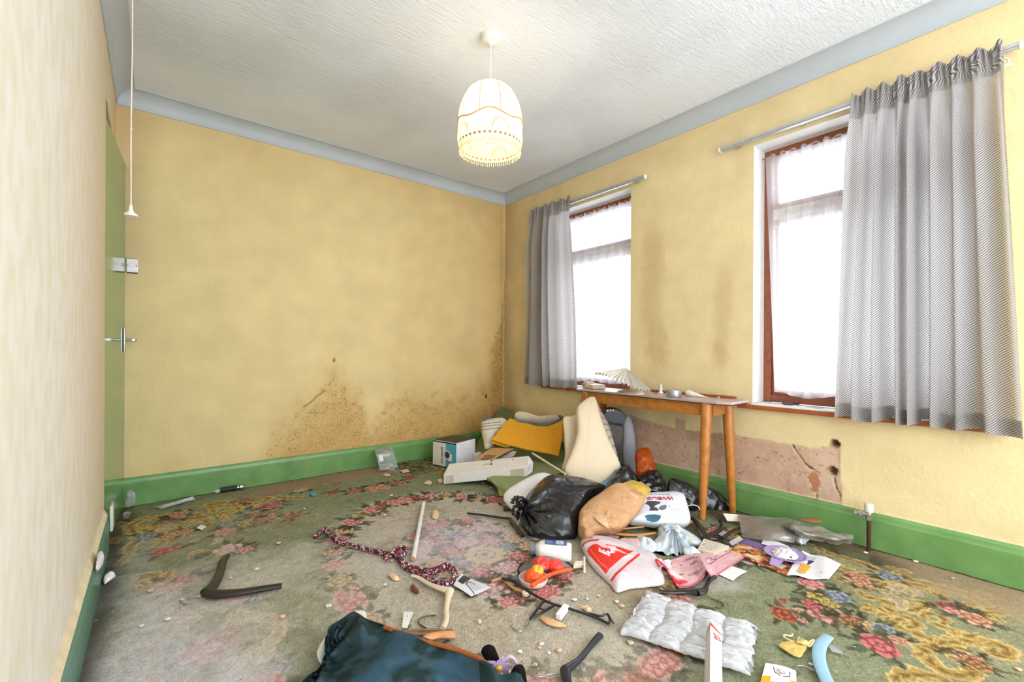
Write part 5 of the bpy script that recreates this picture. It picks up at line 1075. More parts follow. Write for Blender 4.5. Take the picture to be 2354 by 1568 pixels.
# ---- brown paper bag and yellow paper
PB = FILM('brown_kraft', (200, 154, 112), .5, .35, 14., .6, .1)
o = empty('brown_paper_bag', 'crumpled brown paper bag lying right of the big bin bag', 'paper bag'); puff('bag_body', outl([(1330, 1196), (1331, 1178), (1344, 1162), (1372, 1142), (1408, 1120), (1430, 1119), (1456, 1130), (1484, 1146), (1476, 1166), (1462, 1186), (1446, 1206), (1428, 1219), (1404, 1227), (1378, 1226), (1352, 1234), (1338, 1240), (1330, 1222)], 2.31, 2.59), TOCAM(.8), .080, .07, PB, o, crease=.026, cfreq=10, cseed=14, seg=44, rings=9, power=3.8, angle=.32)
dk = lambda v: 2.59-(v-1119)/(1240-1119)*.28-.088
patch('flat_face', [[at(u, v, dk(v)+.05) for u, v in ((1350, 1168), (1364, 1154), (1384, 1140), (1412, 1122))], [at(u, v, dk(v)) for u, v in ((1366, 1190), (1390, 1170), (1418, 1148), (1448, 1130))], [at(u, v, dk(v)) for u, v in ((1386, 1208), (1412, 1190), (1438, 1168), (1468, 1142))], [at(u, v, dk(v)+.03) for u, v in ((1404, 1217), (1430, 1204), (1456, 1182), (1486, 1150))]], FILM('brown_kraft_lit', (214, 172, 134), .5, .35, 12., .5, .06), o, 6, 6, .003, crease=.007, cfreq=16, seed=5)  # paler kraft colour paints the brightly lit face of the same paper
patch('twisted_end', [[at(1330, 1205, 2.30), at(1346, 1214, 2.24), at(1366, 1226, 2.22)], [at(1331, 1226, 2.28), at(1344, 1230, 2.23), at(1360, 1236, 2.20)], [at(1338, 1242, 2.26), at(1346, 1243, 2.23), at(1356, 1242, 2.22)]], PB, o, 6, 6, .006, crease=.012, cfreq=30, seed=7)
YP = M('yellow_paper', (226, 190, 92), .55, var=.1, vscale=30, bump=(30., .5, .004))
o = patch('yellow_wrapping_paper', [[at(1415, 1124, 2.70), at(1444, 1106, 2.76), at(1474, 1107, 2.76)], [at(1440, 1136, 2.62), at(1464, 1120, 2.66), at(1496, 1124, 2.66)], [at(1470, 1150, 2.56), at(1482, 1144, 2.58), at(1492, 1134, 2.60)]], YP, None, 10, 10, .003, crease=.009, cfreq=24, seed=8); tag(o, 'crumpled yellow paper tucked behind the brown paper bag', 'paper')
# ---- white carrier bag with upside-down red lettering
def wcol(V, uvw):
    u, v = proj(V); c = np.empty((len(V), 3)); c[:] = lin((214, 216, 226)); tx = lambda x: 1400+x/6.534; ty = lambda y: 1060+y/6.534
    def ink(P, w, rgb):
        nonlocal c; D = seg_dist(u, v, [(tx(x), ty(y)) for x, y in P]); c = mixc(c, sstep(w, w*.55, D), rgb)
    RED = (186, 30, 48)
    for P in ([(960, 582), (940, 540), (912, 582), (895, 542)], [(912, 582), (880, 545), (850, 578), (822, 542), (800, 575)]): ink(P, 1.6, RED)
    for P in ([(786, 545), (740, 545), (725, 560), (745, 578), (785, 574)], [(728, 560), (786, 560)], [(708, 578), (706, 548), (660, 548), (650, 578)], [(632, 548), (590, 546), (575, 560), (590, 576), (632, 574)]): ink(P, 1.4, RED)
    for x in range(600, 900, 40): ink([(x, 500), (x+18, 498)], 1.0, (90, 86, 90))
    P = lambda L: [(tx(x), ty(y)) for x, y in L]
    c = mixc(c, polymask(u, v, P([(540, 640), (580, 600), (680, 598), (780, 612), (760, 640), (700, 665), (680, 690), (720, 700), (750, 745), (600, 745), (620, 700), (590, 660)])), (66, 64, 72)); c = mixc(c, polymask(u, v, P([(610, 735), (640, 700), (690, 705), (720, 735)]))*.0, (0, 0, 0))
    c = mixc(c, polymask(u, v, P([(745, 700), (790, 665), (850, 655), (872, 680), (850, 720), (800, 742), (760, 735)])), (110, 110, 118)); c = mixc(c, sstep(1.4, .9, np.hypot(u-tx(905), v-ty(678))), (60, 60, 66))
    return mixc(c, polymask(u, v, P([(530, 825), (580, 805), (700, 800), (778, 815), (775, 860), (730, 910), (650, 920), (570, 890)])), (26, 92, 110))
o = puff('white_carrier_bag', outl([(1448, 1202), (1458, 1180), (1470, 1158), (1482, 1140), (1510, 1135), (1550, 1134), (1570, 1141), (1577, 1160), (1584, 1186), (1584, 1204), (1568, 1212), (1540, 1211), (1515, 1213), (1480, 1207)], 2.46, 2.66), TOCAM(1.0), .06, .05, PAINT('carrier_film', .35, .5, film=(9., .5, .02)), colfn=wcol, crease=.005, cfreq=15, cseed=6, seg=320, rings=70, power=3.2); tag(o, 'white carrier bag with upside-down red lettering and teal print', 'carrier bag')
# ---- white stick across the heap, white cup behind the boxes, brown card with photo
o = build('white_stick', MB().tube([at(1224, 1042, 3.48), at(1300, 1090, 2.98)], .008, 10), M('stick_white', (226, 220, 206), .5)); tag(o, 'thin white stick sloping across the green mat to the cushion', 'stick')
cp = fl(1096, 1062, .02); cpz = empty('white_paper_cup', 'white paper cup lying behind the long white carton', 'cup'); dd = np.array((.9, .3, .15)); dd /= np.linalg.norm(dd)
build('cup_body', MB().tube([cp+np.array((-.03, 0, .035)), cp+np.array((-.03, 0, .035))+dd*.085], [.042, .032], 20), M('cup_white', (232, 228, 220), .5), cpz); build('cup_rim', MB().tube([cp+np.array((-.03, 0, .035))-dd*.003, cp+np.array((-.03, 0, .035))+dd*.004], [.045, .045], 20), M('cup_white', (232, 228, 220), .5), cpz)
def kcol(U, V):
    c = canvas(U, (206, 160, 112)); m = rect(U, V, .10, .42, .25, .85); n = vnoise(U*30, V*18, 4); c = mixc(c, m, (150, 96, 58)); c = mixc(c, m*(n > .5), (96, 92, 60)); return mixc(c, m*(vnoise(U*40, V*30, 8) > .7), (206, 160, 130))
o = sheet('brown_card_folder', [at(1090, 1062, 3.55), at(1132, 1030, 3.72), at(1182, 1032, 3.62), at(1128, 1062, 3.42)], PAINT('card_print', .6), None, 60, 60, kcol, lambda U, V: .012*np.sin(U*3), .003); tag(o, 'brown card folder with a small photo behind the long carton', 'folder')
def gcol(U, V): c = canvas(U, (224, 214, 216)); return mixc(c, (vnoise(U*14, V*26, 2) > .5)*.7, (150, 112, 116))
o = sheet('folded_leaflet', [at(1140, 1060, 3.50), at(1178, 1036, 3.62), at(1187, 1038, 3.58), at(1180, 1048, 3.5)], PAINT('gloss_print', .35), None, 30, 30, gcol, None, .003); tag(o, 'folded pale leaflet sticking out under the brown card folder', 'leaflet')
o = build('rubber_cylinder', MB().tube([fl(1082, 1040, .03), fl(1092, 1042, .03)], [.026, .02], 14), M('rubber_black', (30, 30, 32), .5)); tag(o, 'black rubber cylinder behind the fan heater carton', 'cylinder')
# ================================================================== LITTER ON THE CARPET
def hook(pts, mat, parent, r=.0024): return build('hook', MB().tube(spline(pts, 6), r, 8), mat, parent)
def G(pts, z): return [fl(u, v, z if np.isscalar(z) else z[i]) for i, (u, v) in enumerate(pts)]
STEEL = M('hook_steel', (170, 168, 162), .3, metal=.9, var=.1); DSTEEL = M('hook_rusty', (110, 92, 74), .5, metal=.6, var=.2)
HB = M('hanger_black', (30, 29, 30), .28, spec=.6, var=.2); HN = M('hanger_navy_black', (28, 32, 46), .25, spec=.6, var=.2); HBR = M('hanger_brown_black', (44, 38, 32), .4, var=.25, vscale=30)
def hanger(label, arms, mat, hk=None, hkm=STEEL, flat=.7, extra=()):
    """arms: list of (pixels, heights, radii) swept along the floor"""
    o = empty('clothes_hanger', label, 'clothes hanger', 'clothes hangers on the floor')
    for (px, z, r) in arms:
        pts = spline(G(px, z), 6); rr = np.interp(np.linspace(0, 1, len(pts)), np.linspace(0, 1, len(r)), r); build('arm', MB().tube(pts, list(rr), 12, flat=flat), mat, o)
    for (nm, px, z, r) in extra: build(nm, MB().tube(spline(G(px, z), 5), r, 8), mat, o)
    if hk: hook(G(*hk), hkm, o)
    return o
hanger('dark brown-black hanger lying open on the pale left carpet', [([(522, 1278), (512, 1292), (505, 1318), (492, 1344), (474, 1362)], [.02, .02, .02, .022, .02], [.014, .018, .018, .021, .024]), ([(474, 1362), (500, 1366), (550, 1362), (600, 1354), (648, 1346)], [.02, .018, .016, .014, .012], [.024, .022, .018, .016, .013])], HBR, ([(472, 1366), (450, 1372), (425, 1376), (413, 1381), (425, 1388), (440, 1386)], .006))
hanger('broken black hanger arm beside the big bin bag', [([(1075, 1180), (1110, 1184), (1150, 1190), (1172, 1192)], [.012, .012, .014, .018], [.009, .008, .009, .011]), ([(1172, 1192), (1182, 1206), (1192, 1220), (1203, 1232)], [.018, .014, .012, .012], [.011, .012, .011, .012])], HB)
o = build('black_rod_stub', MB().tube([fl(1158, 1170, .012), fl(1186, 1169, .012)], .010, 10), HB); tag(o, 'short black rod poking out left of the bin bag knot', 'rod')
hanger('slim black clip hanger with metal hook in front of the orange toys', [([(1154, 1330), (1180, 1336), (1215, 1360), (1262, 1385), (1310, 1400), (1360, 1416), (1400, 1434)], [.02, .02, .018, .016, .014, .012, .01], [.007, .009, .006, .006, .006, .006, .006])], HB, ([(1218, 1424), (1212, 1438), (1200, 1450), (1186, 1450), (1176, 1440), (1178, 1434)], .006), STEEL, .8,
       [('fork', [(1252, 1380), (1236, 1400), (1219, 1423)], [.014, .012, .008], .0048), ('fork', [(1276, 1390), (1248, 1408), (1219, 1423)], [.014, .012, .008], .0048), ('cross_brace', [(1239, 1398), (1254, 1404)], .012, .003), ('clip', [(1352, 1410), (1380, 1416), (1396, 1412), (1404, 1424), (1412, 1434)], [.014, .018, .022, .02, .01], .0042), ('clip', [(1397, 1412), (1402, 1425), (1400, 1433)], [.022, .018, .012], .0042)])
hanger('navy-black plastic hanger at the bottom edge of the picture', [([(1380, 1460), (1370, 1470), (1352, 1492), (1330, 1518), (1300, 1540)], [.014, .014, .014, .016, .02], [.013, .012, .010, .011, .016]), ([(1300, 1540), (1302, 1560), (1312, 1590), (1330, 1630)], [.02, .018, .014, .012], [.018, .015, .012, .011])], HN, ([(1290, 1548), (1262, 1550), (1240, 1556), (1224, 1552), (1216, 1540), (1222, 1530), (1232, 1530)], .008))
hanger('black hanger right of the pink folded cloth', [([(1516, 1360), (1540, 1362), (1575, 1361), (1602, 1362)], [.014, .014, .014, .018], [.010, .0085, .0095, .018]), ([(1602, 1362), (1618, 1358), (1624, 1346), (1632, 1334), (1644, 1326)], [.018, .018, .016, .018, .02], [.018, .014, .010, .009, .010])], HB, ([(1634, 1376), (1652, 1382), (1664, 1390), (1656, 1397), (1644, 1395)], .005), DSTEEL)
hanger('black hanger with round hole below the table leg', [([(1588, 1190), (1600, 1200), (1612, 1222), (1622, 1238)], [.03, .03, .03, .03], [.014, .016, .02, .022]), ([(1622, 1238), (1645, 1225), (1660, 1212), (1656, 1196)], [.03, .025, .022, .02], [.022, .014, .012, .011]), ([(1622, 1236), (1650, 1240), (1670, 1252), (1688, 1258)], [.03, .025, .02, .016], [.02, .010, .010, .009])], HB)
hanger('short black hanger arm beside the grey polythene', [([(1660, 1238), (1676, 1226), (1688, 1218), (1704, 1212)], [.02, .022, .022, .02], [.011, .010, .010, .011])], HB)
WH = M('hanger_cream', (226, 208, 180), .4, var=.06); PEACH = M('hanger_peach', (226, 160, 108), .45, var=.08, vscale=30); WD = M('hanger_wood', (206, 140, 66), .4, var=.15, vscale=30)
hanger('cream plastic hanger in the middle of the carpet', [([(946, 1323), (962, 1328), (985, 1342), (1010, 1352), (1034, 1358)], [.016, .016, .016, .018, .018], [.007, .009, .010, .013, .019]), ([(1034, 1358), (1030, 1376), (1026, 1400), (1026, 1425), (1018, 1445)], [.018, .016, .014, .014, .012], [.019, .012, .010, .010, .011])], WH)
hanger('stubby peach hanger shoulder beside the green holdall', [([(965, 1476), (985, 1466), (1010, 1460), (1032, 1460), (1046, 1460)], [.016, .018, .018, .018, .016], [.012, .015, .015, .016, .014])], PEACH)
hanger('wooden hanger lying under the brown paper bag', [([(1404, 1218), (1430, 1216), (1480, 1211)], .03, [.006, .007, .006])], WD); hanger('bowed wooden hanger above the striped card', [([(1402, 1224), (1430, 1229), (1470, 1230), (1508, 1225)], .028, [.007, .010, .010, .008])], WD)
hanger('wooden hanger end under the white carrier bag', [([(1560, 1214), (1578, 1206), (1590, 1198)], .028, [.008, .009, .008])], WD)
hanger('pale blue padded hanger at the bottom right', [([(1905, 1462), (1888, 1480), (1882, 1505), (1888, 1535), (1904, 1570), (1930, 1610)], [.014, .014, .014, .014, .014, .014], [.016, .019, .019, .019, .019, .019])], M('hanger_pale_blue', (150, 190, 214), .45, var=.04), ([(1893, 1545), (1868, 1540), (1850, 1532), (1832, 1530), (1828, 1538), (1842, 1548)], .005), STEEL, .22)
# loose hook and twigs
o = build('loose_wire_hook', MB().tube(spline(G([(1002, 1415), (985, 1416), (966, 1422), (962, 1432), (975, 1442), (980, 1444)], .005), 5), .0028, 8), DSTEEL); tag(o, 'loose rusty wire hook near the cream hanger', 'hook')
o = build('thin_wooden_slat', MB().tube(spline(G([(930, 1452), (965, 1448), (1030, 1448), (1036, 1450), (990, 1458), (935, 1456)], .006), 4), .006, 6, flat=.5), M('twig_brown', (150, 116, 76), .7)); tag(o, 'thin bent wooden slat behind the peach hanger', 'slat')
# ------------------------------------------------------------------ white rod
o = empty('white_rod', 'slim white plastic rod lying near the carpet centre', 'rod'); a, b_ = fl(974, 1157, .012), fl(950, 1284, .012)
build('tube', MB().tube([a, b_], .0115, 16), M('rod_white', (238, 234, 232), .35), o); build('wooden_core', MB().tube([b_-(b_-a)*.002, b_+(b_-a)*.008], .0095, 14), M('rod_core', (200, 140, 100), .7), o)
# ------------------------------------------------------------------ crocheted cord
def yarn_mat():
    m, nt, b = newmat('crochet_yarn'); tc = nd(nt, 'ShaderNodeTexCoord'); v = nd(nt, 'ShaderNodeTexVoronoi'); v.inputs['Scale'].default_value = 130; nt.links.new(tc.outputs['Object'], v.inputs[0])
    r = nd(nt, 'ShaderNodeValToRGB'); r.color_ramp.interpolation = 'CONSTANT'; e = r.color_ramp.elements; e[0].position = 0; e[0].color = C4(96, 26, 44); e[1].position = .38; e[1].color = C4(226, 206, 206)
    for p, c in ((.5, (120, 40, 58)), (.68, (150, 150, 170)), (.76, (84, 40, 60)), (.9, (206, 150, 120))): q = e.new(p); q.color = C4(*c)
    sp = nd(nt, 'ShaderNodeSeparateColor'); nt.links.new(v.outputs['Color'], sp.inputs[0]); nt.links.new(sp.outputs[0], r.inputs[0]); nt.links.new(r.outputs[0], b.inputs['Base Color']); b.inputs['Roughness'].default_value = .95
    bp = nd(nt, 'ShaderNodeBump'); bp.inputs['Strength'].default_value = 1.; bp.inputs['Distance'].default_value = .004; bp.invert = True; nt.links.new(v.outputs['Distance'], bp.inputs['Height']); nt.links.new(bp.outputs[0], b.inputs['Normal']); return m
YARN = yarn_mat(); zc = lambda x, y: (700+x/3.92, 1100+y/3.92)
cc = empty('crochet_cord', 'maroon and white crocheted cord trailing across the carpet', 'cord')
def cord(nm, L, r, z=.012):
    pts = spline(G([zc(*p) for p in L], z), 10); k = len(pts)
    t = [np.array(p) for p in pts]
    for s in range(2):
        off = []
        for i, p in enumerate(t):
            d = t[min(i+1, k-1)]-t[max(i-1, 0)]; d /= np.linalg.norm(d)+1e-9; sd = np.array((-d[1], d[0], 0)); w = i*1.1+s*math.pi; off.append(p+sd*math.cos(w)*r*.5+np.array((0, 0, math.sin(w)*r*.45)))
        build(nm, MB().tube(off, r*.8, 8), YARN, cc)
cord('strand', [(95, 525), (120, 500), (180, 460), (230, 500), (300, 560), (390, 595), (500, 620), (620, 650), (750, 685)], .0105)
cord('strand', [(750, 690), (820, 680), (870, 740), (930, 800), (1010, 820), (1110, 840), (1200, 820), (1290, 780)], .013); cord('strand', [(1290, 780), (1350, 830), (1350, 900), (1290, 950), (1210, 940), (1130, 910), (1050, 870), (960, 820), (900, 770)], .010)
cord('loop', [(720, 730), (770, 690), (820, 650), (870, 625), (915, 635), (905, 675), (860, 700)], .009, .02)
# ------------------------------------------------------------------ white bottle
def loft_sections(secs, n=24, p=2.6):
    V = []; F = []
    for (c, a_, b_) in secs:
        for j in range(n):
            w = 2*math.pi*j/n; x = math.copysign(abs(math.cos(w))**(2/p), math.cos(w)); y = math.copysign(abs(math.sin(w))**(2/p), math.sin(w)); V.append(np.array(c)+np.array(a_)*x+np.array(b_)*y)
    k = len(secs)
    for i in range(k-1):
        for j in range(n): F.append((i*n+j, i*n+(j+1) % n, (i+1)*n+(j+1) % n, (i+1)*n+j))
    F += [tuple(range(n-1, -1, -1)), tuple((k-1)*n+j for j in range(n))]; return MB().add(V, F)
bt = empty('white_bottle', 'white plastic bottle with blue label lying by the bin bag', 'bottle')
a, b_ = fl(1219, 1262, .038), fl(1314, 1270, .036); ax_ = b_-a; Lb = np.linalg.norm(ax_); ax_ /= Lb; sd = np.array((-ax_[1], ax_[0], 0)); sd /= np.linalg.norm(sd); up_ = np.cross(ax_, sd); up_ = up_ if up_[2] > 0 else -up_
S_ = lambda t, w, h: (a+ax_*Lb*t, sd*w, up_*h)
build('bottle_body', loft_sections([S_(.12, .020, .018), S_(.15, .028, .022), S_(.22, .050, .034), S_(.28, .056, .036), S_(.45, .056, .036), S_(.75, .056, .036), S_(.95, .055, .036), S_(.99, .050, .032), S_(1.0, .044, .028)], 32), M('bottle_white', (240, 236, 226), .3, var=.02), bt)
build('cap', loft_sections([S_(.0, .024, .024), S_(.01, .027, .027), S_(.11, .027, .027), S_(.13, .024, .022)], 24, 2), M('cap_grey', (120, 122, 132), .4), bt)
def lcol(U, V):
    c = canvas(U, (50, 84, 150)); c = mixc(c, rect(U, V, .5, .84, .1, .9), (214, 222, 234)); c = mixc(c, lines(U, V, .52, .82, .2, .85, 3)*.8, (60, 80, 130)); c = mixc(c, lines(U, V, .06, .46, .15, .85, 3, .45, 3)*.6, (200, 210, 230)); return mixc(c, lines(U, V, .86, .98, .2, .8, 2)*.5, (190, 200, 220))
c0 = a+ax_*Lb*.36+up_*.0365-sd*.0; lw = sd if sd@FW > 0 else -sd
sheet('label', [c0-lw*.016, c0+ax_*Lb*.52-lw*.016, c0+ax_*Lb*.52+lw*.038-up_*.001, c0+lw*.038-up_*.001], PAINT('gloss_print', .35), bt, 60, 24, lcol, lambda U, V: .0015+0*U, .0008)
# ------------------------------------------------------------------ clear bag of orange toys
tg = empty('bag_of_orange_toys', 'clear plastic bag holding orange and red toy pieces in a tub', 'toy bag')
TBW = M('pale_pink_tub', (232, 208, 204), .35, var=.03); p = fl(1226, 1342, 0); 
build('tub', MB().lathe([(.040, .002), (.056, .008), (.062, .022), (.062, .03), (.058, .031), (.057, .022), (.05, .012), (.0, .010)], (p[0], p[1], 0), 32), TBW, tg)
ORG = FILM('toy_orange', (255, 92, 30), .3, .6, 26., .5, .12); REDT = FILM('toy_red', (238, 66, 54), .3, .6, 30., .8, .15); YEL = FILM('toy_yellow', (250, 186, 70), .4, .5, 30., .5, .12)
def lump(nm, u, v, z, r, mat, cr=.008, fr=40, sq=1., parent=tg, seed=3):
    c = fl(u, v, z); puff(nm, [c+r*(np.array((math.cos(t), math.sin(t)*sq, 0))) for t in np.linspace(0, 2*math.pi, 13)[:-1]], (0, 0, 1), r*.8, r*.6, mat, parent, rings=12, seg=50, crease=cr, cfreq=fr, cseed=seed, zmin=.004)
lump('toy_piece', 1228, 1328, .035, .044, ORG, .004, 30, 1., tg, 2); lump('toy_piece', 1244, 1300, .045, .040, REDT, .012, 60, 1., tg, 4); lump('toy_piece', 1276, 1302, .035, .036, REDT, .010, 60, 1.2, tg, 6); lump('toy_piece', 1236, 1312, .06, .028, YEL, .008, 60, 1., tg, 8)
build('toy_stick', MB().tube(spline(G([(1222, 1348), (1250, 1328), (1280, 1316), (1312, 1309)], [.05, .05, .04, .03]), 5), .0085, 10), ORG, tg)
CLB = CLEAR('clear_bag_film', (236, 222, 240), .16, .34, .12, bump=(26., 1.))
puff('clear_bag', outl([(1190, 1320), (1200, 1300), (1226, 1282), (1252, 1264), (1280, 1276), (1306, 1298), (1324, 1312), (1300, 1324), (1276, 1336), (1250, 1352), (1218, 1354), (1196, 1342)], 1.93, 2.2), TOCAM(1.), .05, .05, CLB, tg, crease=.010, cfreq=22, seg=110, rings=18)
# ------------------------------------------------------------------ red and white carrier bag
def rcol(V, uvw):
    u, v = proj(V); c = np.empty((len(V), 3)); c[:] = lin((222, 210, 216)); tx = lambda x: 1320+x/7.356; ty = lambda y: 1220+y/7.356; P = lambda L: [(tx(x), ty(y)) for x, y in L]; RED = (232, 48, 34)
    c = mixc(c, polymask(u, v, P([(215, 340), (240, 285), (330, 225), (450, 215), (600, 235), (760, 275), (930, 330), (1010, 345), (920, 390), (820, 450), (690, 560), (600, 640), (535, 735), (450, 630), (330, 500), (250, 410)])), RED)
    c = mixc(c, polymask(u, v, P([(335, 180), (450, 190), (560, 250), (690, 262), (720, 300), (900, 385), (850, 390), (700, 330), (640, 345), (590, 300), (480, 285), (410, 240)])), (240, 190, 206))
    for L in ([(430, 300), (440, 350), (500, 330), (520, 385), (575, 345), (590, 420)], [(600, 380), (640, 330), (690, 290)], [(620, 370), (680, 360)], [(700, 330), (650, 300), (640, 350)], [(420, 340), (590, 415)]): c = mixc(c, sstep(1.9, 1.1, seg_dist(u, v, P(L))), (246, 240, 244))
    for L in ([(260, 300), (350, 420), (440, 540), (560, 640)],): c = mixc(c, sstep(.5, .2, seg_dist(u, v, P(L))), (240, 170, 160))
    c = mixc(c, sstep(3.4, 2.6, seg_dist(u, v, P([(630, 840), (700, 740), (800, 650), (900, 560), (1000, 480), (1090, 405)]))), (226, 56, 48)); c = mixc(c, sstep(2.6, 1.8, seg_dist(u, v, P([(140, 260), (165, 215), (250, 172), (330, 160), (400, 155)]))), (214, 58, 56))
    return mixc(c, sstep(3, 2, seg_dist(u, v, P([(1380, 500), (1430, 600)]))), (220, 40, 50))
rb = empty('red_white_carrier_bag', 'full white carrier bag with a big red printed panel', 'carrier bag')
puff('bag', outl([(1333, 1252), (1340, 1240), (1356, 1235), (1380, 1236), (1420, 1246), (1462, 1262), (1494, 1274), (1508, 1288), (1518, 1312), (1527, 1340), (1518, 1352), (1478, 1358), (1448, 1362), (1420, 1370), (1410, 1366), (1398, 1348), (1372, 1322), (1352, 1294), (1340, 1268)], 1.86, 2.3), TOCAM(1.0), .07, .05, PAINT('carrier_film_red', .3, .5, film=(8., .6, .02)), rb, colfn=rcol, crease=.014, cfreq=11, cseed=12, seg=360, rings=80, power=3.0)
patch('torn_handle', [[at(1507, 1284, 2.02), at(1526, 1300, 1.98), at(1538, 1318, 1.94), at(1556, 1346, 1.88)], [at(1520, 1284, 2.03), at(1540, 1300, 1.99), at(1556, 1318, 1.94), at(1582, 1336, 1.90)]], PAINT('carrier_film_red', .3), rb, 12, 10, .002, crease=.006, cfreq=34,
      colfn=lambda U, V: mixc(mixc(canvas(U, (236, 190, 206)), sstep(.35, .2, V)+sstep(.8, .95, U)*1., (222, 34, 50)), (np.sin(V*30+U*4) > .6)*sstep(.5, .7, U), (246, 236, 240)))
# ------------------------------------------------------------------ papers, cards and cloth
GP = PAINT('gloss_print', .35); MP = PAINT('matt_print', .7)
def paper(name, label, cat, px, colfn, z=.004, zfn=None, nu=40, nv=40, mat=None, thick=.0012, group=None):
    z = [z]*4 if np.isscalar(z) else z; o = sheet(name, [fl(u, v, zz) for (u, v), zz in zip(px, z)], mat or MP, None, nu, nv, colfn, zfn, thick); return tag(o, label, cat, group)
# card with a picture of a hook
def hcard(U, V):
    c = canvas(U, (226, 226, 232)); c = mixc(c, rect(U, V, .30, .98, .08, .34), (60, 60, 64)); c = mixc(c, rect(U, V, .34, .78, .36, .86), (196, 198, 204))
    c = mixc(c, sstep(.03, .015, seg_dist(U, V, [(.20, .95), (.34, .60), (.42, .42), (.60, .36), (.72, .44), (.72, .60)])), (40, 42, 46)); return mixc(c, lines(U, V, .80, .98, .40, .9, 7, .4)*.6, (90, 90, 96))
paper('picture_card', 'white packet card showing a black hook beside the cream hanger', 'card', [(1042, 1345), (1062, 1320), (1128, 1347), (1083, 1374)], hcard, [.012, .014, .006, .006], lambda U, V: .006*np.sin(U*3+V*2), 50, 50, GP)
paper('paper_slip', 'blank white paper slip right of the pink folded cloth', 'paper', [(1643, 1316), (1676, 1299), (1718, 1312), (1685, 1335)], lambda U, V: mixc(canvas(U, (238, 238, 240)), lines(U, V, .2, .8, .2, .8, 4, .3)*.12, (150, 150, 160)), .005, lambda U, V: .004*np.sin(U*4)*V)
def mag(U, V):
    c = canvas(U, (196, 110, 60)); n = vnoise(U*14, V*9, 3); n2 = vnoise(U*30, V*20, 9); c = mixc(c, sstep(.4, .6, n), (110, 56, 34)); c = mixc(c, sstep(.6, .75, n2), (236, 176, 120)); c = mixc(c, sstep(.62, .8, vnoise(U*9, V*7, 14)), (226, 196, 150))
    c = mixc(c, rect(U, V, -.1, .55, .62, 1.1), (104, 84, 150)); c = mixc(c, lines(U, V, .06, .5, .68, .95, 7, .4)*.35, (190, 180, 214)); c = mixc(c, rect(U, V, .66, .84, .16, .38), (236, 226, 206)); return mixc(c, rect(U, V, .93, 1.1, .5, 1.1), (58, 56, 110))
paper('cookery_magazine', 'purple and orange food magazine under the ashtray plate', 'magazine', [(1668, 1264), (1815, 1322), (1872, 1290), (1712, 1238)], mag, [.014, .010, .010, .014], lambda U, V: .004*np.sin(U*6), 90, 60, GP, .006)
paper('white_letter_sheet', 'long white letter sheet with grey window patch right of the ashtray', 'letter', [(1808, 1322), (1906, 1333), (1934, 1294), (1845, 1266)], lambda U, V: mixc(mixc(mixc(canvas(U, (234, 233, 238)), rect(U, V, .12, .40, .66, .92), (190, 194, 204)), lines(U, V, .4, .9, .2, .6, 5, .3)*.15, (120, 120, 130)), rect(U, V, .70, .74, .25, .32)*.6, (110, 114, 130)), [.014, .006, .008, .014], lambda U, V: .005*np.sin(U*8+V*3), 60, 40)
paper('white_folded_sheet', 'white folded sheet tucked behind the ashtray plate', 'letter', [(1750, 1250), (1836, 1280), (1846, 1268), (1757, 1236)], lambda U, V: canvas(U, (232, 230, 236)), [.02, .018, .018, .022], lambda U, V: .004*np.sin(U*5))
paper('orange_ticket', 'small orange card lying on the white letter sheet', 'card', [(1832, 1314), (1850, 1318), (1866, 1302), (1846, 1294)], lambda U, V: mixc(canvas(U, (232, 176, 74)), lines(U, V, .15, .85, .15, .85, 4, .3)*.35, (150, 100, 40)), .022)
def book(U, V): c = canvas(U, (222, 212, 192)); c = mixc(c, (vnoise(U*20, V*30, 7) > .58)*rect(U, V, .1, .75, .1, .8)*.7, (126, 120, 130)); return mixc(c, rect(U, V, .05, .6, .82, .95)*.5, (206, 180, 130))
o = empty('old_booklet', 'tattered booklet with grey cover print below the black hangers', 'booklet'); cn = [fl(u, v, .03) for u, v in ((1604, 1262), (1642, 1272), (1676, 1255), (1618, 1238))]
sheet('cover', cn, MP, o, 50, 40, book, None, .002); build('pages', MB().slab([p-np.array((0, 0, .020)) for p in cn], (0, 0, 1), .0175), M('page_edges', (206, 186, 156), .8, var=.15, vscale=120), o, False)
paper('grey_photo_card', 'grey card lying between the two black hangers', 'card', [(1640, 1224), (1660, 1232), (1678, 1226), (1656, 1218)], lambda U, V: mixc(canvas(U, (212, 210, 216)), (vnoise(U*9, V*9, 3) > .6)*.3, (150, 150, 160)), .010)
paper('cream_note_card', 'cream card leaning at the far corner of the grey polythene', 'card', [(1662, 1180), (1672, 1198), (1704, 1199), (1698, 1183)], lambda U, V: mixc(canvas(U, (224, 220, 210)), lines(U, V, .2, .9, .1, .9, 5, .3)*.2, (130, 130, 130)), [.05, .02, .02, .05])
paper('pale_newspaper_scrap', 'pale newspaper scrap left of the food magazine', 'paper', [(1676, 1246), (1690, 1262), (1716, 1248), (1700, 1232)], lambda U, V: mixc(canvas(U, (214, 208, 212)), lines(U, V, .1, .9, .05, .95, 9, .4)*.4, (120, 116, 124)), .012)
def stripes(U, V): return mixc(canvas(U, (226, 206, 204)), (np.sin(V*2*math.pi*4.5) > .1)*.9, (158, 58, 74))
paper('striped_card', 'red and white striped card poking out under the brown bag', 'card', [(1355, 1238), (1420, 1245), (1424, 1232), (1362, 1222)], stripes, .02, None, 20, 60)
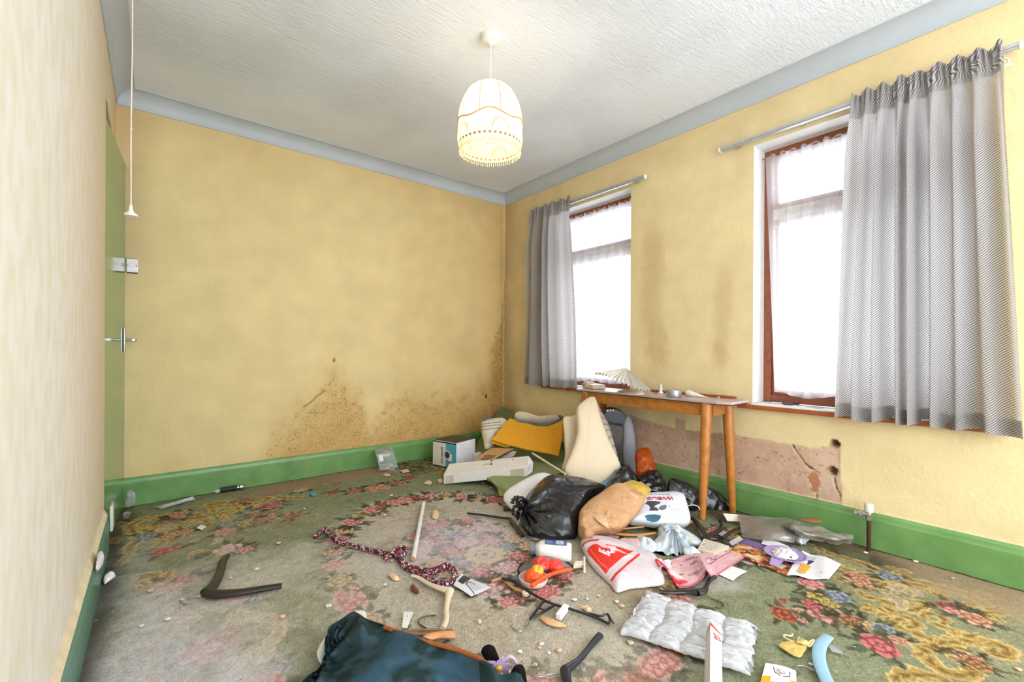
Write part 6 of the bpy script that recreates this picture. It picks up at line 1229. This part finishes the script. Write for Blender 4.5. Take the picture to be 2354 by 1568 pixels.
# pink folded cloth / magazine with line drawings
def pink(U, V):
    c = canvas(U, (222, 168, 178)); n = vnoise(U*12, V*10, 6); c = mixc(c, sstep(.3, .0, U)*sstep(.35, .6, n)*1., (236, 214, 196)); c = mixc(c, sstep(.62, .7, n)*sstep(.6, .2, U)*.8, (140, 84, 100)); c = mixc(c, sstep(.75, .8, vnoise(U*26, V*22, 2))*sstep(.1, .3, U), (236, 214, 202))
    for (cx, cy) in ((.70, .60), (.86, .64)): r = np.hypot((U-cx)/.09, (V-cy)/.16); c = mixc(c, sstep(.16, .06, np.abs(r-.8+.25*np.sin(np.arctan2(V-cy, U-cx)*3))), (96, 100, 116))
    return mixc(c, sstep(.05, .02, V), (200, 110, 132))
o = patch('pink_tea_towel', [[fl(1560, 1350, .01), fl(1590, 1346, .012), fl(1612, 1330, .016), fl(1622, 1312, .05), fl(1634, 1322, .05), fl(1640, 1326, .014), fl(1672, 1306, .012), fl(1712, 1280, .012)], [fl(1545, 1318, .014), fl(1572, 1312, .016), fl(1598, 1300, .02), fl(1612, 1290, .05), fl(1622, 1296, .045), fl(1634, 1296, .018), fl(1662, 1280, .016), fl(1696, 1264, .014)], [fl(1520, 1292, .016), fl(1545, 1286, .018), fl(1575, 1276, .022), fl(1595, 1270, .03), fl(1608, 1272, .03), fl(1620, 1272, .02), fl(1645, 1264, .018), fl(1680, 1252, .014)]], GP, None, 10, 24, .006, colfn=pink); tag(o, 'pink illustrated tea towel with a raised fold', 'tea towel')
# floral cloth
def flor(V, uvw):
    c = np.empty((len(V), 3)); c[:] = lin((206, 214, 222)); q = uvw*1.
    n = vnoise(q[:, 0]*75+q[:, 2]*20, q[:, 1]*75+5+q[:, 2]*31, 5); c = mixc(c, sstep(.72, .82, n)*.8, (128, 154, 186)); return mixc(c, sstep(.8, .88, vnoise(q[:, 0]*80+9, q[:, 1]*80+q[:, 2]*40, 8))*.6, (196, 196, 160))
def folds(V, c, N):
    d = V-at(1530, 1200, 2.45); th = np.arctan2(d@UP, d@RT); r = np.linalg.norm(d, axis=1); return V+N*(np.sin(th*16+r*10)*.012*sstep(.02, .12, r))[:, None]
FLC = PAINT('floral_cotton', .95, .1, grain=.05)
fc = empty('floral_blouse', 'crumpled pale blouse with small blue flowers', 'blouse')
puff('cloth', outl([(1512, 1232), (1515, 1212), (1532, 1204), (1556, 1212), (1582, 1224), (1600, 1236), (1613, 1250), (1606, 1262), (1585, 1262), (1570, 1280), (1552, 1292), (1520, 1290), (1500, 1280), (1494, 1262), (1500, 1248)], 2.2, 2.46), TOCAM(1.0), .06, .04, FLC, fc, colfn=flor, crease=.012, cfreq=22, seg=200, rings=40, extra=folds)
puff('sleeve', outl([(1456, 1256), (1464, 1246), (1466, 1233), (1484, 1236), (1500, 1244), (1512, 1256), (1500, 1272), (1478, 1270)], 2.22, 2.34), TOCAM(1.2), .03, .03, FLC, fc, colfn=flor, crease=.012, cfreq=28, seg=90, rings=16)
puff('sleeve', outl([(1570, 1262), (1590, 1256), (1606, 1266), (1612, 1280), (1596, 1284), (1576, 1276)], 2.14, 2.2), TOCAM(1.2), .02, .02, FLC, fc, colfn=flor, crease=.008, cfreq=28, seg=70, rings=12)
o = build('white_cardboard_tube', MB().tube([fl(1518, 1298, .025), fl(1538, 1292, .025)], .012, 12), M('tube_white', (236, 232, 228), .6)); tag(o, 'short white tube on the pink tea towel', 'tube')
o = puff('pink_paper_scrap', G([(1420, 1244), (1450, 1240), (1476, 1246), (1470, 1258), (1440, 1258)], .02), (0, 0, 1), .02, .01, M('pink_tissue', (206, 172, 176), .8, var=.2, vscale=30), crease=.008, cfreq=30, seg=50, rings=8); tag(o, 'crumpled dusky pink paper behind the red carrier bag', 'paper')
# ashtray plate
pl_c = fl(1805, 1279, .022); ap = empty('ashtray_plate', 'lilac paper plate heaped with cigarette ends and ash', 'plate')
build('plate', MB().lathe([(.0, .0), (.055, .001), (.072, .010), (.088, .013), (.089, .016), (.072, .014), (.054, .005), (.0, .004)], pl_c, 40), M('lilac_card', (176, 150, 206), .45, var=.05), ap)
build('handle_tab', MB().slab([pl_c+RT*-.075-FW*.02+np.array((0, 0, .012)), pl_c+RT*-.125-FW*.085+np.array((0, 0, .004)), pl_c+RT*-.095-FW*.105+np.array((0, 0, .002)), pl_c+RT*-.04-FW*.06+np.array((0, 0, .012))], (0, 0, 1), .002), M('lilac_card', (176, 150, 206), .45), ap, False)
rs = np.random.RandomState(5); mb = MB(); mb2 = MB()
for k in range(22):
    w = -2.6+k*.14; c = pl_c+RT*.080*math.cos(w)+FW*.080*math.sin(w)*1.0; c[2] = pl_c[2]+.015; mb.box(c, (.006, .004, .0012))
build('rim_print', mb, M('purple_ink', (86, 60, 130), .5), ap, False, kind='stuff')
puff('ash_heap', [pl_c+np.array((.058*math.cos(t), .052*math.sin(t), .008)) for t in np.linspace(0, 6.283, 15)[:-1]], (0, 0, 1), .022, .0, M('ash', (226, 222, 220), .95, var=.2, vscale=60), ap, crease=.01, cfreq=60, rings=14, seg=60)
for k in range(26):
    w = rs.rand()*6.28; r = .052*math.sqrt(rs.rand()); c = pl_c+np.array((r*math.cos(w), r*math.sin(w), .022-.16*r)); d = np.array((rs.randn(), rs.randn(), rs.randn()*.25)); d /= np.linalg.norm(d)
    b1 = build('cigarette_end', MB().tube([c-d*.010, c+d*.004], .0038, 7), M('cig_white', (236, 230, 222), .8), ap); build('burnt_tip', MB().tube([c+d*.004, c+d*(.007+.004*rs.rand())], .0038, 7), M('cig_tip', (120, 84, 60), .8) if k % 2 else M('cig_burnt', (50, 44, 42), .9), b1)
# grey polythene and its foil lumps
PV = CLEAR('grey_polythene', (196, 190, 180), .34, .16, .18, bump=(12., .7))
o = empty('grey_polythene_bag', 'crumpled see-through grey polythene bag along the right skirting', 'plastic bag')
patch('flat_part', [[fl(1698, 1184, .05), fl(1745, 1186, .06), fl(1800, 1190, .06), fl(1830, 1196, .06)], [fl(1702, 1212, .03), fl(1745, 1214, .05), fl(1795, 1222, .06), fl(1836, 1228, .05)], [fl(1706, 1234, .006), fl(1750, 1240, .03), fl(1800, 1244, .03), fl(1840, 1250, .01)]], PV, o, 10, 10, .003, crease=.012, cfreq=14, seed=2, zmin=.004)
patch('bunched_part', [[fl(1786, 1194, .05), fl(1820, 1194, .08), fl(1860, 1206, .08), fl(1910, 1222, .07), fl(1962, 1230, .06)], [fl(1796, 1210, .06), fl(1830, 1216, .10), fl(1870, 1228, .08), fl(1915, 1238, .08), fl(1960, 1240, .05)], [fl(1810, 1222, .03), fl(1840, 1236, .05), fl(1880, 1244, .04), fl(1915, 1252, .03), fl(1955, 1250, .02)]], PV, o, 12, 14, .003, crease=.022, cfreq=22, seed=9, zmin=.004)
puff('foil_lump', G([(1828, 1230), (1848, 1226), (1862, 1236), (1850, 1248), (1834, 1246)], .03), (0, 0, 1), .02, .015, FILM('foil', (222, 222, 228), .3, .6, 60., 1., .2), o, crease=.010, cfreq=70, rings=10, seg=50)
# air-cushion packing sheet
AC = CLEAR('air_cushion_film', (246, 248, 255), .60, .40, .10, bump=(30., 1.))
ac = empty('air_cushion_sheet', 'silvery clear air-cushion packing sheet with torn edges', 'packing sheet')
cs = [fl(1488, 1366, .012), fl(1742, 1446, .012), fl(1724, 1556, .012), fl(1426, 1456, .012)]
def acz(U, V):
    r = vnoise(U*9, V*16, 3)*.012; cell = np.abs(np.sin((U+.02*np.sin(V*9))*math.pi*4))**.3*np.abs(np.sin(V*math.pi*5))**.3; return cell*(.014+.008*vnoise(U*18, V*50, 4))+r*.5+.004*vnoise(U*30, V*90, 8)
def acw(P, U, V):
    e = .020*(vnoise(U*0+3, V*24, 5)-.5)*sstep(.92, 1, U)+.016*(vnoise(V*20, U*0, 6)-.5)*sstep(.06, 0, U); P = P.copy(); P[..., 0] += e; P[..., 1] += e*1.2; return P
sheet('film', cs, AC, ac, 120, 90, None, acz, .003, acw)
# white folded carton with red stripe
o = empty('white_card_carton', 'long white folded card carton with red stripe at the bottom edge', 'carton')
r0, r1, r2 = fl(1620, 1492, .0), fl(1638, 1425, .055), fl(1660, 1470, .0); e0 = fl(1618, 1640, .0); e2_ = fl(1660, 1640, .0); e1_ = fl(1634, 1640, .055)
CDW = M('card_white', (236, 232, 230), .6, var=.03)
r0 = fl(1622, 1462, .03); r2 = fl(1661, 1460, .045); r1 = fl(1634, 1426, .065)
tipL, tipT, tipR = fl(1621, 1470, .020), fl(1633, 1424, .05), fl(1659, 1462, .035)
botL, botM, botR = fl(1618, 1640, .02), fl(1632, 1640, .075), fl(1661, 1640, .035); mid = fl(1633, 1445, .070)
nz = np.array((0, 0, 1.))
build('left_face', MB().slab([botL, botM, mid, tipL], np.array((.3, .3, -.6)), .003), CDW, o, False); build('right_face', MB().slab([botM, botR, tipR, mid], np.array((-.2, -.2, -.8)), .003), CDW, o, False)
build('tip_face', MB().slab([tipL, mid, tipT], np.array((0, 0, -1.)), .003), CDW, o, False); build('tip_face', MB().slab([mid, tipR, tipT], np.array((0, 0, -1.)), .003), CDW, o, False)
REDI = M('red_ink', (206, 56, 52), .5); lift = np.array((0, 0, .0012))
def mixp(P_, Q_, t): return P_*(1-t)+Q_*t
build('red_stripe', MB().slab([mixp(tipT, mid, .35)+lift, mixp(tipT, mid, .62)+lift, mixp(tipR, mixp(mid, tipR, .9), .0)+lift, mixp(tipT, tipR, .97)+lift], nz, .0008), REDI, o, False); build('red_stripe', MB().slab([mixp(tipT, mid, .35)+lift, mixp(tipT, mid, .62)+lift, mixp(tipL, mid, .06)+lift, mixp(tipT, tipL, .94)+lift], nz, .0008), REDI, o, False)
text('lettering', 'R3', .030, mixp(mixp(mid, tipR, .40), botR, .12)+lift*3, (tipR-mid), (mid-botM), REDI, o); text('lettering', 'arate', .010, mixp(mixp(mid, tipR, .22), botR, .13)+lift*3, (tipR-mid), (mid-botM), REDI, o)
# yellow organza pouch
YO = CLEAR('yellow_organza', (240, 206, 116), .72, .1, .4); op_ = empty('organza_pouch', 'small yellow organza pouch with drawstring bow', 'pouch')
puff('pouch', G([(1790, 1482), (1815, 1474), (1828, 1476), (1840, 1482), (1856, 1484), (1848, 1500), (1838, 1512), (1815, 1502)], .008), (0, 0, 1), .005, .004, YO, op_, crease=.003, cfreq=50, rings=8, seg=60)
patch('ruffle', [[fl(1826, 1476, .012), fl(1840, 1480, .016), fl(1856, 1484, .012)], [fl(1838, 1464, .02), fl(1850, 1470, .026), fl(1866, 1478, .018)]], YO, op_, 10, 6, .001, crease=.008, cfreq=70, seed=3)
build('drawstring', MB().tube(spline(G([(1828, 1477), (1812, 1470), (1802, 1464), (1804, 1460), (1818, 1462), (1822, 1458)], .008), 5), .003, 6), M('cream_ribbon', (236, 220, 170), .6), op_); build('drawstring', MB().tube(spline(G([(1856, 1485), (1864, 1474), (1872, 1472), (1864, 1484), (1858, 1486)], .012), 5), .003, 6), M('cream_ribbon', (236, 220, 170), .6), op_)
# yellow and white packet
def pk(U, V):
    c = canvas(U, (232, 232, 238)); c = mixc(c, (V < .55)*1., (240, 176, 30)); c = mixc(c, rect(U, V, .24, .82, .36, .54), (240, 224, 206)); c = mixc(c, rect(U, V, .22, .86, .32, .36)+rect(U, V, .22, .26, .36, .54), (236, 150, 40))
    for L in ([(.28, .88), (.36, .70), (.52, .62)], [(.80, .84), (.80, .66), (.62, .60)], [(.42, .84), (.52, .72), (.66, .72)]): c = mixc(c, sstep(.025, .012, seg_dist(U, V, L)), (70, 76, 92))
    return mixc(c, sstep(.03, .01, np.abs(np.hypot((U-.52)/1.1, (V-.76)/.7)-.10)), (220, 130, 100))
paper('yellow_packet', 'yellow and white printed packet at the bottom edge', 'packet', [(1742, 1590), (1832, 1600), (1830, 1542), (1760, 1524)], pk, [.01, .01, .012, .014], lambda U, V: .004*np.sin(U*3.1), 70, 70, GP, .006)
# clear scraps
CS = CLEAR('clear_scrap', (232, 236, 246), .45, .35, .1)
for k, (px, lab) in enumerate((([(1902, 1482), (1912, 1496), (1942, 1502), (1924, 1488)], 'folded clear plastic scrap right of the pale blue hanger'), ([(1957, 1480), (1966, 1489), (1976, 1488), (1964, 1482)], 'tiny clear plastic scrap by the red carpet rose'))):
    o = sheet('plastic_scrap', [fl(u, v, z) for (u, v), z in zip(px, (.004, .012, .010, .018))], CS, None, 14, 10, None, lambda U, V: .008*np.sin(U*6), .001); tag(o, lab, 'plastic scrap')
# ------------------------------------------------------------------ green holdall
GA = at(818, 1408, 1.60)
def bagfolds(V, c, N):
    d = V-GA; r = np.linalg.norm(d, axis=1); th = np.arctan2(d@UP, d@RT); w = np.sin(th*11+np.sin(r*7)*1.2); w = np.sign(w)*np.abs(w)**.6
    return V+N*(w*.030*sstep(.03, .22, r)*(.4+.6*vnoise(th*3+5, r*4, 6)))[:, None]
HD = PAINT('holdall_canvas', .8, .25, grain=.10, gscale=60., film=(4., .8, .04)); hb = empty('green_holdall', 'dark green canvas holdall with tan leather piping', 'bag')
def gcol2(V, uvw):
    u, v = proj(V); n = vnoise(V[:, 0]*9, V[:, 1]*9, 3); n2 = vnoise(V[:, 0]*40, V[:, 1]*40+V[:, 2]*30, 5); c = np.empty((len(V), 3)); c[:] = lin((28, 48, 49)); c = mixc(c, sstep(.35, .7, n)*.85, (52, 84, 104)); return mixc(c, sstep(.62, .8, n2)*.35, (72, 100, 116))
puff('bag_body', outl([(690, 1640), (715, 1570), (742, 1540), (752, 1490), (762, 1450), (790, 1424), (812, 1408), (828, 1412), (850, 1426), (890, 1446), (940, 1470), (1000, 1486), (1060, 1500), (1110, 1522), (1125, 1560), (1110, 1640), (900, 1680)], 1.16, 1.585), TOCAM(1.1), .09, .10, HD, hb, colfn=gcol2, crease=.034, cfreq=8, cseed=31, seg=220, rings=36, power=2.6, noise=.02, extra=bagfolds)
TAN = M('tan_leather', (168, 92, 48), .45, var=.15, vscale=40)
build('piping', MB().tube(spline([at(884, 1442, 1.47), at(935, 1463, 1.42), at(985, 1477, 1.385), at(1040, 1491, 1.35), at(1095, 1511, 1.315), at(1124, 1528, 1.30), at(1122, 1548, 1.28), at(1136, 1575, 1.25)], 8), .007, 8), TAN, hb)
build('piping', MB().tube(spline([at(884, 1444, 1.50), at(915, 1449, 1.50), at(935, 1468, 1.46), at(945, 1480, 1.44)], 6), .004, 8), TAN, hb)
patch('side_panel', [[fl(1105, 1518, .14), fl(1130, 1532, .15), fl(1150, 1552, .12), fl(1190, 1548, .13), fl(1206, 1556, .10)], [fl(1100, 1600, .06), fl(1135, 1600, .07), fl(1160, 1600, .08), fl(1190, 1600, .08), fl(1210, 1600, .05)]], HD, hb, 10, 12, .012, wrinkle=.02, colfn=lambda U, V: canvas(U, (38, 60, 62)))
build('strap_loop', MB().tube(spline([fl(1120, 1512, .13), fl(1116, 1500, .15), fl(1126, 1494, .16), fl(1132, 1506, .14), fl(1138, 1520, .12)], 6), .014, 9, flat=.5), HD, hb); build('strap_loop', MB().tube(spline([fl(1176, 1556, .10), fl(1186, 1540, .12), fl(1200, 1542, .12), fl(1206, 1568, .08)], 6), .015, 9, flat=.5), HD, hb)
# lilac flower tag
fw = empty('lilac_flower_tag', 'lilac felt flower with yellow centre by the holdall strap', 'flower'); fc_ = fl(1147, 1534, .11); LIL = M('lilac_felt', (196, 164, 216), .8); e_x = RT; e_y = -FW*.25+np.array((0, 0, .85))
for k in range(6):
    w = k*math.pi/3+.3; dv = e_x*math.cos(w)+e_y*math.sin(w); sv = -e_x*math.sin(w)+e_y*math.cos(w); nrm_ = np.cross(e_x, e_y)
    build('petal', MB().slab([fc_+dv*.008-sv*.006, fc_+dv*.026-sv*.012, fc_+dv*.040, fc_+dv*.026+sv*.012, fc_+dv*.008+sv*.006], nrm_, .002), LIL, fw, False)
build('flower_centre', MB().lathe([(0, -.003), (.010, -.002), (.010, .003), (.006, .006), (0, .007)], fc_-FW*.004, 16, ax=np.stack([e_x, e_y, -FW], 1)), M('yellow_felt', (240, 184, 60), .8), fw)
build('stalk', MB().tube(spline([fc_+e_x*.01+e_y*.03, fc_+e_x*.03+e_y*.045, fc_+e_x*.045+e_y*.03, fc_+e_x*.05], 5), .004, 7), M('lilac_felt2', (206, 176, 206), .8), fw)
# white things peeping out from the holdall
o = puff('white_card_tab', [at(816, 1412, 1.61), at(820, 1404, 1.63), at(838, 1405, 1.63), at(842, 1420, 1.60), at(830, 1424, 1.59)], TOCAM(.8), .006, .006, M('off_white_card', (234, 228, 216), .6)); tag(o, 'rounded white tab showing above the holdall top', 'card')
o = puff('white_tub', [at(730, 1498, 1.45), at(748, 1466, 1.52), at(764, 1474, 1.52), at(762, 1526, 1.42), at(738, 1526, 1.40)], TOCAM(.6), .02, .03, M('lid_white', (238, 238, 242), .5)); tag(o, 'white plastic tub edge left of the holdall', 'tub')
# brown crumpled flower-like paper behind holdall is carpet; white luggage tag
def tagc(U, V): c = canvas(U, (238, 236, 232)); c = mixc(c, (rect(U, V, .12, .88, .5, .94)-rect(U, V, .2, .8, .56, .88))*.4, (150, 150, 154)); return mixc(c, sstep(.10, .07, np.hypot(U-.5, (V-.72)*1.6)), (150, 140, 130))
paper('plastic_luggage_tag', 'white plastic tag with a square window near the holdall', 'tag', [(924, 1442), (936, 1444), (950, 1407), (928, 1406)], tagc, [.01, .01, .012, .012], None, 40, 50)
# ------------------------------------------------------------------ small pieces
SLV = M('raw_wood', (224, 178, 126), .7, var=.15, vscale=50)
o = puff('wood_sliver', G([(1240, 1420), (1256, 1421), (1280, 1430), (1303, 1440), (1285, 1442), (1258, 1436)], .006), (0, 0, 1), .010, .004, SLV, rings=6, seg=40); tag(o, 'pale pointed wood sliver below the clip hanger', 'wood sliver')
a = fl(1277, 1424, .004); b_ = fl(1296, 1400, .004); dx_ = (b_-a); sv = np.array((-dx_[1], dx_[0], 0)); sv = sv/np.linalg.norm(sv)*.022; o = build('white_eraser', MB().hexa(a+(sv if sv@RT < 0 else -sv)*0-(-sv if sv@RT > 0 else sv)*0, dx_, sv if sv@RT > 0 else -sv, (0, 0, .022)), M('eraser_white', (238, 230, 230), .6), None, bevel=.002); tag(o, 'small white oblong block beside the clip hanger', 'eraser')
o = build('brown_pod', MB().tube(spline(G([(947, 1346), (952, 1354), (962, 1363)], .010), 6), [.003, .007, .010, .011, .011, .011, .011, .010, .010, .009, .008, .006, .004], 10), M('pod_brown', (118, 62, 44), .35)); tag(o, 'shiny brown pod left of the cream hanger', 'pod')
o = build('white_curtain_bracket', MB().hexa(fl(1318, 1308, .004), fl(1342, 1306, .004)-fl(1318, 1308, .004), fl(1322, 1294, .004)-fl(1318, 1304, .004), (0, 0, .016)).hexa(fl(1341, 1318, .004), fl(1346, 1318, .004)-fl(1341, 1318, .004), fl(1341, 1288, .004)-fl(1341, 1318, .004), (0, 0, .02)), M('ivory_plastic', (240, 226, 204), .4), None, False, bevel=.002); tag(o, 'ivory plastic bracket beside the red carrier bag', 'bracket')
o = build('bottle_cap', MB().lathe([(.015, 0), (.016, .012), (.012, .016), (0, .016)], fl(1208, 1368, .001), 18), M('bottle_cap', (222, 206, 176), .5)); tag(o, 'small cream bottle cap under the clip hanger', 'cap')
o = build('wooden_stick', MB().tube(spline(G([(1130, 1336), (1150, 1331), (1160, 1336), (1180, 1352), (1200, 1360)], .008), 4), .006, 8), M('stick_wood', (196, 140, 84), .6)); tag(o, 'bent wooden stick under the clip hanger', 'stick')
o = build('white_stub', MB().tube([fl(1190, 1206, .012), fl(1198, 1192, .03)], .007, 8), M('stub_white', (226, 220, 206), .7)); tag(o, 'white stub leaning on the big bin bag', 'stub')
o = puff('wood_bark_flake', G([(1840, 1194), (1866, 1190), (1890, 1199), (1866, 1200)], .10), (0, 0, 1), .006, .004, M('bark', (150, 96, 60), .8)); o.location.z = 0; tag(o, 'curled brown bark flake lying on the polythene bag', 'bark flake')
PCH = M('plaster_peach', (226, 190, 156), .9, var=.15, vscale=60)
for (px, lab, z) in (([(918, 1082), (936, 1078), (944, 1084), (926, 1088)], 'dark tan wood chip on the soiled carpet by the fan heater carton', .008), ([(880, 1092), (890, 1089), (900, 1093), (888, 1096)], 'small brown wood chip left of the fan heater carton', .008), ([(890, 1322), (905, 1318), (922, 1334), (905, 1336)], 'flat peach plaster flake left of the cream hanger', .012), ([(992, 1180), (1003, 1174), (1010, 1184), (1004, 1194), (994, 1192)], 'lump of peach plaster right of the white rod', .02), ([(1335, 1398), (1348, 1394), (1362, 1404), (1352, 1408)], 'pale plaster flake touching the clip hanger', .012), ([(1095, 1428), (1104, 1426), (1108, 1432), (1100, 1434)], 'pink plaster chip in the bare middle of the carpet', .01), ([(975, 1112), (984, 1106), (994, 1109), (990, 1115)], 'orange and white plaster chip left of the long carton', .016), ([(1004, 1106), (1014, 1102), (1020, 1108), (1010, 1111)], 'round tan plaster chip beside the long carton', .02)):
    o = puff('plaster_flake', G(px, .003), (0, 0, 1), z, .002, PCH, crease=.004, cfreq=90, rings=3, seg=11, smooth_out=False, angle=.3); tag(o, lab, 'plaster flake')
# back-left odds and ends
tc_ = empty('pocket_torch', 'small black pocket torch lying against the back skirting', 'torch'); a, b_ = fl(507, 1127, .018), fl(545, 1121, .018); c_ = b_+(b_-a)*.36
build('grip', MB().tube([a, b_], .017, 16), M('torch_black', (30, 30, 34), .5, bump=(200., .6)), tc_); build('head', MB().tube([b_, b_+(c_-b_)*.3, b_+(c_-b_)*.45, c_], [.013, .013, .019, .020], 16), CHROME, tc_); build('bezel', MB().tube([c_, c_+(c_-b_)*.12], .0205, 16), M('torch_black', (30, 30, 34), .5), tc_)
o = puff('white_tissue_twist', G([(486, 1128), (498, 1122), (510, 1126), (500, 1133)], .006), (0, 0, 1), .012, .004, M('tissue_white', (236, 234, 232), .8), crease=.006, cfreq=80, rings=6, seg=30); tag(o, 'twist of white paper left of the pocket torch', 'paper')
o = sheet('silver_wrapper', [fl(352, 1166, .004), fl(372, 1170, .004), fl(450, 1148, .01), fl(442, 1144, .02)], PAINT('foil_print', .3, .6), None, 40, 12, lambda U, V: mixc(canvas(U, (196, 198, 202)), (vnoise(U*16, V*5, 4) > .55)*.8, (112, 116, 116)), lambda U, V: .010*np.sin(U*7)*V, .001); tag(o, 'long silver wrapper lying along the back skirting', 'wrapper')
CP = CLEAR('clear_box_film', (232, 236, 240), .22, .12, .10, bump=(14., .6))
cb = empty('clear_plastic_tray', 'crushed clear plastic packaging box against the back skirting', 'packaging'); dcb = dep(860, 1068)
b0 = fl(852, 1069, .004); b0[1] = min(b0[1], YB-.19); g1 = np.array((.135, -.035, .012)); g2 = np.array((.03, .11, .02)); g3 = np.array((-.03, .02, .13))
build('shell', MB().hexa(b0, g1, g2, g3), CP, cb, False); K = [b0, b0+g1, b0+g1+g2, b0+g2]; K += [k_+g3 for k_ in K]
for i, j in ((0, 1), (1, 2), (2, 3), (3, 0), (4, 5), (5, 6), (6, 7), (7, 4), (0, 4), (1, 5), (2, 6), (3, 7)): build('folded_edge', MB().tube([K[i], (K[i]+K[j])/2+np.array((.002, 0, -.003)), K[j]], .0018, 5), CLEAR('clear_edge', (240, 242, 246), .55, .3, .1), cb)
build('crease', MB().tube([K[4], K[1]], .0012, 5), CLEAR('clear_edge', (240, 242, 246), .55, .3, .1), cb); build('crease', MB().tube([K[5], (K[0]+K[1])/2], .0012, 5), CLEAR('clear_edge', (240, 242, 246), .55, .3, .1), cb)
build('white_label', MB().slab([K[4]+g1*.1-g3*.05-g2*.02, K[4]+g1*.35-g3*.05-g2*.02, K[4]+g1*.3-g3*.45-g2*.02, K[4]+g1*.08-g3*.45-g2*.02], (0, -1, 0), .001), M('label_white', (240, 240, 242), .4), cb, False)
sheet('torn_lid', [b0+np.array((-.02, -.01, -.002)), b0+g1*.9+np.array((-.02, -.05, -.012)), b0+g1*.8+np.array((0, .02, 0)), b0+np.array((-.03, .06, 0))], CP, cb, 14, 10, None, lambda U, V: .008*np.sin(U*5+V*3), .001)
for k, (ol, d0, lab) in enumerate((([(289, 1140), (296, 1126), (308, 1130), (314, 1146), (308, 1160), (294, 1166)], dep(300, 1172), 'crumpled clear cellophane in the corner beside the door'), ([(270, 1196), (280, 1180), (297, 1176), (294, 1184), (280, 1192)], dep(284, 1196), 'thin clear cellophane strip at the foot of the door'))):
    o = puff('cellophane_ball', [np.array((max(p[0], -.13), min(p[1], YB-.05), p[2])) for p in outl(ol, d0, d0)], TOCAM(.5), .03, .02, CP, crease=.012, cfreq=40, rings=10, seg=60, cseed=40+k); tag(o, lab, 'cellophane')
o = puff('blue_bottle_top', G([(711, 1137), (716, 1134), (724, 1134), (727, 1138), (719, 1140)], .004), (0, 0, 1), .010, .002, M('bright_blue', (70, 150, 190), .4), rings=6, seg=24); tag(o, 'small bright blue plastic top near the back skirting', 'bottle top')
o = sheet('white_paper_square', [fl(452, 1214, .006), fl(464, 1218, .006), fl(475, 1210, .006), fl(462, 1206, .006)], MP, None, 8, 8, lambda U, V: canvas(U, (238, 238, 238)), None, .001); tag(o, 'small white paper square on the gold carpet scrolls', 'paper')
# left skirting: card, tissues
x0 = XL+.024; cdk = build('white_switch_blank', MB().hexa((x0, 2.97, .09), (.012, 0, 0), (0, .10, 0), (0, 0, .125)), M('blank_white', (214, 210, 204), .5), None, bevel=.003); tag(cdk, 'white blank plate fixed at the end of the left skirting', 'plate')
o = puff('crumpled_tissue', G([(238, 1330), (248, 1320), (262, 1318), (264, 1326), (250, 1336), (240, 1342)], .010), (0, 0, 1), .016, .006, M('tissue_white', (236, 234, 232), .8), crease=.008, cfreq=60, rings=8, seg=40); tag(o, 'white crumpled tissue at the foot of the left skirting', 'tissue')
o = puff('paper_curl', [np.array((XL+.026, y, z)) for y, z in ((2.30, .178), (2.36, .20), (2.42, .185), (2.38, .15), (2.31, .15))], (1, 0, .3), .018, .0, M('curl_lilac', (214, 204, 206), .8), crease=.006, cfreq=60, rings=6, seg=36); tag(o, 'curl of torn paper stuck on the left skirting top', 'paper')
o = build('white_wire', MB().tube(spline([at(1578, 1164, 2.62), at(1592, 1161, 2.60), at(1604, 1164, 2.58), at(1609, 1172, 2.56)], 6), .003, 7), M('wire_white', (226, 224, 220), .5)); tag(o, 'thin white wire looped over the bin bags by the table leg', 'wire')
# crumbs of plaster
CR = [M('crumb_white', (232, 226, 216), .95), M('crumb_peach', (222, 190, 160), .95)]; rs = np.random.RandomState(77); proto = []
for k in range(4):
    mb = MB(); n = 7; mb.lathe([(0, 0), (.007, .001), (.008, .004), (.005, .007), (0, .008)], n=6+k % 2)
    mb.v = [(x*(1+.4*rs.rand()), y*(1+.4*rs.rand()), z*(.7+.6*rs.rand())) for x, y, z in mb.v]; proto.append(mb)
spots = [(755, 1395), (730, 1185), (885, 1185), (1240, 1490), (1262, 1503), (1285, 1497), (1245, 1482), (1230, 1530), (1095, 1175), (1060, 1230), (700, 1170), (900, 1140), (1110, 1112), (1100, 1118), (1128, 1122), (1375, 1370), (1418, 1385), (1430, 1395), (1320, 1380), (1130, 1310), (1350, 1378), (1530, 1395), (2105, 1292), (2190, 1330), (1990, 1272), (2340, 1540), (1864, 1528), (530, 1330), (325, 1440), (650, 1420), (1010, 1520), (1035, 1500), (1195, 1500), (1450, 1480), (885, 1345), (900, 1290), (1160, 1120), (1545, 1420), (1745, 1300), (640, 1250), (590, 1310), (345, 1360), (385, 1425)]
meshes = []
for k, mb in enumerate(proto):
    me = bpy.data.meshes.new('plaster_crumb'); me.from_pydata(mb.v, [], mb.f); me.materials.append(CR[k % 2]); meshes.append(me)
for k, (u, v) in enumerate(spots):
    p = fl(u, v); o = bpy.data.objects.new('plaster_crumb', meshes[k % 4]); COL.objects.link(o); s = .5+.8*rs.rand(); o.scale = (s, s, s*.8); o.location = (p[0], p[1], .001); o.rotation_euler.z = rs.rand()*6
    tag(o, 'small pale plaster crumb lying loose on the carpet', 'plaster crumb', 'plaster crumbs scattered on the carpet')
